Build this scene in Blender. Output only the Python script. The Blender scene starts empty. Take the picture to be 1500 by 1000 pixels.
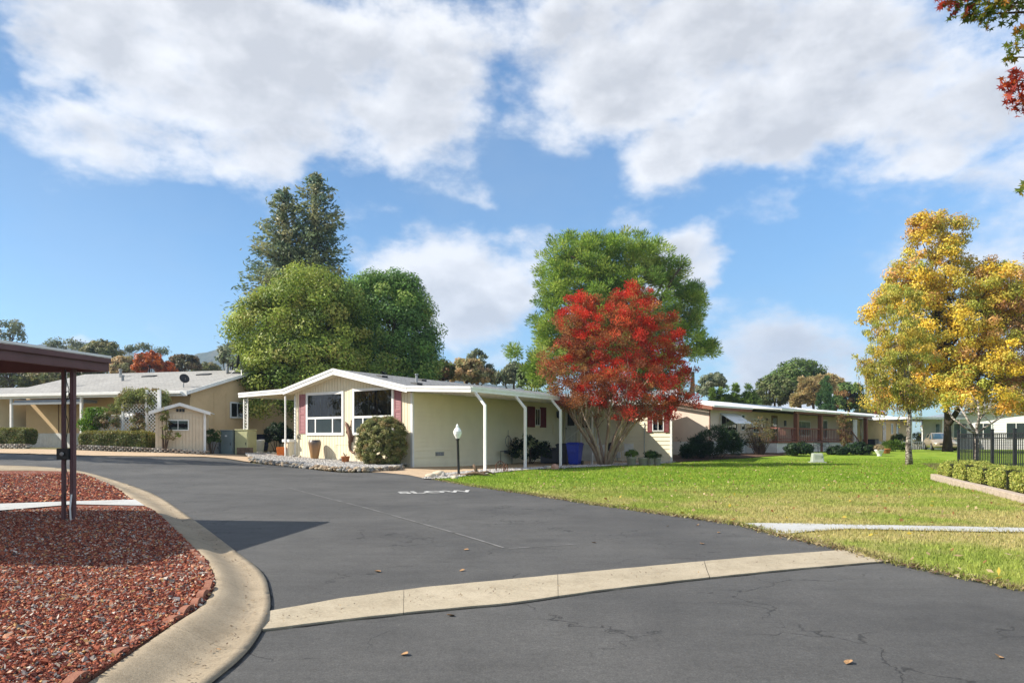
import bpy, bmesh, math, random
import numpy as np
from mathutils import Vector, Matrix
R = math.radians
random.seed(5)
rng = np.random.default_rng(11)
SC = bpy.context.scene
C = SC.collection
H, HY, F = 1.3, 642.0, 1000.0        # eye height, horizon row and focal length of the 1500 px photograph

# ------------------------------------------------------------------ terrain
def ss(t):
    t = np.clip(t, 0, 1)
    return t * t * (3 - 2 * t)

def g(x, y):
    return (0.8 * ss((-x - 4) / 20) * ss((y - 11) / 26)
            - 0.1 * ss((y - 16) / 10) * ss((x + 5) / 3) * (1 - ss((y - 36) / 8))
            + 0.3 * ss((y - 38) / 14) * ss((x - 4) / 6))

def gp(px, py):
    """ground point seen at a pixel"""
    k = (px - 750) / F
    lo = 2.0
    for i in range(4000):
        y = lo + i * 0.05
        if H + (HY - py) / F * y <= float(g(k * y, y)):
            return (k * y, y)
    return (k * 150, 150.0)

def at(px, py, Y):
    return Vector(((px - 750) / F * Y, Y, H + (HY - py) / F * Y))

def ground(x, y):
    return float(g(x, y))

# ------------------------------------------------------------------ materials
def new_mat(name):
    m = bpy.data.materials.new(name)
    m.use_nodes = True
    nt = m.node_tree
    nt.nodes.clear()
    out = nt.nodes.new('ShaderNodeOutputMaterial')
    return m, nt, out

def N(nt, t, **kw):
    n = nt.nodes.new(t)
    for k, v in kw.items():
        if k.startswith('i_'):
            n.inputs[k[2:]].default_value = v
        else:
            setattr(n, k, v)
    return n

def c4(c):
    return (c[0], c[1], c[2], 1.0)

def noise(nt, vec, scale, detail=4, rough=.6):
    n = N(nt, 'ShaderNodeTexNoise')
    n.inputs['Scale'].default_value = scale
    n.inputs['Detail'].default_value = detail
    n.inputs['Roughness'].default_value = rough
    nt.links.new(vec, n.inputs['Vector'])
    return n.outputs['Fac']

def ramp(nt, fac, stops):
    r = N(nt, 'ShaderNodeValToRGB')
    e = r.color_ramp.elements
    while len(e) < len(stops):
        e.new(0.5)
    for el, (p, c) in zip(e, stops):
        el.position = p
        el.color = c4(c) if len(c) == 3 else c
    nt.links.new(fac, r.inputs['Fac'])
    return r.outputs['Color']

def mixc(nt, fac, a, b, blend='MIX'):
    m = N(nt, 'ShaderNodeMix', data_type='RGBA', blend_type=blend)
    for sock, v in ((m.inputs[0], fac), (m.inputs[6], a), (m.inputs[7], b)):
        if hasattr(v, 'links'):
            nt.links.new(v, sock)
        elif isinstance(v, (int, float)):
            sock.default_value = v
        else:
            sock.default_value = c4(v)
    return m.outputs[2]

def math_(nt, op, a, b=None, c=None, clamp=False):
    m = N(nt, 'ShaderNodeMath', operation=op, use_clamp=clamp)
    for i, v in enumerate((a, b, c)):
        if v is None: continue
        if hasattr(v, 'links'): nt.links.new(v, m.inputs[i])
        else: m.inputs[i].default_value = v
    return m.outputs[0]

def mapr(nt, v, a, b, c=0., d=1., smooth=True):
    m = N(nt, 'ShaderNodeMapRange', interpolation_type='SMOOTHSTEP' if smooth else 'LINEAR', clamp=True)if smooth else N(nt, 'ShaderNodeMapRange', clamp=True)
    nt.links.new(v, m.inputs[0])
    for i, q in enumerate((a, b, c, d)):
        m.inputs[i + 1].default_value = q
    return m.outputs[0]

def pos(nt):
    return N(nt, 'ShaderNodeNewGeometry').outputs['Position']

def objco(nt):
    return N(nt, 'ShaderNodeTexCoord').outputs['Object']

def bsdf(nt, out, col, rough=.8, spec=.3, metal=0., bumpfac=None, bump=.0, bdist=.02, **kw):
    b = N(nt, 'ShaderNodeBsdfPrincipled')
    if hasattr(col, 'links'): nt.links.new(col, b.inputs['Base Color'])
    else: b.inputs['Base Color'].default_value = c4(col)
    if hasattr(rough, 'links'): nt.links.new(rough, b.inputs['Roughness'])
    else: b.inputs['Roughness'].default_value = rough
    b.inputs['Specular IOR Level'].default_value = spec
    b.inputs['Metallic'].default_value = metal
    for k, v in kw.items():
        b.inputs[k].default_value = v
    if bumpfac is not None:
        bp = N(nt, 'ShaderNodeBump')
        bp.inputs['Strength'].default_value = bump
        bp.inputs['Distance'].default_value = bdist
        nt.links.new(bumpfac, bp.inputs['Height'])
        nt.links.new(bp.outputs[0], b.inputs['Normal'])
    nt.links.new(b.outputs[0], out.inputs['Surface'])
    return b

MATS = {}
def pm(name, c1, c2=None, scale=3., rough=.75, spec=.3, metal=0., bump=.15, bscale=30., bdist=.01, stretch=None):
    """painted or plain surface: colour worn by noise, light bump"""
    if name in MATS: return MATS[name]
    m, nt, out = new_mat(name)
    v = objco(nt)
    if stretch:
        mp = N(nt, 'ShaderNodeMapping')
        mp.inputs['Scale'].default_value = stretch
        nt.links.new(v, mp.inputs['Vector']); v = mp.outputs[0]
    if c2 is None:
        c2 = tuple(x * .8 for x in c1)
    f = noise(nt, v, scale, 6, .65)
    col = ramp(nt, f, [(.3, c2), (.62, c1)])
    bf = noise(nt, v, bscale, 3, .6) if bump else None
    bsdf(nt, out, col, rough, spec, metal, bf, bump, bdist)
    MATS[name] = m
    return m

def leaf_mat(name, trans=.38, rough=.5, spec=.25):
    if name in MATS: return MATS[name]
    m, nt, out = new_mat(name)
    a = N(nt, 'ShaderNodeAttribute', attribute_name='col')
    b = N(nt, 'ShaderNodeBsdfPrincipled')
    b.inputs['Roughness'].default_value = rough
    b.inputs['Specular IOR Level'].default_value = spec
    nt.links.new(a.outputs['Color'], b.inputs['Base Color'])
    t = N(nt, 'ShaderNodeBsdfTranslucent')
    nt.links.new(a.outputs['Color'], t.inputs['Color'])
    mx = N(nt, 'ShaderNodeMixShader')
    mx.inputs[0].default_value = trans
    nt.links.new(b.outputs[0], mx.inputs[1]); nt.links.new(t.outputs[0], mx.inputs[2])
    nt.links.new(mx.outputs[0], out.inputs['Surface'])
    MATS[name] = m
    return m

def attr_mat(name, rough=.9, spec=.15):
    if name in MATS: return MATS[name]
    m, nt, out = new_mat(name)
    a = N(nt, 'ShaderNodeAttribute', attribute_name='col')
    bsdf(nt, out, a.outputs['Color'], rough, spec)
    MATS[name] = m
    return m

# ------------------------------------------------------------------ objects
def tag(o, label=None, cat=None, group=None, kind=None):
    if label: o['label'] = label
    if cat: o['category'] = cat
    if group: o['group'] = group
    if kind: o['kind'] = kind
    return o

def thing(name, label, cat, loc=(0, 0, 0), rz=0., group=None):
    o = bpy.data.objects.new(name, None)
    o.empty_display_size = .2
    C.objects.link(o)
    o.location = loc
    o.rotation_euler = (0, 0, rz)
    return tag(o, label, cat, group)

def link(name, me, mat, parent=None):
    o = bpy.data.objects.new(name, me)
    C.objects.link(o)
    if mat is not None and not me.materials: me.materials.append(mat)
    if parent is not None: o.parent = parent
    return o

def kids(o):
    return [c for c in C.objects if c.parent == o]

def copy_tree(o, parent=None):
    c = o.copy(); C.objects.link(c)
    if parent is not None: c.parent = parent
    for ch in [k for k in C.objects if k.parent == o and k != c]:
        copy_tree(ch, c)
    return c

class MB:
    def __init__(s):
        s.v = []; s.f = []
    def add(s, vs, fs):
        b = len(s.v)
        s.v += [tuple(v) for v in vs]
        s.f += [tuple(i + b for i in f) for f in fs]
        return s
    def box(s, x0, x1, y0, y1, z0, z1):
        vs = [(x, y, z) for z in (z0, z1) for y in (y0, y1) for x in (x0, x1)]
        return s.add(vs, [(0, 2, 3, 1), (4, 5, 7, 6), (0, 1, 5, 4), (2, 6, 7, 3), (0, 4, 6, 2), (1, 3, 7, 5)])
    def quad(s, *p):
        return s.add(p, [tuple(range(len(p)))])
    def prism(s, poly, d):
        """poly: 3d points, extruded by vector d"""
        n = len(poly); d = Vector(d)
        vs = [Vector(p) for p in poly]; vs += [p + d for p in vs]
        fs = [tuple(range(n))[::-1], tuple(range(n, 2 * n))]
        fs += [(i, (i + 1) % n, n + (i + 1) % n, n + i) for i in range(n)]
        return s.add(vs, fs)
    def beam(s, p, q, w, h, up=(0, 0, 1)):
        p, q = Vector(p), Vector(q)
        d = (q - p).normalized(); u = Vector(up)
        if abs(d.dot(u)) > .98: u = Vector((0, 1, 0))
        a = d.cross(u).normalized() * w / 2
        b = a.cross(d).normalized() * h / 2
        vs = [e + i * a + j * b for e in (p, q) for i, j in ((-1, -1), (1, -1), (1, 1), (-1, 1))]
        return s.add(vs, [(0, 3, 2, 1), (4, 5, 6, 7), (0, 1, 5, 4), (1, 2, 6, 5), (2, 3, 7, 6), (3, 0, 4, 7)])
    def tube(s, pts, rad, n=7, cap=True):
        pts = [Vector(p) for p in pts]
        if not hasattr(rad, '__len__'): rad = [rad] * len(pts)
        vs = []; a = None
        for i, p in enumerate(pts):
            d = (pts[min(i + 1, len(pts) - 1)] - pts[max(i - 1, 0)])
            d = d.normalized() if d.length > 1e-9 else Vector((0, 0, 1))
            if a is None:
                a = d.orthogonal().normalized()
            a = (a - d * a.dot(d))
            a = a.normalized() if a.length > 1e-6 else d.orthogonal().normalized()
            b = d.cross(a)
            for k in range(n):
                t = 2 * math.pi * k / n
                vs.append(p + (a * math.cos(t) + b * math.sin(t)) * rad[i])
        m = len(pts)
        fs = [(i * n + k, i * n + (k + 1) % n, (i + 1) * n + (k + 1) % n, (i + 1) * n + k) for i in range(m - 1) for k in range(n)]
        if cap: fs += [tuple(range(n))[::-1], tuple((m - 1) * n + k for k in range(n))]
        return s.add(vs, fs)
    def lathe(s, prof, n=20, c=(0, 0, 0)):
        vs = []
        for r, z in prof:
            vs += [(c[0] + r * math.cos(2 * math.pi * k / n), c[1] + r * math.sin(2 * math.pi * k / n), c[2] + z) for k in range(n)]
        m = len(prof)
        fs = [(i * n + k, i * n + (k + 1) % n, (i + 1) * n + (k + 1) % n, (i + 1) * n + k) for i in range(m - 1) for k in range(n)]
        fs += [tuple(range(n))[::-1], tuple((m - 1) * n + k for k in range(n))]
        return s.add(vs, fs)
    def rock(s, c, r, seed, flat=.7):
        rr = random.Random(seed)
        bm = bmesh.new(); bmesh.ops.create_icosphere(bm, subdivisions=2, radius=1)
        ph = [rr.uniform(0, 6) for _ in range(6)]
        vs = []
        for v in bm.verts:
            p = v.co
            k = 1 + .16 * math.sin(3 * p.x + ph[0]) + .14 * math.sin(4 * p.y + ph[1]) + .12 * math.sin(5 * p.z + ph[2]) + rr.uniform(-.06, .06)
            vs.append((c[0] + p.x * r * k * (1 + .3 * math.sin(ph[3])), c[1] + p.y * r * k, c[2] + p.z * r * k * flat))
        fs = [tuple(v.index for v in f.verts) for f in bm.faces]
        bm.free()
        return s.add(vs, fs)
    def mesh(s, name, smooth=False):
        me = bpy.data.meshes.new(name)
        me.from_pydata(s.v, [], s.f)
        me.update()
        if smooth:
            me.polygons.foreach_set('use_smooth', [True] * len(me.polygons))
        return me
    def build(s, name, mat, parent=None, smooth=False, bevel=0.):
        o = link(name, s.mesh(name, smooth), mat, parent)
        if bevel:
            b = o.modifiers.new('bevel', 'BEVEL'); b.width = bevel; b.segments = 2; b.limit_method = 'ANGLE'
        return o

def np_mesh(name, co, k, col=None, smooth=False):
    """faces of k vertices each; co (n*k,3); col (n,3) one colour a face"""
    n = len(co) // k
    me = bpy.data.meshes.new(name)
    me.vertices.add(len(co)); me.vertices.foreach_set('co', np.ascontiguousarray(co, dtype=np.float32).ravel())
    me.loops.add(n * k); me.loops.foreach_set('vertex_index', np.arange(n * k, dtype=np.int32))
    me.polygons.add(n); me.polygons.foreach_set('loop_start', np.arange(n, dtype=np.int32) * k)
    me.update(calc_edges=True)
    if col is not None:
        a = me.attributes.new('col', 'FLOAT_COLOR', 'FACE')
        c = np.ones((n, 4), dtype=np.float32); c[:, :3] = col
        a.data.foreach_set('color', c.ravel())
    return me

def drape(name, outline, off, mat, step=1.0, kind='structure', fn=None):
    bm = bmesh.new()
    vs = [bm.verts.new((x, y, 0)) for x, y in outline]
    f = bm.faces.new(vs)
    bmesh.ops.triangulate(bm, faces=[f])
    xs = [p[0] for p in outline]; ys = [p[1] for p in outline]
    for ax, lo, hi in ((0, min(xs), max(xs)), (1, min(ys), max(ys))):
        k = math.ceil(lo / step)
        while k * step < hi:
            co = [0, 0, 0]; no = [0, 0, 0]; co[ax] = k * step; no[ax] = 1
            bmesh.ops.bisect_plane(bm, geom=bm.verts[:] + bm.edges[:] + bm.faces[:], plane_co=co, plane_no=no, dist=1e-5)
            k += 1
    for v in bm.verts:
        v.co.z = ground(v.co.x, v.co.y) + (fn(v.co.x, v.co.y) if fn else off)
    bmesh.ops.recalc_face_normals(bm, faces=bm.faces[:])
    for f in bm.faces:
        if f.normal.z < 0: f.normal_flip()
    me = bpy.data.meshes.new(name); bm.to_mesh(me); bm.free()
    o = link(name, me, mat)
    if kind: o['kind'] = kind
    return o

def inside(px, py, poly):
    """vectorised point in polygon"""
    px = np.asarray(px); py = np.asarray(py)
    r = np.zeros(px.shape, bool)
    n = len(poly)
    for i in range(n):
        x0, y0 = poly[i]; x1, y1 = poly[(i + 1) % n]
        c = ((y0 > py) != (y1 > py)) & (px < (x1 - x0) * (py - y0) / (y1 - y0 + 1e-12) + x0)
        r ^= c
    return r

def spline(pts, n=8):
    """Catmull-Rom through 2d/3d points"""
    P = [np.array(p, float) for p in pts]
    P = [2 * P[0] - P[1]] + P + [2 * P[-1] - P[-2]]
    out = []
    for i in range(1, len(P) - 2):
        a, b, c, d = P[i - 1:i + 3]
        for k in range(n):
            t = k / n
            out.append(.5 * (2 * b + (c - a) * t + (2 * a - 5 * b + 4 * c - d) * t * t + (3 * b - a - 3 * c + d) * t ** 3))
    out.append(P[-2])
    return out

# ------------------------------------------------------------------ foliage
def unit(a):
    return a / (np.linalg.norm(a, axis=-1, keepdims=True) + 1e-9)

def rdir(n, r):
    return unit(r.normal(size=(n, 3)))

def leaves(P, Nn, L, W, col, D=None, r=rng):
    n = len(P)
    if D is None:
        D = rdir(n, r)
    T = unit(D - Nn * np.sum(D * Nn, axis=1, keepdims=True))
    B = np.cross(Nn, T)
    L = np.broadcast_to(np.asarray(L, float), (n,))[:, None]; W = np.broadcast_to(np.asarray(W, float), (n,))[:, None]
    co = np.stack([P - T * L * .5, P + B * W * .5 + T * L * .05, P + T * L * .5, P - B * W * .5 + T * L * .05], 1).reshape(-1, 3)
    return co, col

STAR = [(0, -.5)] + [(.5 * rr * math.sin(a), .5 * rr * -math.cos(a)) for a, rr in
        [(R(52), .35), (R(75), .95), (R(100), .36), (R(128), 1.05), (R(155), .4), (R(180), 1.2), (R(205), .4), (R(232), 1.05), (R(260), .36), (R(285), .95), (R(308), .35)]]
def star_leaves(P, Nn, S, col, r):
    n = len(P); T = unit(np.cross(Nn, rdir(n, r))); T[:, 2] -= .6
    T = unit(T - Nn * np.sum(T * Nn, axis=1, keepdims=True)); B = np.cross(Nn, T)
    S = np.broadcast_to(np.asarray(S, float), (n,))[:, None]
    pts = [P + B * S * sx + T * S * sy - Nn * S * (sx * sx) * .5 for sx, sy in STAR]
    return np.stack(pts, 1).reshape(-1, 3), col

def pick(pal, n, r):
    w = np.array([p[1] for p in pal], float); w /= w.sum()
    return np.array([p[0] for p in pal], float)[r.choice(len(pal), n, p=w)]

def crown(blobs, ncl, cr, nl, r, shell=.72, inner=.18, up=.25, low=-.55, flat=.75):
    """clump centres over a union of ellipsoids (cx,cy,cz,rx,ry,rz); returns leaf points, normals, clump ids, clump centres, outward dirs"""
    bl = np.array(blobs, float)
    w = (bl[:, 3] * bl[:, 5]); w /= w.sum()
    cen = []; outd = []
    guard = 0
    while len(cen) < ncl and guard < ncl * 30:
        guard += 1
        b = bl[r.choice(len(bl), p=w)]
        d = rdir(1, r)[0]
        if d[2] < low: continue
        q = r.uniform(shell, 1.) if r.random() > inner else r.uniform(.25, shell)
        c = b[:3] + d * b[3:] * q
        e = (c - bl[:, :3]) / bl[:, 3:]
        k = np.sqrt((e * e).sum(1))
        if (k < .6).any() and r.random() > inner: continue
        cen.append(c); outd.append(d)
    cen = np.array(cen); outd = np.array(outd)
    n = len(cen)
    crs = cr * r.uniform(.65, 1.3, n)
    idx = np.repeat(np.arange(n), (nl * (crs / cr) ** 2 * r.uniform(.7, 1.3, n)).astype(int) + 1)
    m = len(idx)
    od = rdir(m, r)
    rad = r.random(m) ** .45
    P = cen[idx] + od * (crs[idx] * rad)[:, None] * np.array([1, 1, flat])
    Nn = unit(od * .75 + outd[idx] * .45 + r.normal(size=(m, 3)) * .45 + np.array([0, 0, up]))
    return P, Nn, idx, cen, outd

def foliage(name, parent, blobs, ncl, cr, nl, L, W, pal, seed, mat='leaf', palf=None, jit=.25, needle=False, droop=0., **kw):
    r = np.random.default_rng(seed)
    P, Nn, idx, cen, outd = crown(blobs, ncl, cr, nl, r, **kw)
    cc = pick(pal, len(cen), r) if palf is None else palf(cen, outd, r)
    cc = cc * r.uniform(.82, 1.18, (len(cen), 1))
    col = cc[idx] * r.uniform(1 - jit, 1 + jit, (len(P), 1)) * r.uniform(.92, 1.08, (len(P), 3))
    D = None
    if needle:
        D = unit((P - cen[idx]) + outd[idx] * cr * .35 + np.array([0, 0, cr * .3]))
        Nn = unit(np.cross(D, rdir(len(P), r)))
    elif droop:
        D = unit(r.normal(size=P.shape) * .5 + np.array([0, 0, -droop]))
        Nn = unit(np.cross(D, rdir(len(P), r)))
    Ls = L * r.uniform(.7, 1.3, len(P)); Ws = W * r.uniform(.7, 1.3, len(P))
    co, col = leaves(P, Nn, Ls, Ws, col, D, r)
    me = np_mesh(name, co, 4, np.clip(col, 0, 1))
    o = link(name, me, leaf_mat(mat), parent)
    return o, cen

def limbs(mb, base, top, r0, cen, n, seed, r1=.03, sag=.15, start=.35, sides=6):
    """limbs from points up the trunk (base..top) to crown clumps"""
    rr = random.Random(seed)
    base, top = Vector(base), Vector(top)
    ids = list(range(len(cen))); rr.shuffle(ids)
    for i in ids[:n]:
        q = Vector(cen[i])
        t = rr.uniform(start, 1)
        p = base.lerp(top, t)
        ra = r0 * (1 - .75 * t) * .62
        d = q - p
        m1 = p + d * .35 + Vector((0, 0, d.length * sag)) + Vector((rr.uniform(-1, 1), rr.uniform(-1, 1), rr.uniform(-1, 1))) * d.length * .07
        m2 = p + d * .7 + Vector((0, 0, d.length * sag * .7)) + Vector((rr.uniform(-1, 1), rr.uniform(-1, 1), rr.uniform(-1, 1))) * d.length * .07
        mb.tube([p, m1, m2, q], [ra, ra * .7, ra * .42, r1], sides)

BARK = lambda: pm('bark', (.12, .085, .06), (.05, .036, .027), 6., .95, .1, bump=.8, bscale=14., bdist=.04, stretch=(1, 1, .25))

def B(px, py, rx, rz, Y, base, dy=0., ry=None):
    """ellipsoid of a crown given where it is seen; relative to the tree's base"""
    k = (Y + dy) / F
    c = at(px, py, Y + dy) - Vector(base)
    return (c.x, c.y, c.z, rx * k, (ry if ry else (rx + rz) * .5) * k, rz * k)
# ------------------------------------------------------------------ camera, sun, sky
cam = bpy.data.cameras.new('camera'); cam.lens = 24; cam.sensor_width = 36; cam.clip_end = 9000
cam.shift_y = (HY - 500) / 1500
co_ = bpy.data.objects.new('camera', cam); C.objects.link(co_)
co_.location = (0, 0, H); co_.rotation_euler = (R(90), 0, 0)
SC.camera = co_
SUN_A, SUN_E = R(-5), R(38)                      # sun stands to the left, a little on the camera's side
sd = Vector((-math.cos(SUN_A) * math.cos(SUN_E), math.sin(SUN_A) * math.cos(SUN_E), math.sin(SUN_E)))
sl = bpy.data.lights.new('sun', 'SUN'); sl.energy = 5.0; sl.angle = R(.5); sl.color = (1, .93, .82)
so = bpy.data.objects.new('sun', sl); C.objects.link(so)
so.rotation_euler = sd.to_track_quat('Z', 'Y').to_euler()
so.location = (-30, 5, 40)

W = bpy.data.worlds.new('World'); SC.world = W; W.use_nodes = True
nt = W.node_tree; nt.nodes.clear()
wo = N(nt, 'ShaderNodeOutputWorld'); bg = N(nt, 'ShaderNodeBackground'); bg.inputs['Strength'].default_value = .1
sky = N(nt, 'ShaderNodeTexSky', sky_type='NISHITA', sun_disc=False, sun_elevation=SUN_E, sun_rotation=math.atan2(-sd.x, sd.y))
sky.altitude = 200; sky.air_density = 1.0; sky.dust_density = .6; sky.ozone_density = 2.0
dirv = N(nt, 'ShaderNodeTexCoord').outputs['Generated']
sep = N(nt, 'ShaderNodeSeparateXYZ'); nt.links.new(dirv, sep.inputs[0])
az = math_(nt, 'ARCTAN2', sep.outputs[0], sep.outputs[1])
el = math_(nt, 'ARCSINE', sep.outputs[2])
cmb = N(nt, 'ShaderNodeCombineXYZ'); nt.links.new(az, cmb.inputs[0]); nt.links.new(el, cmb.inputs[1])
sc2 = N(nt, 'ShaderNodeVectorMath', operation='MULTIPLY'); nt.links.new(cmb.outputs[0], sc2.inputs[0]); sc2.inputs[1].default_value = (1, 1.7, 1)
def cn(scale, detail, seed, rough=.6):
    n = N(nt, 'ShaderNodeTexNoise', noise_dimensions='3D'); n.inputs['Scale'].default_value = scale; n.inputs['Detail'].default_value = detail
    n.inputs['Roughness'].default_value = rough
    ad = N(nt, 'ShaderNodeVectorMath', operation='ADD'); nt.links.new(sc2.outputs[0], ad.inputs[0]); ad.inputs[1].default_value = (0, 0, seed)
    nt.links.new(ad.outputs[0], n.inputs['Vector'])
    return n
wn = cn(4.5, 5, 3.1)
wsub = N(nt, 'ShaderNodeVectorMath', operation='SUBTRACT'); nt.links.new(wn.outputs['Color'], wsub.inputs[0]); wsub.inputs[1].default_value = (.5, .5, .5)
wmul = N(nt, 'ShaderNodeVectorMath', operation='MULTIPLY'); nt.links.new(wsub.outputs[0], wmul.inputs[0]); wmul.inputs[1].default_value = (.20, .12, 0)
wv = N(nt, 'ShaderNodeVectorMath', operation='ADD'); nt.links.new(cmb.outputs[0], wv.inputs[0]); nt.links.new(wmul.outputs[0], wv.inputs[1])
def cdir(px, py):
    a = math.atan((px - 750) / F)
    return a, math.atan((HY - py) / F * math.cos(a))
# cumulus banks: azimuth and elevation of each, its half sizes (in 1/1000 rad) and weight
CLOUDS = [(300, 60, 330, 120, 1.), (520, 120, 230, 120, 1.), (170, 190, 220, 70, .75), (380, 215, 120, 60, .8), (60, 60, 90, 60, .8), (650, 215, 90, 70, .45), (690, 265, 60, 35, .5), (90, 250, 60, 45, .3),
          (960, 80, 240, 120, 1.), (1180, 110, 300, 130, 1.), (1070, 210, 190, 70, 1.), (1400, 170, 200, 90, .9), (1480, 260, 120, 60, .6), (800, 130, 120, 60, .55), (700, 40, 120, 50, .5), (700, 480, 120, 80, .6), (1230, 490, 80, 60, .55), (1300, 30, 160, 60, .6),
          (650, 420, 170, 100, .95), (760, 360, 110, 50, .6), (1010, 395, 90, 60, .85), (560, 370, 80, 40, .6), (560, 310, 70, 40, .35), (1150, 530, 150, 90, .95), (1050, 470, 90, 60, .5), (900, 310, 60, 30, .35),
          (1090, 310, 60, 40, .35), (1360, 270, 60, 30, .3), (120, 490, 62, 24, .75), (1250, 470, 60, 40, .4), (680, 560, 200, 60, .5)]
for i_ in range(60):                               # unseen clouds behind and above the camera, added to raise ambient light
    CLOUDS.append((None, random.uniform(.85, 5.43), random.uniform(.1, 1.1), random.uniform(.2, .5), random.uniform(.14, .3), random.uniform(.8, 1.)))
den = None
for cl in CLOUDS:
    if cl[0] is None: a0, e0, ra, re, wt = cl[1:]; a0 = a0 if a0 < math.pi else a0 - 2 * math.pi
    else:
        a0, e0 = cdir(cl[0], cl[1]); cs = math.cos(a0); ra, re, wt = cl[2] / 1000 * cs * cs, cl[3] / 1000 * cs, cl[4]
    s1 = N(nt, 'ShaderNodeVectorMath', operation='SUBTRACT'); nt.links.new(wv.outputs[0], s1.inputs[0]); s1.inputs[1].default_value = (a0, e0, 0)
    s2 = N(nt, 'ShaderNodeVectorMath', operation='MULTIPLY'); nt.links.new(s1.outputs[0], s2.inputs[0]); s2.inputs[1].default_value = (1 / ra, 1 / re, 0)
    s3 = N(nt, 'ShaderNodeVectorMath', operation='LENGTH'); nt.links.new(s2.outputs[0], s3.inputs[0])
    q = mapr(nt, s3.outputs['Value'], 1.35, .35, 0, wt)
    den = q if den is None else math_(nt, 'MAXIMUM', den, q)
f1 = cn(7., 9, 1.7, .62).outputs['Fac']
f2 = cn(2.6, 4, 9.2).outputs['Fac']
d1 = math_(nt, 'ADD', den, math_(nt, 'MULTIPLY', math_(nt, 'SUBTRACT', f1, .5), 1.9))
alpha = mapr(nt, d1, .24, .92)
alpha = math_(nt, 'MULTIPLY', alpha, .93)
# shading of the cloud: thick middles greyer, edges and tops white
f3 = cn(5., 6, 5.5).outputs['Fac']
thick = mapr(nt, math_(nt, 'ADD', d1, math_(nt, 'MULTIPLY', math_(nt, 'SUBTRACT', f3, .5), 1.4)), .55, 1.25)
f4 = N(nt, 'ShaderNodeTexNoise'); f4.inputs['Scale'].default_value = 7.; f4.inputs['Detail'].default_value = 5; f4.inputs['Roughness'].default_value = .55
ad4 = N(nt, 'ShaderNodeVectorMath', operation='ADD'); nt.links.new(sc2.outputs[0], ad4.inputs[0]); ad4.inputs[1].default_value = (-.022, .03, 1.7); nt.links.new(ad4.outputs[0], f4.inputs['Vector'])
f5 = cn(7., 5, 1.7, .55).outputs['Fac']
rel = math_(nt, 'MULTIPLY', math_(nt, 'SUBTRACT', f5, f4.outputs['Fac']), 3.2)      # sides toward the sun are brighter
thick = math_(nt, 'SUBTRACT', thick, rel, clamp=True)
ccol = mixc(nt, thick, (5.7, 5.7, 5.75), (3.7, 3.75, 3.9))
# thin veil
veil = math_(nt, 'MULTIPLY', mapr(nt, f2, .42, .7), .16)
tint = mixc(nt, 1., sky.outputs[0], (.58, .85, .99), 'MULTIPLY')
skyc = mixc(nt, veil, tint, (2.5, 3.1, 3.75))
fin = mixc(nt, alpha, skyc, ccol)
nt.links.new(fin, bg.inputs['Color']); nt.links.new(bg.outputs[0], wo.inputs[0])
SC.view_settings.view_transform = 'Standard'; SC.view_settings.look = 'None'
SC.view_settings.exposure = .9; SC.view_settings.gamma = 1
SC.cycles.use_denoising = True
SC.cycles.max_bounces = 6; SC.cycles.transparent_max_bounces = 8
SC.cycles.caustics_reflective = False; SC.cycles.caustics_refractive = False

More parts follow.
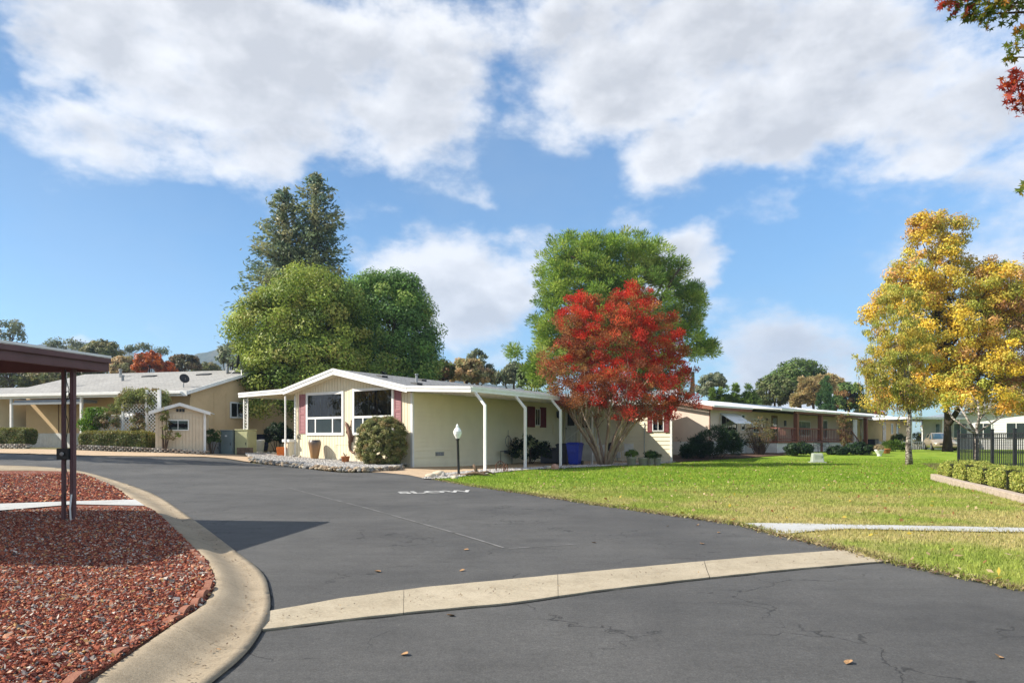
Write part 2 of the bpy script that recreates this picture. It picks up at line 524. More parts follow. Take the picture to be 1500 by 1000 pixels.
# ------------------------------------------------------------------ ground materials
def mat_asphalt():
    m, nt, out = new_mat('asphalt'); p = pos(nt)
    big = noise(nt, p, .35, 5, .6); mid = noise(nt, p, 3., 6, .7); fine = noise(nt, p, 75., 4, .85)
    col = ramp(nt, big, [(.3, (.055, .0545, .054)), (.72, (.100, .098, .094))])
    col = mixc(nt, .35, col, ramp(nt, mid, [(.3, (.6, .6, .6)), (.7, (1.25, 1.25, 1.25))]), 'MULTIPLY')
    col = mixc(nt, .75, col, ramp(nt, fine, [(.3, (.45, .45, .45)), (.5, (1, 1, 1)), (.68, (1.7, 1.7, 1.68))]), 'MULTIPLY')
    col = mixc(nt, .55, col, ramp(nt, noise(nt, p, 22., 5, .8), [(.32, (.62, .62, .62)), (.5, (1, 1, 1)), (.68, (1.4, 1.39, 1.37))]), 'MULTIPLY')
    # oil and tyre stains
    col = mixc(nt, math_(nt, 'MULTIPLY', mapr(nt, noise(nt, p, .9, 3, .5), .6, .74), .35), col, (.035, .034, .034))
    # streaks left by the sealcoat squeegee
    mp = N(nt, 'ShaderNodeMapping'); mp.inputs['Scale'].default_value = (.35, 3., 1); mp.inputs['Rotation'].default_value = (0, 0, .15)
    nt.links.new(p, mp.inputs['Vector']); st = noise(nt, mp.outputs[0], 1.6, 5, .6)
    col = mixc(nt, .3, col, ramp(nt, st, [(.3, (.72, .72, .72)), (.7, (1.2, 1.2, 1.2))]), 'MULTIPLY')
    # cracks
    wp = N(nt, 'ShaderNodeVectorMath', operation='ADD'); nz = N(nt, 'ShaderNodeTexNoise'); nz.inputs['Scale'].default_value = 2.2; nz.inputs['Detail'].default_value = 6; nt.links.new(p, nz.inputs['Vector'])
    sm = N(nt, 'ShaderNodeVectorMath', operation='SCALE'); sm.inputs[3].default_value = .9; nt.links.new(nz.outputs['Color'], sm.inputs[0])
    nt.links.new(p, wp.inputs[0]); nt.links.new(sm.outputs[0], wp.inputs[1])
    vo = N(nt, 'ShaderNodeTexVoronoi', feature='DISTANCE_TO_EDGE'); vo.inputs['Scale'].default_value = .8; nt.links.new(wp.outputs[0], vo.inputs['Vector'])
    ck = mapr(nt, vo.outputs[0], .003, .010, 1, 0)
    ck = math_(nt, 'MULTIPLY', ck, mapr(nt, noise(nt, p, .6, 4), .47, .56))
    col = mixc(nt, math_(nt, 'MULTIPLY', ck, .65), col, (.016, .016, .016))
    # white specks of debris
    v2 = N(nt, 'ShaderNodeTexVoronoi'); v2.inputs['Scale'].default_value = 9.; nt.links.new(p, v2.inputs['Vector'])
    sp = math_(nt, 'MULTIPLY', mapr(nt, v2.outputs[0], .045, .06, 1, 0), mapr(nt, noise(nt, p, 1.7, 2), .6, .62))
    col = mixc(nt, math_(nt, 'MULTIPLY', sp, .6), col, (.35, .33, .3))
    bf = math_(nt, 'SUBTRACT', fine, ck)
    bsdf(nt, out, col, .78, .3, 0, bf, .35, .01)
    return m
def mat_concrete(name, a, b, dark=(.6, .58, .55), scale=1.2):
    m, nt, out = new_mat(name); p = pos(nt)
    col = ramp(nt, noise(nt, p, scale, 7, .7), [(.3, b), (.65, a)])
    fine = noise(nt, p, 55., 4, .85)
    col = mixc(nt, .6, col, ramp(nt, fine, [(.3, (.5, .48, .45)), (.48, (1, 1, 1)), (.7, (1.3, 1.27, 1.25))]), 'MULTIPLY')
    st = noise(nt, p, 4., 6, .75)
    col = mixc(nt, .55, col, ramp(nt, st, [(.28, dark), (.5, (1, 1, 1))]), 'MULTIPLY')
    bsdf(nt, out, col, .9, .2, 0, fine, .4, .008)
    return m
def grass_col(nt, p):
    big = noise(nt, p, .16, 4, .55); mid = noise(nt, p, .7, 6, .65); fi = noise(nt, p, 9., 3, .7)
    sp = N(nt, 'ShaderNodeSeparateXYZ'); nt.links.new(p, sp.inputs[0])
    # the near end of the lawn is drier than the watered middle
    dry = mapr(nt, math_(nt, 'ADD', sp.outputs[1], math_(nt, 'MULTIPLY', mid, 9.)), 15., 27., 1, 0)
    gcol = ramp(nt, mid, [(.25, (.12, .215, .02)), (.5, (.205, .305, .03)), (.75, (.31, .37, .06))])
    dcol = ramp(nt, fi, [(.25, (.25, .26, .07)), (.5, (.42, .37, .14)), (.75, (.58, .46, .23))])
    patch = mapr(nt, noise(nt, p, .5, 5, .6), .36, .56)
    f = math_(nt, 'MULTIPLY', dry, math_(nt, 'ADD', .25, math_(nt, 'MULTIPLY', patch, .75)))
    f = math_(nt, 'ADD', f, math_(nt, 'MULTIPLY', mapr(nt, big, .55, .75), .25), clamp=True)
    return mixc(nt, f, gcol, dcol)
def mat_lawn():
    m, nt, out = new_mat('lawn_turf'); p = pos(nt)
    col = mixc(nt, .6, grass_col(nt, p), ramp(nt, noise(nt, p, 40., 3, .8), [(.3, (.55, .55, .5)), (.6, (1.1, 1.1, 1.1))]), 'MULTIPLY')
    bsdf(nt, out, col, .95, .1, 0, noise(nt, p, 60., 3, .8), .9, .03)
    return m
def mat_blade():
    m, nt, out = new_mat('grass_blade'); p = pos(nt)
    a = N(nt, 'ShaderNodeAttribute', attribute_name='col')
    col = mixc(nt, 1., grass_col(nt, p), a.outputs['Color'], 'MULTIPLY')
    b = N(nt, 'ShaderNodeBsdfPrincipled'); b.inputs['Roughness'].default_value = .6; b.inputs['Specular IOR Level'].default_value = .2
    nt.links.new(col, b.inputs['Base Color'])
    t = N(nt, 'ShaderNodeBsdfTranslucent'); nt.links.new(col, t.inputs['Color'])
    mx = N(nt, 'ShaderNodeMixShader'); mx.inputs[0].default_value = .35
    nt.links.new(b.outputs[0], mx.inputs[1]); nt.links.new(t.outputs[0], mx.inputs[2]); nt.links.new(mx.outputs[0], out.inputs['Surface'])
    return m
def mat_ground():
    m, nt, out = new_mat('dry_ground'); p = pos(nt)
    col = ramp(nt, noise(nt, p, .25, 6, .65), [(.3, (.10, .12, .045)), (.5, (.17, .155, .075)), (.7, (.24, .2, .12))])
    bsdf(nt, out, col, .95, .1, 0, noise(nt, p, 20., 3), .6, .05)
    return m
M_ASP = mat_asphalt()
M_KERB = mat_concrete('kerb_concrete', (.36, .295, .21), (.24, .195, .135))
M_GUT = mat_concrete('gutter_concrete', (.41, .355, .265), (.31, .265, .19))
M_PATH = mat_concrete('path_concrete', (.46, .47, .46), (.38, .385, .38))
M_DRIVE = mat_concrete('driveway_concrete', (.50, .38, .26), (.40, .29, .19))
M_LAWN = mat_lawn(); M_BLADE = mat_blade()

# ground sheet to the horizon
def axis_(lo, hi, st, far):
    a = list(np.arange(lo, hi + .01, st)); e = [hi * 1.5, hi * 3, far]
    return [-far] + ([lo - 60, lo - 25] if lo < 0 else []) + a + [hi + 25, hi + 60, hi + 200] + [far]
X_ = axis_(-60, 70, 2., 2300.); Y_ = [-2300., -300., -60., -20.] + list(np.arange(-10, 100.1, 2.)) + [115, 140, 180, 260, 500, 1200, 2300.]
gx, gy = np.meshgrid(X_, Y_)
gz = g(gx, gy) - .05
vs = np.stack([gx, gy, gz], -1).reshape(-1, 3); nx = len(X_)
mb = MB(); mb.add(vs, [(j * nx + i, j * nx + i + 1, (j + 1) * nx + i + 1, (j + 1) * nx + i) for j in range(len(Y_) - 1) for i in range(nx - 1)])
o = mb.build('ground', mat_ground(), None, True); o['kind'] = 'structure'

# lawn outlines (measured on the photograph, turned into ground points)
L1 = [gp(*q) for q in [(636, 702), (660, 706), (690, 711.5), (760, 721.5), (820, 731), (880, 740), (940, 748.5), (1000, 757), (1050, 763.5), (1088, 769.5), (1116, 777), (1146, 785), (1200, 797), (1260, 811), (1290, 819.5), (1310, 826), (1350, 833), (1400, 845), (1450, 855), (1500, 865)]]
lawn_edge = L1 + [(6.9, 4.9), (9.5, 4.0), (60, 2), (60, 62), (36, 62), (30, 58), (22.5, 50.5)]
back = [gp(*q) for q in [(1150, 667), (1090, 671.5), (1040, 674.5), (1000, 677.5), (955, 680.5), (900, 683), (850, 685.5), (800, 687.5), (760, 690), (720, 694), (690, 697.5)]]
lawn_poly = lawn_edge + back
drape('lawn', lawn_poly, .012, M_LAWN, 1.)
# asphalt: everything left of the lawn edge
road = [(3000, -2500), (3000, 2.0), (60, 2.0 - .02), (9.5, 3.98), (6.9, 4.88)]
road = [(60, -12), (60, 2.02), (9.5, 4.02), (6.9, 4.92)] + [(x + .02, y + .03) for x, y in L1[::-1]] + [gp(600, 696), gp(560, 692), gp(500, 692), gp(430, 684), gp(368, 678), gp(330, 671.5), gp(300, 669.5), gp(200, 668.5), gp(100, 667.5)]
e_ = road[-1]
road += [(e_[0] - 6, e_[1] + .6), (-60, e_[1] + 2.), (-60, -12)]
drape('road', road, 0., M_ASP, 1.)
# a strip of concrete gutter at the far side of the road
fg = [gp(100, 667.2), gp(200, 668.2), gp(300, 669.2), gp(330, 671.2), gp(366, 677)]
fg = [(-31, fg[0][1] + 1.6), (-26, fg[0][1] + .9)] + fg
fgo = [(x, y + 3.4) for x, y in fg[:-1]] + [gp(372, 668.5)]
drape('gutter', fg + fgo[::-1], .02, M_DRIVE, 1.)
# cross gutter of concrete over the road, a shallow V
top = [gp(*q) for q in [(384, 900), (500, 878.5), (620, 864), (750, 851.5), (880, 838), (1000, 826.5), (1120, 815.5), (1240, 807)]]
bot = [gp(*q) for q in [(384, 926), (500, 911), (620, 899), (750, 886), (880, 868), (1000, 853), (1150, 837), (1306, 823.5)]]
def strip_pt(u, v):
    s = u * (len(top) - 1); i = min(int(s), len(top) - 2); f = s - i
    a = Vector(top[i]).lerp(Vector(top[i + 1]), f); b = Vector(bot[i]).lerp(Vector(bot[i + 1]), f)
    return a.lerp(b, v)
mb = MB(); NU = 70; NV = 8
for seg in range(4):
    u0, u1 = seg / 4 + .0004, (seg + 1) / 4 - .0004
    vs = []; n = 20
    for i in range(n + 1):
        for j in range(NV + 1):
            p = strip_pt(u0 + (u1 - u0) * i / n, j / NV)
            wob = .004 * math.sin(17 * p.x + seg) if j in (0, NV) else 0
            vs.append((p.x, p.y + wob, .018 - .012 * (1 - abs(j / NV * 2 - 1))))
    mb.add(vs, [(i * (NV + 1) + j, i * (NV + 1) + j + 1, (i + 1) * (NV + 1) + j + 1, (i + 1) * (NV + 1) + j) for i in range(n) for j in range(NV)])
    # vertical rim toward the road
    for j0 in (0, NV):
        mb.add([q for i in range(n + 1) for q in (vs[i * (NV + 1) + j0], (vs[i * (NV + 1) + j0][0], vs[i * (NV + 1) + j0][1], -.02))], [(2 * i, 2 * i + 1, 2 * i + 3, 2 * i + 2) for i in range(n)])
o = mb.build('cross_gutter', M_GUT); o['kind'] = 'structure'
bm = bmesh.new(); bm.from_mesh(o.data); bmesh.ops.recalc_face_normals(bm, faces=bm.faces[:]); bm.to_mesh(o.data); bm.free()

# rolled kerb round the red gravel
kin = spline([gp(*q) for q in [(150, 1015), (248, 944), (300, 902), (314, 868), (300, 836), (280, 814), (256, 788), (212, 750), (160, 716), (116, 699), (60, 694), (0, 693)]], 8)
kout = spline([gp(*q) for q in [(295, 1015), (362, 956), (392, 905), (395, 876), (382, 840), (340, 806), (282, 762), (224, 724), (168, 704), (116, 690), (60, 684), (0, 682)]], 8)
kin = [tuple(kin[0] + (kin[0] - kin[4]) * 1.5)] + [tuple(p) for p in kin] + [(-60, kin[-1][1] + 1.)]
kout = [tuple(kout[0] + (kout[0] - kout[4]) * 1.5)] + [tuple(p) for p in kout] + [(-60, kout[-1][1] + 1.)]
PROF = [(0, -.03), (0, .024), (.12, .02), (.25, .014), (.36, .018), (.48, .034), (.6, .058), (.72, .084), (.84, .102), (.96, .11), (1., .1), (1., -.03)]
mb = MB(); n = len(kin); joints = {9, 25, 44, 62, 78}
run = []
def flush():
    if len(run) < 2: return
    vs = []
    for a, b in run:
        for t, z in PROF:
            x = a[0] + (b[0] - a[0]) * t; y = a[1] + (b[1] - a[1]) * t
            vs.append((x, y, ground(x, y) + z))
    m = len(PROF)
    mb.add(vs, [(i * m + j, i * m + j + 1, (i + 1) * m + j + 1, (i + 1) * m + j) for i in range(len(run) - 1) for j in range(m - 1)])
for i in range(n):
    run.append((kout[i], kin[i]))
    if i in joints:
        run[-1] = (tuple(np.array(kout[i]) * .992 + np.array(kout[i - 1]) * .008), tuple(np.array(kin[i]) * .992 + np.array(kin[i - 1]) * .008)); flush()
        run = [(tuple(np.array(kout[i]) * .985 + np.array(kout[i + 1]) * .015), tuple(np.array(kin[i]) * .985 + np.array(kin[i + 1]) * .015))]
flush()
o = mb.build('kerb', M_KERB, None, True); o['kind'] = 'structure'
bm = bmesh.new(); bm.from_mesh(o.data); bmesh.ops.recalc_face_normals(bm, faces=bm.faces[:]); bm.to_mesh(o.data); bm.free()

# dirt, twigs and leaf scraps washed into the gutter pan, and the dark seam where the asphalt ends
r_ = np.random.default_rng(33); P = []
for i in range(2, len(kin) - 2):
    a, b = np.array(kout[i]), np.array(kin[i]); a2, b2 = np.array(kout[i + 1]), np.array(kin[i + 1])
    if a[1] > 24: break
    n = int(40 * np.linalg.norm(a2 - a)) + 2
    for _ in range(n):
        t = abs(r_.normal(.33, .12)) if r_.random() < .8 else r_.random(); u = r_.random(); P.append((a + (a2 - a) * u) * (1 - t) + (b + (b2 - b) * u) * t)
for _ in range(260):
    q = strip_pt(r_.random(), min(.97, max(.03, r_.normal(.55, .14)))); P.append(np.array((q.x, q.y)))
P = np.array(P); tz = .045 * np.ones(len(P)); P = np.concatenate([P, (g(P[:, 0], P[:, 1]) + tz)[:, None]], 1)
P[:, 2] = g(P[:, 0], P[:, 1]) + .03
co, cl = leaves(P, unit(r_.normal(size=P.shape) * .35 + np.array([0, 0, 1.])), r_.uniform(.008, .034, len(P)), r_.uniform(.004, .014, len(P)), pick([((.26, .2, .14), 4), ((.15, .11, .08), 2), ((.4, .3, .18), 1)], len(P), r_), None, r_)
o = link('leaf_litter', np_mesh('leaf_litter', co, 4, cl), leaf_mat('leaf'), None); o['kind'] = 'stuff'
M_SEAM = pm('seam_tar', (.035, .034, .033), (.02, .02, .02), 6., .9, .2, bump=.3)
def seam(pts, w, off, nm='road_seam'):
    mb = MB(); rr_ = random.Random(4); vs = []
    for i, p in enumerate(pts):
        q = np.array(pts[min(i + 1, len(pts) - 1)]) - np.array(pts[max(i - 1, 0)]); q = q / (np.linalg.norm(q) + 1e-9); nn = np.array((-q[1], q[0]))
        wa, wb = w * rr_.uniform(.1, 1.), w * rr_.uniform(.2, 1.2)
        for s_ in (p - nn * wa, p + nn * wb): vs.append((s_[0], s_[1], ground(*s_) + off))
    mb.add(vs, [(2 * i, 2 * i + 1, 2 * i + 3, 2 * i + 2) for i in range(len(pts) - 1)]); o = mb.build(nm, M_SEAM); o['kind'] = 'structure'
def dense(P_, st):
    out = []
    for a, b in zip(P_[:-1], P_[1:]):
        a, b = np.array(a[:2], float), np.array(b[:2], float); n = max(1, int(np.linalg.norm(b - a) / st)); out += [a + (b - a) * k / n for k in range(n)]
    return out + [np.array(P_[-1][:2], float)]
seam(dense(kout[:70], .12), .022, .006); seam(dense([tuple(strip_pt(k / 40, 1.)) for k in range(41)], .12), .02, .0065); seam(dense([tuple(strip_pt(k / 40, 0.)) for k in range(41)], .12), .014, .0065)

# ------------------------------------------------------------------ red gravel beds
def mat_bed():
    m, nt, out = new_mat('lava_gravel_base'); p = pos(nt)
    v = N(nt, 'ShaderNodeTexVoronoi'); v.inputs['Scale'].default_value = 28.; nt.links.new(p, v.inputs['Vector'])
    sp = N(nt, 'ShaderNodeSeparateColor'); nt.links.new(v.outputs['Color'], sp.inputs[0])
    col = ramp(nt, sp.outputs[0], [(0, (.10, .03, .02)), (.4, (.22, .07, .045)), (.8, (.30, .11, .07)), (.93, (.09, .08, .075)), (.97, (.42, .38, .34))])
    bsdf(nt, out, col, .95, .1, 0, v.outputs[0], 1., .03)
    return m
inner = [tuple(p) for p in kin]
pa = gp(196, 741); pb = gp(190, 749)
ia = min(range(len(inner)), key=lambda i: (inner[i][0] - pa[0]) ** 2 + (inner[i][1] - pa[1]) ** 2)
ib = min(range(len(inner)), key=lambda i: (inner[i][0] - pb[0]) ** 2 + (inner[i][1] - pb[1]) ** 2)
ib = min(ib, ia - 1)
near_bed = inner[:ib + 1] + [gp(110, 748), gp(0, 758), (-30, gp(0, 758)[1] - 1.), (-30, 1.)]
far_bed = inner[ia:] + [(-60, 12.5), (-30, gp(0, 748)[1] - .5), gp(0, 747), gp(110, 743)]
M_BED = mat_bed()
def mound(x, y): return .105 + .03 * math.sin(1.3 * x + .6 * y) * math.cos(.9 * y)
drape('gravel_bed', near_bed, 0, M_BED, .5, fn=mound)
drape('gravel_bed', far_bed, 0, M_BED, 1., fn=mound)
walk = [inner[ib], gp(110, 748), gp(0, 758), (-30, gp(0, 758)[1] - 1.), (-30, gp(0, 748)[1] - .5), gp(0, 747), gp(110, 743), inner[ia]]
drape('path', walk, .12, M_PATH, 1.)
OCT = np.array([(1, 0, 0), (-1, 0, 0), (0, 1, 0), (0, -1, 0), (0, 0, 1), (0, 0, -1)], float)
OF = np.array([(0, 2, 4), (2, 1, 4), (1, 3, 4), (3, 0, 4), (2, 0, 5), (1, 2, 5), (3, 1, 5), (0, 3, 5)])
def pebbles(name, P, S, col, r, label=None, mat='pebble'):
    n = len(P)
    v = OCT[None] * r.uniform(.6, 1.35, (n, 6, 1)) * np.asarray(S)[:, None, None]
    a = r.uniform(0, 6.28, n); b = r.uniform(-.9, .9, n)
    ca, sa, cb, sb = np.cos(a), np.sin(a), np.cos(b), np.sin(b)
    x, y, z = v[..., 0], v[..., 1], v[..., 2] * .75
    y2 = y * cb[:, None] - z * sb[:, None]; z2 = y * sb[:, None] + z * cb[:, None]
    x3 = x * ca[:, None] - y2 * sa[:, None]; y3 = x * sa[:, None] + y2 * ca[:, None]
    v = np.stack([x3, y3, z2], -1) + P[:, None]
    co = v[:, OF].reshape(-1, 3)
    cc = np.repeat(col, 8, 0) * r.uniform(.9, 1.1, (n * 8, 1))
    o = link(name, np_mesh(name, co, 3, np.clip(cc, 0, 1)), attr_mat(mat), None)
    o['kind'] = 'stuff'
    return o
RED = [((.30, .09, .052), 5), ((.20, .056, .038), 5), ((.38, .13, .07), 3), ((.12, .038, .03), 5), ((.52, .26, .16), 1.5), ((.09, .08, .08), 1.3), ((.26, .22, .2), .8), ((.60, .52, .44), .6), ((.5, .3, .13), .8)]
def scatter(poly, n, xr, yr, r, pw=1.):
    x = r.uniform(*xr, n); y = yr[0] + (yr[1] - yr[0]) * r.random(n) ** pw
    k = inside(x, y, poly) & (x > -.8 * y - 1.)
    return x[k], y[k]
r = np.random.default_rng(21)
x, y = scatter(near_bed, 290000, (-10.5, -1.), (3.0, 11.6), r, 1.25)
z = np.array([ground(a, b) for a, b in zip(x, y)]) + np.array([mound(a, b) for a, b in zip(x, y)])
P = np.stack([x, y, z + r.uniform(-.004, .014, len(x))], -1)
S = (.0055 + .011 * r.random(len(x)) ** 1.6) * np.where(r.random(len(x)) < .04, 1.9, 1.) * (.9 + .03 * y)
pebbles('lava_gravel', P, S, pick(RED, len(x), r), r)
x, y = scatter(far_bed, 60000, (-24, -5), (11., 20.5), r)
z = g(x, y) + .105 + .03 * np.sin(1.3 * x + .6 * y) * np.cos(.9 * y)
P = np.stack([x, y, z + r.uniform(-.004, .014, len(x))], -1)
pebbles('lava_gravel', P, r.uniform(.02, .04, len(x)), pick(RED, len(x), r), r)
# pale dry leaves and chips lying in the gravel
x, y = scatter(near_bed, 14000, (-10.5, -1.), (3.0, 11.6), r, 1.2)
z = np.array([ground(a, b) + mound(a, b) for a, b in zip(x, y)])
P = np.stack([x, y, z + .022], -1); Nn = unit(r.normal(size=P.shape) * .45 + np.array([0, 0, 1.]))
co, cl = leaves(P, Nn, r.uniform(.02, .06, len(x)), r.uniform(.006, .02, len(x)), pick([((.55, .5, .44), 4), ((.42, .36, .28), 3), ((.3, .28, .26), 2), ((.5, .3, .12), 1)], len(x), r), None, r)
o = link('leaf_litter', np_mesh('leaf_litter', co, 4, cl), leaf_mat('leaf'), None); o['kind'] = 'stuff'
# low scalloped edging blocks
M_EDGE = pm('edging_clay', (.32, .15, .1), (.2, .085, .06), 9., .95, .1, bump=.5, bscale=60.)
emb = MB()
prof = [(-.115, 0), (.115, 0), (.115, .055)] + [(.115 * math.cos(t), .055 + .045 * math.sin(t)) for t in np.linspace(.25, 2.9, 7)] + [(-.115, .055)]
emb.prism([(a, -.025, b) for a, b in prof], (0, .05, 0))
eme = emb.mesh('scalloped_edging')
acc = 0; first = None; prev = None
for i in range(ib + 1):
    if prev is not None:
        a, b = np.array(prev), np.array(inner[i]); d = b - a; ln = np.linalg.norm(d); t = 0
        while acc + (ln - t) >= .235:
            t += .235 - acc; acc = 0
            p = a + d / ln * t
            if p[1] > 7.7: continue
            nrm = np.array((-d[1], d[0])) / ln * .04
            e = link('scalloped_edging', eme, M_EDGE)
            e.location = (p[0] + nrm[0], p[1] + nrm[1], ground(*p) + .062 + random.uniform(-.02, .01)); e.scale = (1, 1, random.uniform(.6, .9))
            e.rotation_euler = (random.uniform(-.12, .12), random.uniform(-.08, .08), math.atan2(d[1], d[0]) + random.uniform(-.07, .07))
            tag(e, 'small red scalloped edging block in the row between red gravel and kerb', 'edging block', 'red scalloped edging blocks along the kerb')
        acc += ln - t
    prev = inner[i]

# ------------------------------------------------------------------ concrete walk across the lawn, markings
sw = [gp(1089, 769.2), gp(1112, 768.4), gp(1180, 769.2), gp(1260, 771), (7.25, 9.78), (12, 9.0), (40, 4.6), (40, 3.6), (12, 8.2), gp(1500, 782.5), gp(1400, 780.3), gp(1300, 778.3), gp(1245, 777.3), gp(1190, 780.5), gp(1146, 785)]
drape('path', sw, .03, M_PATH, .5)
M_PAINT = pm('road_paint', (.58, .58, .56), (.12, .12, .12), 4., .8, .2, bump=.1)
M_FAINT = pm('scuff_paint', (.24, .24, .235), (.08, .08, .08), 3., .85, .2, bump=.1)
def text_mesh(s, size, bold=0.):
    cu = bpy.data.curves.new('lettering', 'FONT'); cu.body = s; cu.size = size; cu.offset = bold; cu.align_x = 'CENTER'; cu.resolution_u = 3
    o = bpy.data.objects.new('lettering', cu); C.objects.link(o)
    dg = bpy.context.evaluated_depsgraph_get(); dg.update()
    me = bpy.data.meshes.new_from_object(o.evaluated_get(dg))
    bpy.data.objects.remove(o)
    return me
me = text_mesh('SLOW', 1.15, .035)
ob = link('road_lettering', me, M_PAINT)
a = Vector(gp(592, 722)); b = Vector(gp(692, 719.5)); mid = (a + b) / 2
ob.location = (mid.x, mid.y - .2, .006 + ground(mid.x, mid.y)); ob.rotation_euler = (0, 0, math.atan2(b.y - a.y, b.x - a.x)); ob.scale = ((b - a).length / 3., .75, 1)
ob['kind'] = 'structure'
def line_mark(pts, w, mat):
    P_ = [Vector(gp(*q)) for q in pts]; mb = MB()
    for a, b in zip(P_[:-1], P_[1:]):
        d = (b - a).normalized(); n_ = Vector((-d.y, d.x)) * w / 2
        mb.quad(*[(q.x, q.y, ground(q.x, q.y) + .007) for q in (a - n_, b - n_, b + n_, a + n_)])
    o = mb.build('road_marking', mat); o['kind'] = 'structure'
line_mark([(425, 715), (470, 727), (540, 745), (600, 762), (660, 779), (700, 791), (738, 803)], .028, M_FAINT)
line_mark([(745, 804), (790, 801), (850, 797)], .014, M_FAINT)

# driveway and pale gravel strip by the carport
drv = [gp(520, 690), gp(560, 692), gp(600, 696), gp(622, 700.5), gp(655, 693.5), gp(700, 689), gp(760, 686), gp(830, 682.5), gp(890, 679.5), gp(960, 677), (9.5, 41.5), (5, 44), (-4, 34), (-5.2, 31.2)]
drape('driveway', drv, .012, M_DRIVE, 1.)
M_WG = mat_concrete('white_gravel_base', (.48, .46, .43), (.34, .32, .3))
wg = [gp(618, 701.5), gp(655, 694), gp(700, 689.5), gp(760, 686.5), gp(830, 683), gp(892, 680), gp(960, 677.5), gp(990, 677), gp(962, 680), gp(900, 682.6), gp(850, 685), gp(800, 687), gp(760, 689.5), gp(720, 693.5), gp(690, 697), gp(655, 701.5), gp(636, 702.5)]
drape('gravel_strip', wg, .035, M_WG, 1.)
WPAL = [((.52, .5, .47), 5), ((.42, .39, .36), 3), ((.32, .3, .28), 2), ((.22, .2, .19), 1)]
x = r.uniform(-4, 10, 30000); y = r.uniform(21, 39, 30000); k = inside(x, y, wg); x, y = x[k], y[k]
pebbles('white_gravel', np.stack([x, y, g(x, y) + .045], -1), r.uniform(.02, .05, len(x)), pick(WPAL, len(x), r), r)
# bark bed before the pink house
M_BARK_BED = pm('bark_mulch', (.13, .08, .055), (.07, .045, .035), 4., .95, .1, bump=.9, bscale=18., bdist=.05)
drape('mulch_bed', [gp(985, 676.5), gp(1040, 674), gp(1090, 671), gp(1150, 666.5), (23, 51), (13.3, 46.5), (8.6, 44.2), (7.6, 40.2)], .03, M_BARK_BED, 1.)

# ------------------------------------------------------------------ grass
def blades(n, xr, yr, hgt, wid, seed, pw=1.):
    r = np.random.default_rng(seed)
    y = yr[0] + (yr[1] - yr[0]) * r.random(n) ** pw; x = r.uniform(*xr, n)
    k = inside(x, y, lawn_poly) & ~inside(x, y, sw) & (x < .8 * y + .5); x, y = x[k], y[k]; n = len(x)
    z = g(x, y) + .01
    h = hgt * r.uniform(.5, 1.35, n); a = r.uniform(0, 6.28, n); w = wid * r.uniform(.7, 1.3, n)
    ln = rdir(n, r)[:, :2] * (h * .55)[:, None]
    b = np.stack([x, y, z], -1); dx = np.stack([np.cos(a) * w, np.sin(a) * w, 0 * a], -1)
    tip = b + np.concatenate([ln, h[:, None]], 1)
    co = np.stack([b - dx, b + dx, tip], 1).reshape(-1, 3)
    c = np.repeat(r.uniform(.7, 1.35, (n, 1)), 3, 1)
    me = np_mesh('grass', co, 3, c)
    o = link('grass', me, M_BLADE); o['kind'] = 'stuff'
blades(160000, (.8, 17), (5, 17), .045, .006, 3)
blades(150000, (-3.5, 26), (16, 42), .06, .012, 4)
r_ = np.random.default_rng(14); E = []
for (ax, ay), (bx, by) in zip(L1[:-1], L1[1:]):
    n = int(420 * math.hypot(bx - ax, by - ay)); t = r_.random(n); E.append(np.stack([ax + (bx - ax) * t, ay + (by - ay) * t], -1))
for (ax, ay), (bx, by) in list(zip(sw[:-1], sw[1:])):
    if ay > 12 or max(ax, bx) > 13: continue
    n = int(330 * math.hypot(bx - ax, by - ay)); t = r_.random(n); E.append(np.stack([ax + (bx - ax) * t, ay + (by - ay) * t + .01], -1))
E = np.concatenate(E); ph = np.sin(E[:, 0] * 2.3) * .05 + np.sin(E[:, 0] * 7.1) * .03
E[:, 1] += ph + r_.normal(size=len(E)) * .06 - .01; E[:, 0] += r_.normal(size=len(E)) * .05
n = len(E); h = .05 * r_.uniform(.4, 1.4, n); a = r_.uniform(0, 6.28, n); w = .007 * r_.uniform(.6, 1.4, n)
b = np.stack([E[:, 0], E[:, 1], g(E[:, 0], E[:, 1]) + .004], -1); dx = np.stack([np.cos(a) * w, np.sin(a) * w, 0 * a], -1); tip = b + np.concatenate([rdir(n, r_)[:, :2] * (h * .9)[:, None], h[:, None]], 1)
o = link('grass', np_mesh('grass', np.stack([b - dx, b + dx, tip], 1).reshape(-1, 3), 3, np.repeat(r_.uniform(.5, 1.2, (n, 1)), 3, 1)), M_BLADE); o['kind'] = 'stuff'
# fallen leaves lying in the grass
x = r.uniform(0, 22, 5000); y = 5 + 35 * r.random(5000) ** 1.1; k = inside(x, y, lawn_poly) & ~inside(x, y, sw); x, y = x[k], y[k]
k = r.random(len(x)) < .55; x, y = x[k], y[k]
P = np.stack([x, y, g(x, y) + .06], -1)
co, cl = leaves(P, unit(r.normal(size=P.shape) * .5 + np.array([0, 0, 1.])), r.uniform(.05, .11, len(x)), r.uniform(.03, .06, len(x)), pick([((.42, .3, .16), 3), ((.55, .42, .25), 2), ((.3, .15, .06), 2), ((.5, .38, .06), 1.5)], len(x), r), None, r)
o = link('leaf_litter', np_mesh('leaf_litter', co, 4, cl), leaf_mat('leaf'), None); o['kind'] = 'stuff'
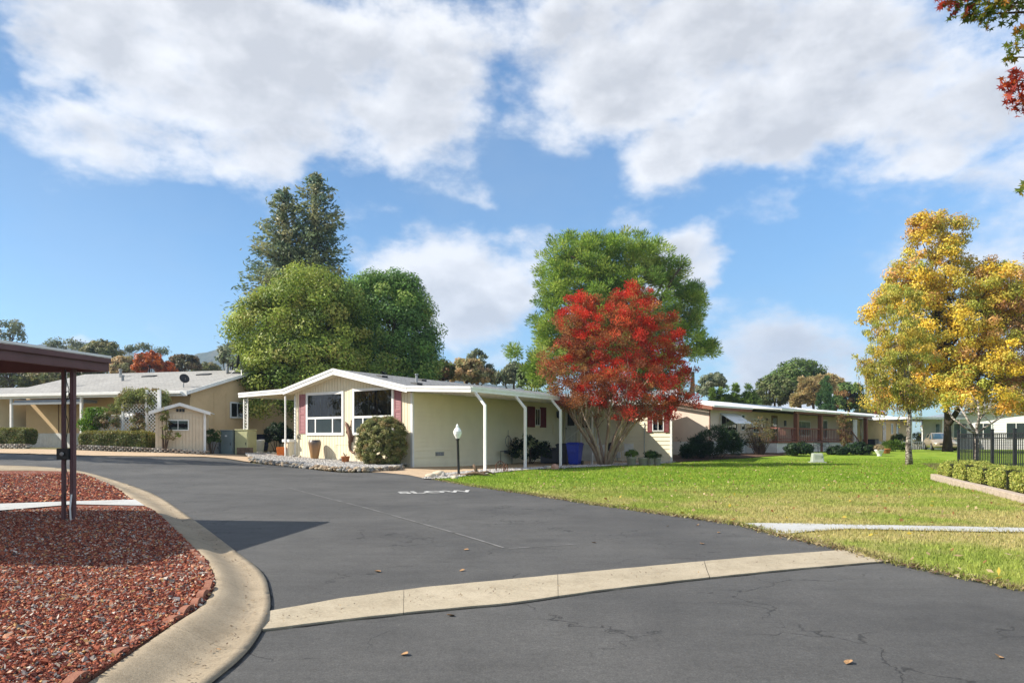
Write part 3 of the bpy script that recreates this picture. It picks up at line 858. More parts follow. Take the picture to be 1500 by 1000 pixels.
# scrappy litter along the lawn's edge
P = []
for (ax, ay), (bx, by) in zip(L1[:-1], L1[1:]):
    for _ in range(int(170 * math.hypot(bx - ax, by - ay))):
        t = random.random(); P.append((ax + (bx - ax) * t + random.gauss(.0, .08), ay + (by - ay) * t + random.gauss(.03, .12) - abs(random.gauss(0, .03))))
P = np.array(P); P = np.concatenate([P, (g(P[:, 0], P[:, 1]) + .025)[:, None]], 1)
co, cl = leaves(P, unit(r.normal(size=P.shape) * .6 + np.array([0, 0, 1.])), r.uniform(.03, .09, len(P)), r.uniform(.015, .04, len(P)), pick([((.36, .28, .15), 3), ((.45, .38, .22), 2), ((.16, .1, .06), 3)], len(P), r), None, r)
o = link('leaf_litter', np_mesh('leaf_litter', co, 4, cl), leaf_mat('leaf'), None); o['kind'] = 'stuff'
# single leaves on the asphalt
lm = MB()
pts = []
for i in range(9):
    t = i / 8; w = .38 * math.sin(math.pi * t) ** .7
    pts.append(((t - .5), w, .25 * (t - .5) ** 2 + w * .35)); 
vs = [(a, b, c) for a, b, c in pts] + [(a, 0, .25 * a * a) for a, b, c in pts] + [(a, -b, c * 1.2) for a, b, c in pts]
lm.add(vs, [(i, i + 1, 9 + i + 1, 9 + i) for i in range(8)] + [(9 + i, 10 + i, 19 + i, 18 + i) for i in range(8)])
lme = lm.mesh('fallen_leaf')
M_LEAF = pm('dry_leaf', (.36, .22, .11), (.22, .12, .06), 6., .8, .2, bump=.2)
for px, py in [(1463, 966), (1243, 974), (683, 806), (593, 962), (660, 904), (677, 837), (1318, 768), (1022, 770), (978, 771), (1053, 781), (1028, 797), (1185, 798), (1074, 766), (1222, 798), (1326, 826), (316, 957), (337, 902), (553, 838), (870, 795)]:
    q = gp(px, py); e = link('fallen_leaf', lme, M_LEAF)
    e.location = (q[0], q[1], ground(*q) + .006); s = random.uniform(.045, .08); e.scale = (s, s, s)
    e.rotation_euler = (random.uniform(-.4, .4), random.uniform(-.3, .3), random.uniform(0, 6.28))
    tag(e, 'curled dry brown leaf lying on the pavement', 'leaf', 'dry leaves scattered on the pavement')
# ------------------------------------------------------------------ shared building materials
M_CREAM = pm('cream_paint', (.78, .70, .52), (.71, .63, .46), 1.2, .7, .3, bump=.08)
M_SIDING = pm('cream_siding', (.82, .75, .56), (.75, .68, .5), .9, .65, .3, bump=.06)
M_WHITE = pm('white_paint', (.80, .80, .78), (.70, .70, .68), 2., .55, .4, bump=.04)
M_WHITE2 = pm('weathered_white', (.72, .72, .70), (.58, .58, .56), 3., .7, .3, bump=.1)
M_TAN = pm('tan_stucco', (.66, .48, .28), (.58, .42, .24), 1.1, .85, .2, bump=.2, bscale=60.)
M_TANWOOD = pm('tan_boards', (.66, .56, .42), (.58, .48, .35), 1.3, .8, .2, bump=.1)
M_MAROON = pm('maroon_shutter', (.34, .15, .16), (.28, .12, .13), 2., .6, .3, bump=.05)
M_DKRED = pm('dark_red_shutter', (.17, .03, .03), (.12, .02, .02), 2., .6, .3, bump=.05)
M_BLACK = pm('black_metal', (.02, .02, .022), (.012, .012, .012), 4., .45, .4, bump=.05)
M_DKPLAST = pm('dark_vent', (.03, .032, .035), (.02, .02, .02), 4., .6, .3, bump=.05)
M_GREYMET = pm('grey_metal', (.35, .36, .37), (.26, .27, .28), 4., .5, .5, .6, bump=.08)
M_BLIND = pm('window_blind', (.62, .63, .60), (.5, .52, .5), 3., .8, .2, bump=.05)
M_GREENBLIND = pm('window_curtain', (.36, .5, .4), (.3, .42, .34), 3., .8, .2, bump=.05)
M_INTERIOR = pm('room_dark', (.06, .05, .04), (.03, .028, .025), 2., .9, .1, bump=0)
M_CURT = pm('curtain_tan', (.28, .24, .18), (.2, .17, .12), 6., .9, .1, bump=.1, stretch=(6, 1, .3))
def mat_glass():
    m, nt, out = new_mat('window_glass')
    a = N(nt, 'ShaderNodeBsdfGlossy'); a.inputs['Roughness'].default_value = .015; a.inputs['Color'].default_value = (1, 1, 1, 1)
    t = N(nt, 'ShaderNodeBsdfTransparent'); t.inputs['Color'].default_value = (.55, .6, .58, 1)
    f = N(nt, 'ShaderNodeFresnel'); f.inputs['IOR'].default_value = 1.52
    wv = N(nt, 'ShaderNodeBump'); wv.inputs['Strength'].default_value = .03; wv.inputs['Distance'].default_value = .05
    nt.links.new(noise(nt, objco(nt), 1.3, 1), wv.inputs['Height']); nt.links.new(wv.outputs[0], a.inputs['Normal'])
    ff = math_(nt, 'MULTIPLY_ADD', f.outputs[0], 1.1, .01, clamp=True)
    mx = N(nt, 'ShaderNodeMixShader'); nt.links.new(ff, mx.inputs[0]); nt.links.new(t.outputs[0], mx.inputs[1]); nt.links.new(a.outputs[0], mx.inputs[2])
    nt.links.new(mx.outputs[0], out.inputs['Surface'])
    return m
M_GLASS = mat_glass()
def mat_shingle(name, a, b, c):
    m, nt, out = new_mat(name); v = objco(nt)
    br = N(nt, 'ShaderNodeTexBrick'); br.offset = .5; nt.links.new(v, br.inputs['Vector'])
    br.inputs['Scale'].default_value = 1.; br.inputs['Brick Width'].default_value = .3; br.inputs['Row Height'].default_value = .16
    br.inputs['Mortar Size'].default_value = .008; br.inputs['Color1'].default_value = c4(a); br.inputs['Color2'].default_value = c4(b); br.inputs['Mortar'].default_value = c4(c)
    br.inputs['Bias'].default_value = 0
    col = mixc(nt, .5, br.outputs[0], ramp(nt, noise(nt, v, 6., 5, .7), [(.3, (.7, .7, .7)), (.7, (1.2, 1.2, 1.2))]), 'MULTIPLY')
    col = mixc(nt, .4, col, ramp(nt, noise(nt, v, .5, 4, .6), [(.3, (.75, .75, .75)), (.7, (1.15, 1.15, 1.15))]), 'MULTIPLY')
    bsdf(nt, out, col, .95, .15, 0, br.outputs['Fac'], -.4, .02)
    return m
M_SHING = mat_shingle('grey_shingle', (.27, .275, .285), (.19, .195, .2), (.09, .09, .095))
M_SHING2 = mat_shingle('pale_shingle', (.35, .345, .33), (.29, .285, .275), (.18, .178, .175))
M_METROOF = pm('white_metal_roof', (.78, .79, .80), (.62, .64, .66), 1.5, .45, .5, bump=.05, stretch=(.3, 3, 1))

def boards(mb, x0, x1, zb, ztop, y, w=.2, gap=.022, th=.035):
    """vertical boards on a wall facing -y; ztop(x) gives the height"""
    n = max(1, round((x1 - x0) / w)); w = (x1 - x0) / n
    for i in range(n):
        a, b = x0 + i * w + gap / 2, x0 + (i + 1) * w - gap / 2
        mb.prism([(a, y, zb), (b, y, zb), (b, y, ztop(b)), (a, y, ztop(a))], (0, -th, 0))
def laps(mb, p, q, z0, z1, nrm, h=.2, th=.035):
    """lapped siding between two plan points, facing nrm"""
    p, q, nrm = Vector((*p, 0)), Vector((*q, 0)), Vector((*nrm, 0))
    n = max(1, round((z1 - z0) / h)); h = (z1 - z0) / n
    for i in range(n):
        za, zb = z0 + i * h, z0 + (i + 1) * h
        mb.prism([p + Vector((0, 0, za)), p + nrm * th + Vector((0, 0, za)), p + nrm * .004 + Vector((0, 0, zb)), p + Vector((0, 0, zb))], q - p)
def slab(mb, a, b, c, d, th):
    """roof slab: four top corners, thickness th straight down"""
    mb.prism([a, b, c, d], (0, 0, -th))
def window(parent, x0, x1, z0, z1, y, fr=.08, mull=(), rail=(), mat=None, panes=True, depth=.06, back=None, frame_d=.05):
    """window on a wall facing -y; returns the frame. mull: x of uprights, rail: z of cross bars"""
    mb = MB(); y0, y1 = y - frame_d, y
    mb.box(x0, x1, y0, y1, z0, z0 + fr); mb.box(x0, x1, y0, y1, z1 - fr, z1)
    mb.box(x0, x0 + fr, y0, y1, z0 + fr, z1 - fr); mb.box(x1 - fr, x1, y0, y1, z0 + fr, z1 - fr)
    for m in mull:
        mx, za, zb = m if hasattr(m, '__len__') else (m, z0 + fr, z1 - fr)
        mb.box(mx - fr * .3, mx + fr * .3, y0 + .008, y1, za, zb)
    for rz_ in rail:
        mb.box(x0 + fr, x1 - fr, y0 + .006, y1, rz_ - fr * .4, rz_ + fr * .4)
    f = mb.build('window', mat or M_WHITE, parent)
    if panes:
        MB().quad((x0 + fr, y - .02, z0 + fr), (x1 - fr, y - .02, z0 + fr), (x1 - fr, y - .02, z1 - fr), (x0 + fr, y - .02, z1 - fr)).build('pane', M_GLASS, f)
        MB().quad((x0 + fr, y - .004, z0 + fr), (x1 - fr, y - .004, z0 + fr), (x1 - fr, y - .004, z1 - fr), (x0 + fr, y - .004, z1 - fr)).build('blind_or_dark_room', back or M_INTERIOR, f)  # backing sheet; by default a dark tone stands for the unlit room
    return f
def shutter(parent, x0, x1, z0, z1, y, mat):
    mb = MB(); mb.box(x0, x1, y - .02, y, z0, z1)
    w = (x1 - x0) * .16; zm = (z0 + z1) / 2
    for a, b in ((z0, z0 + .1), (zm - .05, zm + .05), (z1 - .1, z1)): mb.box(x0 + w, x1 - w, y - .04, y - .02, a, b)
    mb.box(x0, x0 + w, y - .04, y - .02, z0, z1); mb.box(x1 - w, x1, y - .04, y - .02, z0, z1)
    for za, zb in ((z0 + .1, zm - .05), (zm + .05, z1 - .1)):
        k = int((zb - za) / .07)
        for i in range(k):
            t = za + (zb - za) * (i + .5) / k
            mb.prism([(x0 + w, y - .02, t - .03), (x0 + w, y - .036, t - .03), (x0 + w, y - .02, t + .03)], (x1 - x0 - 2 * w, 0, 0))
    return mb.build('shutter', mat, parent)

# ------------------------------------------------------------------ the cream corner house
OX, OY = -4.5, 31.0; RZ = -R(33.2)
ca_, sa_ = math.cos(RZ), math.sin(RZ)
def hw(x, y): return (OX + x * ca_ - y * sa_, OY + x * sa_ + y * ca_)     # house to world
hs = thing('manufactured_house', 'cream manufactured home with white gable fascia, two picture windows and a side carport roof', 'house', (OX, OY, 0), RZ)
XL, XR, XRG = -8.06, 0., -4.6
ZL, ZRG, ZR = 3.82, 4.66, 3.62               # roof top at left eave, ridge, right eave
def rooftop(x): return ZL + (ZRG - ZL) * (x + 8.3) / (XRG + 8.3) if x < XRG else ZRG + (ZR - ZRG) * (x - XRG) / (.15 - XRG)
mb = MB()
core = [(XL + .03, -.02, -.3), (XR - .03, -.02, -.3), (XR - .03, -.02, rooftop(0) - .3), (XRG, -.02, ZRG - .3), (XL + .03, -.02, rooftop(XL) - .3)]
mb.prism([(a, .01, c) for a, b, c in core], (0, 18.5, 0))
mb.prism([(XL, 14.23, -.3), (7.0, 14.23, -.3), (4.3, 21.7, -.3), (XL, 21.7, -.3)], (0, 0, 3.65))
mb.build('house_body', M_CREAM, hs)
mb = MB(); boards(mb, XL, XR - .1, -.2, lambda x: rooftop(x) - .22, .006)
mb.build('front_wall', M_CREAM, hs)
mb = MB(); laps(mb, (XR - .03, 0), (XR - .03, 14.2), -.25, .75, (1, 0), .33); laps(mb, (XR - .03, 0), (XR - .03, 14.2), .75, 3.5, (1, 0), .2)
laps(mb, (0.02, 14.23), (7.0, 14.23), -.25, 3.3, (0, -1), .235)
laps(mb, (7.0, 14.23), (4.3, 21.7), -.25, 3.3, (.94, .34), .235)
laps(mb, (XL + .03, 18), (XL + .03, 0), -.25, 3.3, (-1, 0), .235)
mb.build('siding', M_SIDING, hs)
MB().box(-.1, .016, -.05, .07, -.2, 3.38).build('corner_trim', M_WHITE, hs)
MB().box(6.93, 7.03, 14.15, 14.19, -.2, 3.2).build('corner_trim', M_WHITE, hs); MB().box(XL - .02, XL + .08, -.055, -.03, -.1, 3.5).build('corner_trim', M_WHITE, hs)
# roofs
yf, yb = -.55, 18.8
mb = MB(); th = .1
slab(mb, (-8.3, yf, ZL), (XRG, yf, ZRG), (XRG, yb, ZRG), (-8.3, yb, ZL), th)
slab(mb, (XRG, yf, ZRG), (.15, yf, ZR), (.15, yb, ZR), (XRG, yb, ZRG), th)
ro = mb.build('roof', M_SHING, hs)
mb = MB(); slab(mb, (.17, yf, ZR - .01), (3.7, yf, 3.45), (3.7, 14.1, 3.42), (.17, 14.1, ZR - .01), .07)
mb.build('carport_roof', M_SHING, hs)
mb = MB(); mb.quad((.16, yf + .02, ZR - .2), (.16, 14.1, ZR - .2), (3.62, 14.1, 3.26), (3.62, yf + .02, 3.26))
n = 16
for i in range(n):
    y_ = .1 + 13.6 * i / (n - 1); mb.prism([(.2, y_, ZR - .205), (.2, y_ + .04, ZR - .205), (3.6, y_ + .04, 3.255), (3.6, y_, 3.255)], (0, 0, -.03))
mb.build('carport_ceiling', M_WHITE2, hs)
# cross wing roof
mb = MB()
slab(mb, (-8.6, 13.7, 3.45), (7.4, 13.7, 3.45), (5.9, 17.9, 4.35), (-8.6, 17.9, 4.35), .1); slab(mb, (-8.6, 17.9, 4.35), (5.9, 17.9, 4.35), (4.4, 22.1, 3.45), (-8.6, 22.1, 3.45), .1)
mb.prism([(6.95, 14.3, 3.3), (4.3, 21.6, 3.3), (5.6, 17.9, 4.2)], (-.2, 0, 0))
mb.build('roof', M_SHING, hs)
# fascia boards with a gutter lip
fa = MB()
def fascia(p, q, h=.27, t=.035):
    p, q = Vector(p), Vector(q)
    d = (q - p).normalized(); nrm = Vector((d.y, -d.x, 0)).normalized() * t
    fa.prism([p + Vector((0, 0, .03)), q + Vector((0, 0, .03)), q + Vector((0, 0, -h)), p + Vector((0, 0, -h))], nrm)
    fa.prism([p + nrm + Vector((0, 0, .03)), q + nrm + Vector((0, 0, .03)), q + nrm + Vector((0, 0, -h * .33)), p + nrm + Vector((0, 0, -h * .33))], nrm * .7)
fascia((-8.3, yf, ZL), (XRG, yf, ZRG)); fascia((XRG + .004, yf, ZRG), (.15, yf, ZR)); fascia((.17, yf, ZR), (3.7, yf, 3.45), .22)
fascia((3.7, yf, 3.45), (3.7, 14.1, 3.42), .2); fascia((-12.0, yf, 3.74), (-8.31, yf, ZL - .01), .22); fascia((-12.0, 5.5, 3.74), (-12.0, yf, 3.74), .2)
fascia((3.8, 13.68, 3.45), (7.4, 13.68, 3.45), .2); fascia((7.42, 13.7, 3.45), (5.92, 17.9, 4.35), .2)
fa.build('fascia', M_WHITE, hs)
mb = MB(); mb.quad((-8.28, yf + .03, ZL - .24), (XRG, yf + .03, ZRG - .24), (XRG, .0, ZRG - .24), (-8.28, .0, ZL - .24)); mb.quad((XRG, yf + .03, ZRG - .24), (.15, yf + .03, ZR - .24), (.15, 0, ZR - .24), (XRG, 0, ZRG - .24))
mb.build('eave_soffit', M_CREAM, hs)
mb = MB(); slab(mb, (-11.98, yf + .02, 3.72), (-8.32, yf + .02, ZL - .03), (-8.32, 5.5, ZL - .03), (-11.98, 5.5, 3.72), .06)
mb.build('awning_roof', M_WHITE2, hs)
mb = MB()
for i in range(12):
    x_ = -11.9 + 3.5 * i / 11; z_ = 3.62 + .08 * i / 11
    mb.box(x_, x_ + .05, yf + .1, 5.4, z_ - .03, z_)
mb.build('awning_ceiling', M_CREAM, hs)
# roof vents
for x_, y_, s in ((-3.1, 1.2, 1), (-1.2, 1.6, 1), (1.6, 7.6, .8), (-3.4, 4.5, 1), (2.2, 3.2, .8)):
    z_ = rooftop(x_) if x_ < .15 else ZR - .01 - (x_ - .17) * .048
    mb = MB(); mb.prism([(x_ - .22 * s, y_ - .2, z_ - .03), (x_ + .22 * s, y_ - .2, z_ - .08), (x_ + .2 * s, y_ - .17, z_ + .06), (x_ - .2 * s, y_ - .17, z_ + .1)], (0, .4, 0))
    mb.build('roof_vent', M_DKPLAST, hs)
mb = MB(); mb.lathe([(.06, -.2), (.06, .35), (.09, .36), (.09, .42)], 10, (-2.4, 3., rooftop(-2.4))); mb.build('vent_pipe', M_GREYMET, hs)
# carport posts with kneed tops
for y_ in (-.26, 2.9, 6.2, 9.66):
    zg = ground(*hw(4.2, y_)) - .02
    mb = MB()
    mb.beam((4.2, y_, zg), (4.2, y_, 2.72), .11, .08); mb.beam((4.2, y_, 2.68), (3.66, y_, 3.27), .1, .075, (0, 1, 0)); mb.box(4.1, 4.3, y_ - .09, y_ + .09, zg, zg + .03)
    mb.build('carport_post', M_WHITE, hs)
# left awning: lacy double post, plain post
def scroll_post(x_, y_, z0, z1, parent, along=(1, 0)):
    mb = MB(); ax, ay = along
    for s in (-.16, .16): mb.box(x_ + s * ax - .03, x_ + s * ax + .03, y_ + s * ay - .03, y_ + s * ay + .03, z0, z1)
    n = int((z1 - z0) / .42)
    for i in range(n):
        zc = z0 + (i + .5) * (z1 - z0) / n
        pts = []
        for k in range(15):
            t = k / 14; a = (t * 2 - 1) * 4.2; rr_ = .125 * (1 - .55 * abs(t * 2 - 1))
            pts.append((x_ + ax * rr_ * math.sin(a), y_ + ay * rr_ * math.sin(a), zc + (t - .5) * .40))
        mb.tube(pts, .012, 4)
        mb.tube([(2 * x_ - p[0], 2 * y_ - p[1], p[2]) for p in pts], .012, 4)
    return mb.build('scroll_post', M_WHITE, parent)
scroll_post(-11.75, -.3, .2, 3.5, hs); scroll_post(-8.4, -.35, .2, 3.5, hs, (-.77, .63))
mb = MB(); mb.beam((-11.7, 3.6, .2), (-11.7, 3.6, 3.6), .1, .1); mb.build('awning_post', M_WHITE, hs)
# windows of the gable
wd = window(hs, -7.16, -4.43, 1.46, 3.62, -.026, .13, [(-6.45, 1.55, 2.3), (-5.2, 1.55, 2.3)], [2.33])
for a_, b_ in ((-7.05, -6.45), (-5.2, -4.55)): MB().quad((a_, -.034, 1.56), (b_, -.034, 1.56), (b_, -.034, 2.3), (a_, -.034, 2.3)).build('blind_or_dark_room', M_BLIND, wd)
MB().quad((-6.43, -.034, 1.56), (-5.22, -.034, 1.56), (-5.22, -.034, 2.3), (-6.43, -.034, 2.3)).build('curtain', M_GREENBLIND, wd)
for x_ in (-6.6, -6.1, -5.55, -5.2, -4.9): MB().box(x_ - .03, x_ + .03, -.036, -.03, 2.4, 3.3 if x_ != -5.55 else 3.1).build('curtain', M_CURT, wd)
wd = window(hs, -3.82, -1.12, 1.46, 3.70, -.026, .13, [(-3.1, 1.55, 2.3), (-1.85, 1.55, 2.3)], [2.33])
for a_, b_ in ((-3.7, -3.1), (-1.85, -1.24)): MB().quad((a_, -.034, 1.56), (b_, -.034, 1.56), (b_, -.034, 2.3), (a_, -.034, 2.3)).build('blind_or_dark_room', M_BLIND, wd)
MB().quad((-3.08, -.034, 1.56), (-1.87, -.034, 1.56), (-1.87, -.034, 2.3), (-3.08, -.034, 2.3)).build('curtain', M_GREENBLIND, wd)
for x_ in (-3.3, -2.75, -2.2, -1.5): MB().box(x_ - .03, x_ + .03, -.036, -.03, 2.4, 3.5).build('curtain', M_CURT, wd)
shutter(hs, -7.68, -7.2, 1.56, 3.56, -.028, M_MAROON); shutter(hs, -1.08, -.66, 1.56, 3.6, -.028, M_MAROON)
# little end wall with a white cap, and the house number
mb = MB(); mb.box(XL - .45, XL - .02, -.35, -.05, 0, 1.12); mb.build('low_pier', M_CREAM, hs)
mb = MB(); mb.box(XL - .52, XL + .05, -.42, -.03, 1.12, 1.26); mb.build('pier_cap', M_WHITE, hs)
nm = text_mesh('62', .34); nm.transform(Matrix.Translation((-7.72, -.05, 1.28)) @ Matrix.Rotation(R(90), 4, 'X'))
link('house_number', nm, M_BLACK, hs)
mb = MB()
for x_, z_ in ((-3.6, 1.0), (-5.0, 1.0)): mb.box(min(x_, x_), x_ + .015, -.045, -.025, .2, 1.0)
mb.box(-5.0, -3.6, -.045, -.025, 1.0, 1.02); mb.build('access_panel', M_CREAM, hs)
# long wall: vents, window with dark red shutters, meter panel, lamp
def on_side(mbx, fn):
    """turn geometry made for a wall facing -y into one facing +x at x=0"""
    for i in range(fn, len(mbx.v)):
        x, y, z = mbx.v[i]; mbx.v[i] = (-y, x, z)
def side_obj(o, par):
    o.parent = par; o.rotation_euler = (0, 0, R(90)); return o
for y_ in (1.6, 7.4, 12.2):
    mb = MB(); mb.box(.0, .02, y_, y_ + .62, .48, .66)
    for k in range(3): mb.box(.018, .03, y_ + .06 + k * .19, y_ + .2 + k * .19, .5, .64)
    mb.build('skirting_vent', M_GREYMET, hs)
f = window(hs, 10.62, 11.2, 2.05, 3.05, -.012, .05, [10.91], [], M_WHITE); f.rotation_euler = (0, 0, R(90))
for a_, b_ in ((9.82, 10.6), (11.22, 11.9)):
    s_ = shutter(hs, a_, b_, 1.95, 3.15, -.012, M_DKRED); s_.rotation_euler = (0, 0, R(90))
mb = MB(); mb.box(0, .06, 12.75, 13.35, 1.55, 2.2); mb.build('meter_box', M_SIDING, hs)
mb = MB(); mb.lathe([(.03, 0), (.09, .05), (.1, .3), (.06, .42), (.02, .46)], 10, (.12, 13.25, 2.55)); mb.box(0, .1, 13.22, 13.28, 2.9, 2.95); mb.build('wall_lantern', M_BLACK, hs)
# end wall: door and its window
mb = MB(); mb.box(.12, .92, 14.15, 14.2, .92, 3.1)
dr = mb.build('door', M_WHITE2, hs)
MB().box(.28, .76, 14.13, 14.148, 2.1, 2.95).build('door_window', M_DKPLAST, dr)
mb = MB(); mb.lathe([(.02, 0), (.04, .03), (.03, .06)], 8, (.2, 14.1, 1.9)); mb.build('handle', M_BLACK, dr)
mb = MB(); mb.box(.02, .11, 14.13, 14.19, .9, 3.2); mb.box(.93, 1.02, 14.13, 14.19, .9, 3.2); mb.box(.02, 1.02, 14.13, 14.19, 3.11, 3.2); mb.build('door_frame', M_CREAM, hs)
window(hs, 5.85, 6.55, 1.72, 2.75, 14.19, .05, [6.2], [], M_WHITE)
shutter(hs, 5.55, 5.83, 1.65, 2.8, 14.19, M_DKRED); shutter(hs, 6.57, 6.85, 1.65, 2.8, 14.19, M_DKRED)
mb = MB(); mb.tube([(5.35, 14.17, .35), (5.35, 14.17, 2.2), (5.35, 14.2, 2.25)], .022, 6); mb.build('conduit', M_GREYMET, hs)
mb = MB(); mb.box(3.55, 3.85, 14.1, 14.2, .15, .5); mb.build('outlet_box', M_WHITE, hs)
# porch steps
ps = thing('porch_steps', 'white railed wooden porch steps leading up to the back door', 'steps', (*hw(0, 0), 0), RZ)
mb = MB(); mb.box(1.2, 3.0, 12.9, 14.1, .78, .92); mb.box(1.25, 2.95, 12.95, 14.1, -.1, .78); mb.build('landing', M_WHITE2, ps)
for k in range(4):
    mb = MB(); mb.box(.1 + k * .28, .4 + k * .28, 12.95, 14.05, .1 + k * .19, .16 + k * .19); mb.build('tread', M_WHITE2, ps)
mb = MB()
for z_ in (1.02, 1.9): mb.beam((1.85, 12.92, z_), (2.95, 12.92, z_), .045, .045)
mb.beam((1.85, 12.92, 1.9), (.75, 12.92, 1.18), .045, .045)
for i in range(9): mb.beam((1.85 + i * 1.1 / 8, 12.92, .9), (1.85 + i * 1.1 / 8, 12.92, 1.88), .022, .022)
for i in range(5): mb.beam((.75 + i * .22, 12.92, .2 + i * .16), (.75 + i * .22, 12.92, 1.18 + i * .144), .022, .022)
mb.box(1.83, 1.88, 12.9, 12.95, .2, 1.95); mb.box(2.93, 2.98, 12.9, 12.95, .2, 1.95); mb.build('railing', M_WHITE, ps)

# ------------------------------------------------------------------ tan house on the left
TX, TY = -17.9, 38.0; TRZ = -R(14)
ct, st_ = math.cos(TRZ), math.sin(TRZ)
def tw(x, y): return (TX + x * ct - y * st_, TY + x * st_ + y * ct)
th_ = thing('manufactured_house', 'tan manufactured home with wide pale grey roof and satellite dishes behind the lattice', 'house', (TX, TY, 0), TRZ)
EZ, RGZ, LX = 3.92, 5.72, -13.4
mb = MB(); mb.prism([(LX + .3, 1.4, .3), (LX + .3, 11.5, .3), (LX + .3, 11.5, EZ - .1), (LX + .3, 6, RGZ - .12), (LX + .3, 1.4, EZ + .36)], (-LX - .6, 0, 0)); mb.build('house_body', M_TAN, th_)
mb = MB(); mb.box(-.35, -.27, .3, 11.6, .3, 3.6)
mb.prism([(-.27, .35, 3.6), (-.27, 11.6, 3.6), (-.27, 6, RGZ - .14), (-.27, .35, EZ)], (-.08, 0, 0))
for y_ in (2.3, 3.4, 7.2, 9.6): mb.box(-.268, -.25, y_, y_ + .07, .5, 4.)
mb.build('gable_wall', M_TAN, th_)
mb = MB(); mb.box(-3.4, -.36, .35, 1.5, .3, EZ - .2); mb.build('front_wall', M_TAN, th_)
mb = MB()
slab(mb, (LX, -.35, EZ), (.1, -.35, EZ), (.1, 6, RGZ), (LX, 6, RGZ), .1); slab(mb, (LX, 6, RGZ), (.1, 6, RGZ), (.1, 12.3, EZ), (LX, 12.3, EZ), .1); mb.build('roof', M_SHING2, th_)
mb = MB(); mb.box(LX, .1, -.42, -.36, EZ - .27, EZ + .02); mb.prism([(.11, -.4, EZ), (.11, 6, RGZ), (.11, 6, RGZ - .2), (.11, -.4, EZ - .2)], (.04, 0, 0)); mb.prism([(.11, 6, RGZ), (.11, 12.3, EZ), (.11, 12.3, EZ - .2), (.11, 6, RGZ - .2)], (.04, 0, 0))
mb.box(LX, -.2, -.56, -.43, EZ - .14, EZ - .02); mb.build('fascia', M_WHITE, th_)
mb = MB(); mb.box(-12.0, -7.2, -.3, .9, EZ - .52, EZ - .34); mb.build('rolled_awning', pm('blue_grey_awning', (.30, .34, .42), None, 3, .7), th_)
mb = MB(); mb.box(-12.1, -7.1, -.34, -.31, EZ - .62, EZ - .5); mb.build('awning_bar', M_WHITE, th_)
for x_ in (-12.25, -7.15):
    mb = MB(); mb.box(x_, x_ + .13, -.38, -.25, .3, EZ - .2); mb.build('porch_post', M_WHITE, th_)
mb = MB(); boards(mb, LX + .3, -3.4, .3, lambda x: 1.62, 1.39, .18, .014, .025); mb.build('skirting', M_WHITE2, th_)
mb = MB()
for x_ in (-10.6, -9.8, -6.3): mb.box(x_, x_ + .04, 1.36, 1.4, 1.65, EZ)
mb.build('wall_batten', pm('brown_trim', (.25, .17, .1)), th_)
window(th_, -6.1, -5.3, 2.2, 3.6, 1.39, .07, [-5.7], [], M_TAN)
window(th_, -3.9, -3.0, 2.3, 3.5, .34, .07, [-3.45], [], M_WHITE)
mb = MB(); slab(mb, (-4.3, -.6, 2.55), (-2.6, -.6, 2.55), (-2.6, .34, 2.95), (-4.3, .34, 2.95), .05); mb.build('window_awning', M_WHITE, th_)
f = window(th_, 3.75, 5.15, 2.55, 3.55, 0., .09, [4.45], [], M_WHITE); f.rotation_euler = (0, 0, R(90)); f.location = (-.25, 0, 0)
for x_, y_ in ((-7.2, 4.3), (-3.2, 4.4), (-1.2, 4.7)):
    z_ = EZ + (RGZ - EZ) * (y_ + .35) / 6.35
    mb = MB(); mb.prism([(x_, y_, z_ - .02), (x_ + .3, y_ + .3, z_ + .06), (x_ + .95, y_ + .3, z_ + .06), (x_ + .9, y_, z_ - .02)], (0, 0, .09)); mb.build('roof_vent', M_DKPLAST, th_)
for x_, y_, h_ in ((-10.3, 1.6, .85), (-9.1, 4.6, .4), (-1.5, 5.2, .4), (-.6, 5.6, .35), (-7.6, 3.2, .25)):
    z_ = EZ + (RGZ - EZ) * (y_ + .35) / 6.35
    mb = MB(); mb.lathe([(.09, -.1), (.09, h_), (.12, h_ + .02), (.12, h_ + .1), (.05, h_ + .12)], 10, (x_, y_, z_)); mb.build('vent_pipe', M_GREYMET, th_)
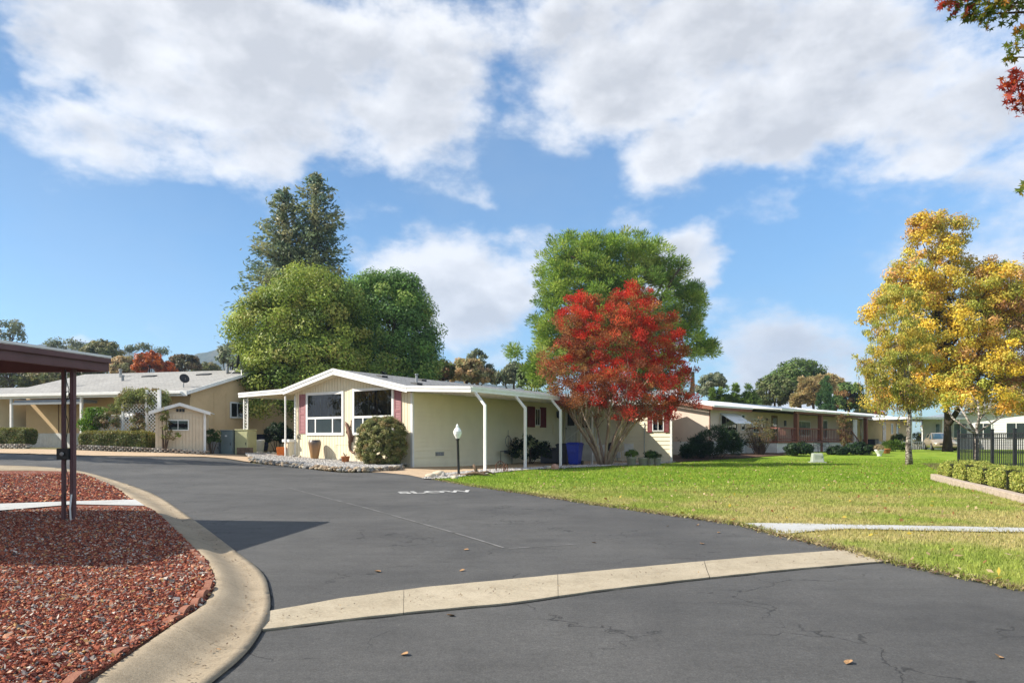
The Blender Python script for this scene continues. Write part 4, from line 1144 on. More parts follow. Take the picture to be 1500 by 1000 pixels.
def dish(loc, rz, tilt, label, s=1., tripod=False):
    t = thing('satellite_dish', label, 'satellite dish', loc, rz)
    mb = MB(); n = 20; prof = [(.42 * s * k / 6, .12 * s * (k / 6) ** 2) for k in range(7)]
    vs = [(0, 0, 0)]; fs = []
    for rr_, z_ in prof[1:]: vs += [(rr_ * math.cos(2 * math.pi * k / n), rr_ * 1.12 * math.sin(2 * math.pi * k / n), z_) for k in range(n)]
    fs += [(0, 1 + k, 1 + (k + 1) % n) for k in range(n)]
    for i in range(5): fs += [(1 + i * n + k, 1 + (i + 1) * n + k, 1 + (i + 1) * n + (k + 1) % n, 1 + i * n + (k + 1) % n) for k in range(n)]
    mb.add(vs, fs)
    M_ = Matrix.Translation((0, 0, .75 * s)) @ Matrix.Rotation(tilt, 4, 'X')
    mb.v = [tuple(M_ @ Vector(v)) for v in mb.v]
    o = mb.build('reflector', M_DKPLAST, t, True)
    sm = o.modifiers.new('solid', 'SOLIDIFY'); sm.thickness = .02
    q = M_ @ Vector((0, -.35 * s, .62 * s)); p0 = M_ @ Vector((0, -.4 * s, .1 * s))
    mb = MB(); mb.tube([p0, q], .02 * s, 5); mb.box(q.x - .05, q.x + .05, q.y - .06, q.y + .06, q.z - .05, q.z + .05); mb.build('feed_arm', M_DKPLAST, t)
    mb = MB(); mb.tube([(0, .25 * s, -.15), (0, .22 * s, .2), (0, .02, .72 * s)], .03, 6)
    if tripod:
        for a in (.3, 2.4, 4.5): mb.tube([(0, .1, .5), (.7 * math.cos(a), .7 * math.sin(a), -.2)], .018, 5)
    mb.build('mast', M_GREYMET, t)
    return t
x_, y_ = tw(-.9, .6); dish((x_, y_, EZ + .3), R(40), R(62), 'dark satellite dish on a short mast at the eave of the tan roof', .62)
x_, y_ = tw(-.2, 4.6); dish((x_, y_, EZ + 1.45), R(-75), R(82), 'satellite dish on a tripod near the ridge of the tan roof', .95, True)
# neighbour behind, only its roof and a bit of wall
nb = thing('manufactured_house', 'low house with a grey roof behind the far end of the tan house', 'house', (-46, 56, .8), R(-10))
mb = MB(); mb.box(-14, 14, 0, 9, 0, 3.1); mb.build('wall', M_TANWOOD, nb)
mb = MB(); slab(mb, (-14.4, -.4, 3.2), (14.4, -.4, 3.2), (14.4, 4.5, 4.5), (-14.4, 4.5, 4.5), .1); slab(mb, (-14.4, 4.5, 4.5), (14.4, 4.5, 4.5), (14.4, 9.4, 3.2), (-14.4, 9.4, 3.2), .1); mb.build('roof', M_SHING, nb)
lw = thing('manufactured_house', 'pale cream house wall at the far left beside the clipped hedge', 'house', (-31.3, 41.6, .75), TRZ)
mb = MB(); mb.box(-9, 0, 0, 8, -.2, 3.); mb.build('wall', M_CREAM, lw)
mb = MB(); slab(mb, (-9.3, -.3, 3.05), (.3, -.3, 3.05), (.3, 4, 4.), (-9.3, 4, 4.), .1); slab(mb, (-9.3, 4, 4.), (.3, 4, 4.), (.3, 8.3, 3.05), (-9.3, 8.3, 3.05), .1); mb.build('roof', M_SHING2, lw)
window(lw, -2.6, -1.4, 1.4, 2.5, -.01, .07, [-2.], [], M_WHITE)
mb = MB(); mb.box(-3., 1., -1.3, -1.24, 0, .12); mb.box(-3., 1., -1.3, -1.24, .75, .9)
for i in range(24): mb.box(-3 + i * .17, -2.94 + i * .17, -1.29, -1.25, .12, .75)
mb.build('porch_railing', M_WHITE, lw)

# ------------------------------------------------------------------ shed
sh = thing('garden_shed', 'small cream board shed with white gable trim and a sliding window', 'shed', (-17.95, 34.3, .52), R(19)); sh.scale = (.93, .93, .97)
mb = MB(); mb.prism([(.04, .04, 0), (2.5, .04, 0), (2.5, .04, 2.12), (1.27, .04, 2.5), (.04, .04, 2.12)], (0, 2.0, 0)); mb.build('shed_body', M_TANWOOD, sh)
mb = MB(); boards(mb, .02, 2.52, 0, lambda x: 2.12, .04, .17, .014, .028); mb.build('front_wall', M_TANWOOD, sh)
mb = MB(); mb.box(2.42, 2.54, -.03, .0, 0, 2.12); mb.build('corner_trim', M_WHITE, sh)
mb = MB(); slab(mb, (-.25, -.3, 2.19), (1.27, -.3, 2.66), (1.27, 2.3, 2.66), (-.25, 2.3, 2.19), .05); slab(mb, (1.27, -.3, 2.66), (2.79, -.3, 2.19), (2.79, 2.3, 2.19), (1.27, 2.3, 2.66), .05); mb.build('roof', M_METROOF, sh)
mb = MB(); mb.prism([(-.25, -.33, 2.2), (1.27, -.33, 2.67), (1.27, -.33, 2.5), (-.25, -.33, 2.03)], (0, .03, 0)); mb.prism([(1.272, -.33, 2.67), (2.79, -.33, 2.2), (2.79, -.33, 2.03), (1.272, -.33, 2.5)], (0, .03, 0)); mb.build('fascia', M_WHITE, sh)
mb = MB()
for k in range(3): mb.box(1.05 + k * .15, 1.16 + k * .15, -.0, .03, 2.2, 2.36)
mb.build('gable_vent', M_DKPLAST, sh)
window(sh, .62, 1.68, 1.22, 1.78, .01, .05, [1.14], [], M_WHITE, back=M_INTERIOR)

# ------------------------------------------------------------------ pink house with the long porch
PX, PY, PRZ = 13.3, 46., R(46.5)
cp, sp_ = math.cos(PRZ), math.sin(PRZ)
def pw(x, y): return (PX + x * cp - y * sp_, PY + x * sp_ + y * cp)
M_PINK = pm('pale_pink_wall', (.66, .53, .44), (.6, .48, .4), 1.2, .8, .2, bump=.1)
M_BROWN = pm('brown_trim_paint', (.26, .10, .06), (.2, .08, .05), 3., .7, .3)
ph = thing('manufactured_house', 'pale pink manufactured home with a white roof and a long red-posted porch', 'house', (PX, PY, 0), PRZ)
mb = MB(); mb.prism([(0, 0, 1.1), (0, 8, 1.1), (0, 8, 3.3), (0, 4, 4.1), (0, 0, 3.3)], (26, 0, 0)); mb.build('wall', M_PINK, ph)
mb = MB(); boards(mb, 0, 26, .1, lambda x: 1.1, .03, .2, .014, .03); mb.prism([(.0, .05, .1), (0, 7.95, .1), (0, 7.95, 1.1), (0, .05, 1.1)], (.05, 0, 0)); mb.build('skirting', M_WHITE2, ph)
mb = MB(); mb.box(-.03, .07, -.03, -.003, 1.1, 3.3); mb.build('corner_trim', M_BROWN, ph)
mb = MB(); slab(mb, (-.5, -.5, 3.52), (26.5, -.5, 3.52), (26.5, 4, 4.3), (-.5, 4, 4.3), .08); slab(mb, (-.5, 4, 4.3), (26.5, 4, 4.3), (26.5, 8.5, 3.52), (-.5, 8.5, 3.52), .08)
slab(mb, (5.5, -2.6, 3.42), (27, -2.6, 3.42), (27, -.52, 3.56), (5.5, -.52, 3.56), .05); mb.build('roof', M_METROOF, ph)
mb = MB(); mb.box(-.5, 5.45, -.55, -.51, 3.2, 3.42); mb.prism([(-.52, -.5, 3.44), (-.52, 4, 4.22), (-.52, 4, 4.0), (-.52, -.5, 3.2)], (-.03, 0, 0)); mb.prism([(-.52, 4, 4.22), (-.52, 8.5, 3.44), (-.52, 8.5, 3.2), (-.52, 4, 4.0)], (-.03, 0, 0))
mb.box(8.5, 27, -2.5, -2.36, 3.16, 3.33); mb.build('fascia', M_BROWN, ph)
mb = MB(); mb.box(5.5, 27, -2.66, -2.61, 3.3, 3.44); mb.box(-.5, 5.45, -.6, -.56, 3.4, 3.52); mb.build('gutter', M_WHITE, ph)
mb = MB(); mb.box(5.5, 22, -2.4, -.04, .98, 1.1); mb.build('porch_deck', M_BROWN, ph)
mb = MB(); boards(mb, 5.5, 22, .1, lambda x: .97, -2.3, .22, .016, .03); mb.prism([(5.52, -2.28, .1), (5.52, -.05, .1), (5.52, -.05, .97), (5.52, -2.28, .97)], (.04, 0, 0)); mb.build('porch_skirting', M_WHITE2, ph)
for x_ in (9.2, 14.2, 19.5, 25.8):
    mb = MB(); mb.box(x_ - .16, x_ + .16, -2.42, -2.12, .1 if x_ < 25 else -.1, 3.2); mb.build('porch_post', M_BROWN, ph)
mb = MB(); mb.box(6, 21.8, -2.3, -2.24, 2.0, 2.1); mb.box(6, 21.8, -2.3, -2.24, 1.22, 1.28)
for i in range(44): mb.box(6 + i * .36, 6.06 + i * .36, -2.29, -2.25, 1.1, 2.0)
mb.box(5.6, 5.68, -2.3, -.1, 2.0, 2.1); mb.beam((21.9, -2.2, 2.05), (24.4, -2.2, .95), .07, .07)
for i in range(6): mb.beam((22.2 + i * .4, -2.2, .9 - i * .15), (22.2 + i * .4, -2.2, 1.9 - i * .17), .04, .04)
mb.build('porch_railing', pm('red_brown_railing', (.24, .09, .07), None, 3), ph)
mb = MB(); slab(mb, (1.5, -1.15, 2.35), (4.2, -1.15, 2.35), (4.2, -.02, 3.05), (1.5, -.02, 3.05), .04); mb.build('window_awning', M_METROOF, ph)
window(ph, 1.6, 4.1, 1.75, 2.95, -.005, .07, [2.4, 3.3], [], M_WHITE); window(ph, 4.75, 5.35, 1.9, 3.05, -.005, .06, [], [], M_WHITE)
window(ph, 6.7, 8.7, 1.75, 2.8, -.005, .08, [7.3, 8.1], [], M_WHITE, back=M_CURT); window(ph, 15.2, 18.2, 1.5, 2.8, -.005, .08, [16.2, 17.2], [], M_WHITE, back=M_BLIND)
window(ph, 20.2, 22.4, 1.3, 3., -.005, .08, [21.3], [], M_WHITE, back=M_BLIND)
mb = MB(); mb.box(10.1, 11.2, -.05, -.006, 1.1, 3.1); d_ = mb.build('door', pm('amber_door', (.2, .12, .05)), ph); MB().box(10.3, 11., -.06, -.05, 1.5, 2.9).build('door_window', M_GLASS, d_)
mb = MB(); mb.box(12.6, 12.8, -.12, -.01, 2.3, 2.75); mb.box(9.0, 9.2, -.12, -.01, 2.5, 2.85); mb.build('wall_lantern', M_BLACK, ph)
# porch furniture: a chair silhouette or two
for x_, lab in ((11.6, 'dark wooden porch chair behind the red railing near the door'), (7.2, 'dark wooden porch chair at the left end of the red railed porch')):
    q = pw(x_, -1.3); t = thing('porch_chair', lab, 'chair', (q[0], q[1], 1.1), PRZ + R(20))
    mb = MB(); mb.box(-.28, .28, -.28, .28, .4, .46); mb.build('seat', M_BROWN, t); mb = MB()
    for k in range(5): mb.box(-.28 + k * .125, -.2 + k * .125, .25, .3, .46, 1.05)
    mb.build('backrest', M_BROWN, t)
    for sx in (-.25, .25):
        for sy in (-.25, .25): MB().box(sx - .03, sx + .03, sy - .03, sy + .03, 0, .4).build('leg', M_BROWN, t)

# ------------------------------------------------------------------ yellow house beyond, with a white carport
M_YELL = pm('butter_wall', (.76, .6, .3), (.68, .53, .26), 1.2, .85, .2, bump=.08)
yh = thing('manufactured_house', 'butter yellow house with a long white fascia beyond the pink porch', 'house', (31.2, 64.5, 0), R(46))
mb = MB(); mb.prism([(0, 0, 1.0), (0, 8, 1.0), (0, 8, 3.3), (0, 4, 4.1), (0, 0, 3.3)], (24, 0, 0)); mb.build('wall', M_YELL, yh)
mb = MB(); boards(mb, 0, 24, .1, lambda x: 1., .03, .25, .02, .03); mb.build('skirting', M_WHITE2, yh)
mb = MB(); slab(mb, (-1, -1.2, 3.45), (24.5, -1.2, 3.45), (24.5, 4, 4.3), (-1, 4, 4.3), .08); slab(mb, (-1, 4, 4.3), (24.5, 4, 4.3), (24.5, 8.5, 3.45), (-1, 8.5, 3.45), .08); mb.build('roof', M_METROOF, yh)
mb = MB(); mb.box(-1, 24.5, -1.27, -1.21, 3.2, 3.45); mb.build('fascia', M_WHITE, yh)
window(yh, 5.2, 6.8, 1.6, 3., -.005, .1, [6.], [], M_WHITE); window(yh, 15.5, 16.3, 1.8, 3., -.005, .1, [], [], M_WHITE); window(yh, 17.5, 18.4, 1.8, 3., -.005, .1, [], [], M_WHITE)
mb = MB(); mb.box(12.5, 13.6, -.05, -.006, 1., 3.1); mb.build('door', M_WHITE2, yh)
mb = MB(); mb.box(1.3, 1.36, -.9, -.02, .1, 3.1); mb.box(.2, 1.3, -.9, -.85, .1, 3.1); mb.build('porch_screen', M_WHITE, yh)
wc = thing('carport', 'white flat carport roof on slim posts beside the yellow house', 'carport', (36.5, 62.5, 0), R(20))
mb = MB(); mb.box(0, 9, 0, 6, 3.1, 3.3); mb.build('roof', M_METROOF, wc)
for x_, y_ in ((.4, .3), (4.4, .3), (8.6, .3), (.4, 5.7), (8.6, 5.7)): MB().box(x_, x_ + .16, y_, y_ + .16, 0, 3.1).build('post', M_WHITE, wc)
ac = thing('air_conditioner', 'dark grey air conditioner unit against the yellow house wall', 'air conditioner', (34.3, 65.4, .1), R(46))
mb = MB(); mb.box(-.6, .6, -.6, .5, 0, 1.15); mb.build('casing', M_DKPLAST, ac, bevel=.04)
mb = MB()
for k in range(9): mb.box(-.55, .55, -.625, -.602, .1 + k * .11, .16 + k * .11)
mb.build('grille', M_GREYMET, ac)
# ------------------------------------------------------------------ white house at the right
whh = thing('manufactured_house', 'white sided house with a row of windows behind the big yellow tree', 'house', (40.3, 67, 0), R(-32))
M_BLUEGREY = pm('blue_grey_trim', (.25, .3, .36), None, 3, .7)
mb = MB(); mb.box(0.03, 13.97, .03, 9, 0, 3.2); mb.prism([(0.03, .04, 3.2), (13.97, .04, 3.2), (7, .04, 4.4)], (0, 8.9, 0)); mb.build('house_body', M_WHITE2, whh)
mb = MB(); laps(mb, (0, .03), (14, .03), 0, 3.3, (0, -1), .24, .03); mb.build('siding', M_WHITE, whh)
mb = MB(); slab(mb, (-.5, -.6, 3.25), (7, -.6, 4.6), (7, 9.6, 4.6), (-.5, 9.6, 3.25), .08); slab(mb, (7, -.6, 4.6), (14.5, -.6, 3.25), (14.5, 9.6, 3.25), (7, 9.6, 4.6), .08); mb.build('roof', M_METROOF, whh)
mb = MB(); mb.prism([(-.5, -.62, 3.27), (7, -.62, 4.62), (7, -.62, 4.3), (-.5, -.62, 2.98)], (0, -.04, 0)); mb.prism([(7.002, -.62, 4.62), (14.5, -.62, 3.27), (14.5, -.62, 2.98), (7.002, -.62, 4.3)], (0, -.04, 0)); mb.build('fascia', M_BLUEGREY, whh)
for a_, b_ in ((1.0, 1.9), (2.5, 3.7), (4.2, 5.6), (6.6, 8.2), (8.4, 10.), (10.4, 12.)): window(whh, a_, b_, 1.3, 2.8, .0, .09, [(a_ + b_) / 2], [], M_WHITE, back=M_GREENBLIND)
wl = thing('porch_railing', 'white porch railing left of the white sided house', 'railing', (38.5, 65.3, 0), R(0))
mb = MB(); mb.box(-1.2, 2.6, 0, .06, .95, 1.03); mb.box(-1.2, 2.6, 0, .06, .15, .22); mb.build('rail', M_WHITE, wl)
mb = MB()
for i in range(22): mb.box(-1.15 + i * .17, -1.1 + i * .17, .01, .05, .22, .95)
mb.build('baluster_panel', M_WHITE, wl)
# ------------------------------------------------------------------ maroon carport in the foreground
M_MCAR = pm('maroon_steel', (.135, .065, .07), (.1, .048, .052), 3., .5, .4, bump=.06)
cpt = thing('carport', 'maroon steel carport with a flat roof at the edge of the red gravel', 'carport', (-6.12, 10.37, 0), R(-5.7))
# local: x to the right, y away; the far right corner of the roof is the origin
mb = MB(); mb.prism([(0, 0, 2.31), (0, -4.2, 2.23), (0, -4.2, 2.43), (0, 0, 2.51)], (-.06, 0, 0)); mb.prism([(-.062, -.06, 2.31), (-.062, -.06, 2.51), (-7, -.06, 2.51), (-7, -.06, 2.31)], (0, .06, 0))
mb.prism([(-.062, -4.2, 2.23), (-.062, -4.2, 2.43), (-7, -4.2, 2.43), (-7, -4.2, 2.23)], (0, .06, 0))
mb.prism([(.006, 0, 2.435), (.006, -4.2, 2.355), (.006, -4.2, 2.43), (.006, 0, 2.51)], (.03, 0, 0))
mb.build('fascia', M_MCAR, cpt, bevel=.006)
mb = MB(); slab(mb, (-.01, -.01, 2.535), (-.01, -4.19, 2.455), (-7, -4.19, 2.455), (-7, -.01, 2.535), .02)
for k in range(14): mb.prism([(-.3 - k * .5, -.02, 2.538), (-.3 - k * .5, -4.18, 2.458), (-.3 - k * .5, -4.18, 2.5), (-.3 - k * .5, -.02, 2.58)], (-.04, 0, 0))
mb.build('roof', M_METROOF, cpt)
mb = MB(); mb.box(-7, .005, -.0, .035, 2.515, 2.55); mb.prism([(.0, 0, 2.518), (0, -4.2, 2.438), (0, -4.2, 2.47), (0, 0, 2.55)], (.04, 0, 0)); mb.build('drip_edge', M_WHITE, cpt)
def cpl(px, py, dx=0):      # carport posts from where their feet are seen
    Y = 9.85; w = Vector(((px - 750) / F * Y, Y, 0)) - Vector((-6.12, 10.37, 0)); a = R(5.7)
    return w.x * math.cos(a) - w.y * math.sin(a), w.x * math.sin(a) + w.y * math.cos(a)
for yy in (None, -3.55):
    for px, w_ in ((93.5, .048), (107, .062)):
        x_, y_ = cpl(px, 760)
        if yy is not None: y_ = yy
        mb = MB(); mb.box(x_ - w_ / 2, x_ + w_ / 2, y_ - w_ / 2, y_ + w_ / 2, .05, 2.3)
        if w_ > .05: mb.box(x_ - .008, x_ + .008, y_ - w_ / 2 - .01, y_ + w_ / 2 - .01, .05, 2.29)
        mb.build('post', M_MCAR, cpt, bevel=.006)
for yy in (-.7, -3.55):
    mb = MB(); mb.box(-6.6, -6.49, yy - .05, yy + .05, .05, 2.3); mb.build('post', M_MCAR, cpt)
x_, y_ = cpl(99, 760)
mb = MB(); mb.box(x_ - .12, x_ + .06, y_ - .07, y_ + .02, 1.0, 1.16); b_ = mb.build('outlet_box', M_BLACK, cpt, bevel=.008)
mb = MB(); mb.lathe([(.012, 0), (.03, .01), (.028, .02), (.012, .022)], 10, (0, 0, 0)); mb.v = [(x_ - .02 + v[0], y_ - .075 - v[2], 1.08 + v[1]) for v in mb.v]; mb.build('socket', M_GREYMET, b_)
mb = MB(); pts = [(x_ + .005 + .02 * math.sin(k * 1.3), y_ - .02 + .02 * math.cos(k * .9), .12 + k * .09) for k in range(25)]; mb.tube(pts, .005, 4); mb.tube([(x_ + .03 * math.sin(a), y_, 1.92 + .06 * math.cos(a)) for a in np.linspace(0, 6, 14)], .006, 4); mb.build('cable', M_BLACK, cpt)
mb = MB(); mb.tube([(x_ + .09, y_ - .05, .08), (x_ + .1, y_ - .08, .3), (x_ + .1, y_ - .05, .5)], .012, 5); mb.build('hose_stub', M_WHITE, cpt)

# ------------------------------------------------------------------ lamp post
lx, ly = gp(672, 697)
lp = thing('street_lamp', 'black lamp post with a white acorn globe at the corner of the lawn', 'lamp', (lx, ly, ground(lx, ly)), 0)
mb = MB(); mb.lathe([(.09, -.05), (.09, .04), (.055, .1), (.048, .14), (.046, 1.32), (.06, 1.34), (.075, 1.38), (.06, 1.41)], 14); o = mb.build('pole', M_BLACK, lp, True); o.rotation_euler = (0, R(-1.6), 0)
def mat_globe():
    m, nt, out = new_mat('milky_globe'); bsdf(nt, out, (.86, .87, .84), .25, .5, **{'Subsurface Weight': .3, 'Subsurface Radius': (.1, .1, .1)}); return m
mb = MB(); prof = [(.07, 1.4), (.075, 1.42), (.12, 1.5), (.15, 1.58), (.155, 1.64), (.13, 1.72), (.09, 1.78), (.055, 1.81), (.05, 1.83), (.06, 1.85), (.045, 1.88), (.02, 1.92), (.006, 1.95)]
mb.lathe(prof, 18); o = mb.build('globe', mat_globe(), lp, True); o.rotation_euler = (0, R(-1.6), 0)
mb = MB(); mb.lathe([(.156, 1.635), (.165, 1.65), (.156, 1.665)], 18); o = mb.build('globe_band', M_WHITE2, lp, True); o.rotation_euler = (0, R(-1.6), 0)

# ------------------------------------------------------------------ rocks, driftwood, wheel ornaments
M_ROCKW = pm('pale_rock', (.55, .48, .36), (.38, .33, .26), 6., .9, .2, bump=.6, bscale=12., bdist=.04)
M_ROCKG = pm('grey_rock', (.34, .32, .29), (.2, .19, .18), 6., .9, .2, bump=.6, bscale=12., bdist=.04)
M_ROCKP = pm('pink_rock', (.5, .3, .22), (.36, .2, .15), 6., .9, .2, bump=.6, bscale=12., bdist=.04)
M_DRIFT = pm('driftwood', (.22, .15, .1), (.1, .07, .05), 5., .9, .1, bump=.7, bscale=16., bdist=.03)
def rock(px, py, rp, mat, label, group, seed, flat=.7):
    x, y = gp(px, py); rr_ = rp * y / F
    o = MB().rock((0, 0, 0), rr_, seed, flat).build('rock', mat, None, True); o.location = (x, y, ground(x, y) + rr_ * flat * .55)
    return tag(o, label, 'rock', group)
rock(630, 700, 8, M_ROCKW, 'flat pale boulder at the left end of the rocks by the lamp', None, 1, .55)
rock(641, 698, 8, M_ROCKW, 'rounded tan boulder in the middle of the rocks by the lamp', None, 2, .8)
rock(650, 699.5, 5.5, M_ROCKG, 'small grey pointed rock nearest to the black lamp pole', None, 3, .9)
rock(666, 702, 5, M_ROCKW, 'pale stone at the foot of the lamp post in the grass edge', None, 4, .7)
rock(801, 686, 4.5, M_ROCKG, 'small grey stone at the left of the stone cluster by the blue bin', None, 5)
rock(806, 687, 4.5, M_ROCKW, 'pale round stone in the stone cluster in the white gravel', None, 6, .8)
rock(813, 688, 6, M_ROCKP, 'pinkish stone in the stone cluster in the white gravel', None, 7, .8)
rock(826, 687, 4, M_ROCKG, 'grey stone right of the pinkish stone', None, 8)
wx, wy = gp(694, 698)
dw = MB(); dw.tube([(-.5, .1, .02), (-.2, 0, .09), (.1, .05, .12), (.4, -.05, .06), (.62, .05, .02)], [.02, .05, .07, .05, .02], 7); dw.tube([(.1, .05, .1), (.05, .1, .3), (-.02, .14, .42)], [.06, .07, .04], 7); dw.tube([(.1, 0, .1), (.5, .2, .16), (.8, .15, .05)], [.05, .04, .015], 6); dw.tube([(-.2, 0, .06), (-.7, .25, .04), (-1.1, .2, .03)], [.04, .03, .012], 6)
o = dw.build('driftwood', M_DRIFT, None, True); o.location = (wx, wy, ground(wx, wy) + .02); tag(o, 'weathered brown driftwood root beside the lamp post', 'driftwood')
M_RUST = pm('rusty_iron', (.22, .1, .06), (.1, .05, .035), 9., .85, .3, .3, bump=.3)
for px, py, s, a, lab in ((733, 691, 1., 0, 'larger rusty wheel ornament standing in the white gravel'), (740.5, 691.5, .8, .9, 'smaller rusty wheel ornament turned edgewise in the white gravel')):
    x, y = gp(px, py); t = thing('wheel_ornament', lab, 'garden ornament', (x, y, ground(x, y) + .02), a)
    mb = MB(); rr_ = .19 * s; mb.tube([(rr_ * math.cos(k), 0, rr_ + rr_ * 1.25 * math.sin(k)) for k in np.linspace(0, 2 * math.pi, 22)], .018, 5); mb.build('rim', M_RUST, t)
    mb = MB()
    for k in range(6): mb.tube([(0, 0, rr_), (rr_ * math.cos(k * 1.047), 0, rr_ + rr_ * 1.25 * math.sin(k * 1.047))], .011, 4)
    mb.build('spokes', M_RUST, t)

# ------------------------------------------------------------------ bins
def bin_(name, label, x, y, rz, mat, lidm, s=1., h=1.08):
    t = thing(name, label, 'bin', (x, y, ground(x, y)), rz)
    mb = MB(); vs = []
    for z, wx_, wy_ in ((.06, .21, .24), (.12, .24, .27), (h * .8, .30, .36), (h * .93, .31, .37), (h * .93, .335, .395), (h * .97, .335, .395)): vs += [(-wx_ * s, -wy_ * s, z * s), (wx_ * s, -wy_ * s, z * s), (wx_ * s, wy_ * s, z * s), (-wx_ * s, wy_ * s, z * s)]
    mb.add(vs, [(0, 3, 2, 1), (20, 21, 22, 23)] + [(i * 4 + k, i * 4 + (k + 1) % 4, i * 4 + 4 + (k + 1) % 4, i * 4 + 4 + k) for i in range(5) for k in range(4)])
    mb.build('bin_body', mat, t, bevel=.02)
    mb = MB(); vs = []
    for z, k_ in ((h * .972, 1.02), (h * 1.0, 1.03), (h * 1.05, .8), (h * 1.065, .5)): vs += [(-.335 * k_ * s, -.40 * k_ * s, z * s), (.335 * k_ * s, -.40 * k_ * s, z * s), (.335 * k_ * s, .40 * k_ * s, z * s), (-.335 * k_ * s, .40 * k_ * s, z * s)]
    mb.add(vs, [(0, 3, 2, 1), (12, 13, 14, 15)] + [(i * 4 + k, i * 4 + (k + 1) % 4, i * 4 + 4 + (k + 1) % 4, i * 4 + 4 + k) for i in range(3) for k in range(4)])
    ld = mb.build('lid', lidm, t, bevel=.015)
    MB().tube([(-.25 * s, .43 * s, h * .98 * s), (.25 * s, .43 * s, h * .98 * s)], .02 * s, 6).build('handle', lidm, t)
    for sx in (-.29, .29):
        mb = MB(); mb.tube([(sx * s - .03, .27 * s, .12 * s), (sx * s + .03, .27 * s, .12 * s)], .12 * s, 12); mb.build('wheel', M_BLACK, t)
    MB().box(-.13 * s, .13 * s, -.352 * s - .012, -.33 * s, h * .62 * s, h * .72 * s).build('emblem_panel', lidm, t)
    return t
M_BLUE = pm('blue_plastic', (.01, .035, .36), (.008, .025, .28), 2., .4, .5, bump=.05)
M_NAVY = pm('black_plastic', (.012, .015, .03), (.008, .01, .02), 2., .45, .5, bump=.05)
bx, by = hw(4.05, 8.0); bin_('wheelie_bin', 'bright blue wheelie bin behind the last carport post', bx, by, R(-25), M_BLUE, M_BLUE, 1.05)
bx, by = hw(3.1, 8.5); bin_('wheelie_bin', 'dark wheelie bin pressed against the blue one', bx, by, R(-20), M_NAVY, M_NAVY, 1.)
bx, by = hw(2.35, 9.6)
t = thing('storage_chest', 'low black storage chest in the shade of the carport left of the bins', 'chest', (bx, by, ground(bx, by)), RZ + R(20))
MB().box(-1.1, .75, -.4, .4, .04, .78).build('chest_body', M_NAVY, t, bevel=.03); MB().box(-1.14, .79, -.44, .44, .79, .88).build('lid', M_NAVY, t, bevel=.03); MB().tube([(.84, -.45, 0), (.84, -.45, .9), (-.2, -.45, .92)], .02, 6).build('frame_bar', M_WHITE, t)

# ------------------------------------------------------------------ pots, kettle grill, chair by the end wall
M_POTG = pm('grey_stone_pot', (.34, .32, .28), (.25, .235, .21), 4., .85, .2, bump=.3)
M_TERRA = pm('terracotta', (.42, .17, .07), (.33, .12, .05), 4., .8, .2, bump=.15)
M_ORANGE = pm('orange_glaze', (.75, .19, .02), (.62, .14, .015), 3., .35, .5, bump=.05)
M_SOIL = pm('soil', (.06, .045, .03), None, 8, .95, .1)
def on_bed(px, y, zz=.13):
    k = (px - 750) / F
    xl = (k * (OY + y * ca_) - OX + y * sa_) / (ca_ - k * sa_); w = hw(xl, y)
    return (w[0], w[1], ground(*w) + zz)
def pot(label, px, py, w, h, mat, prof=None, cat='pot', name='flower_pot', yy=None):
    x, y = gp(px, py)
    k = y / F; R_ = w * k / 2; Hh = h * k
    t = thing(name, label, cat, (x, y, ground(x, y) + .01))
    prof = prof or [(.68, 0), (.72, .02), (.95, .82), (1.0, .84), (1.02, .98), (.94, 1.), (.9, .9)]
    MB().lathe([(a * R_, b * Hh) for a, b in prof], 22).build('pot_body', mat, t, True)
    MB().lathe([(prof[-1][0] * R_ * .98, prof[-1][1] * Hh - .01), (.01, prof[-1][1] * Hh)], 18).build('soil', M_SOIL, t)
    return t, R_, Hh
GREEN = [((.05, .10, .02), 3), ((.08, .14, .03), 2), ((.03, .065, .015), 2)]
DGREEN = [((.02, .045, .014), 3), ((.035, .07, .02), 2), ((.012, .03, .01), 2)]
YGREEN = [((.12, .19, .03), 3), ((.17, .24, .05), 2), ((.07, .12, .02), 2)]
OLIVE = [((.10, .11, .04), 3), ((.15, .15, .06), 2), ((.07, .085, .03), 2)]
def plant_in(t, R_, Hh, blobs, ncl, cr, nl, L, Wd, pal, seed, name='leaves', **kw):
    return foliage(name, t, blobs, ncl, cr, nl, L, Wd, pal, seed, **kw)
t, r_, h_ = pot('grey pot with a clipped green boxwood ball left of the three empty grey pots', 925, 682, 15, 13, M_POTG); plant_in(t, r_, h_, [(0, 0, h_ * 1.3, r_ * 1.35, r_ * 1.3, r_ * .8)], 60, .1, 60, .04, .025, YGREEN, 31, name='boxwood')
t, r_, h_ = pot('wide empty brown grey pot in the middle of the pots by the end wall', 942, 682, 15, 12, M_POTG)
t, r_, h_ = pot('grey pot with a dark leafy plant beside the empty pot', 953, 682, 11, 11, M_POTG); plant_in(t, r_, h_, [(0, 0, h_ * 1.4, r_ * 1.7, r_ * 1.4, r_ * 1.2)], 50, .12, 40, .08, .04, GREEN, 32)
t, r_, h_ = pot('grey pot at the right end of the row by the end wall', 963, 682, 11, 12, M_POTG); plant_in(t, r_, h_, [(0, 0, h_ * 1.15, r_ * 1.2, r_ * 1.2, r_ * .5)], 20, .08, 30, .06, .03, OLIVE, 33)
gx_, gy_ = hw(3.9, 13.0)
t = thing('kettle_grill', 'black kettle grill standing behind the boxwood pot', 'grill', (gx_, gy_, ground(gx_, gy_)))
MB().lathe([(.02, .55), (.2, .58), (.32, .7), (.36, .85), (.37, .86)], 20).build('bowl', M_BLACK, t, True); MB().lathe([(.375, .865), (.36, .95), (.28, 1.07), (.12, 1.14), (.02, 1.15)], 20).build('lid', M_BLACK, t, True)
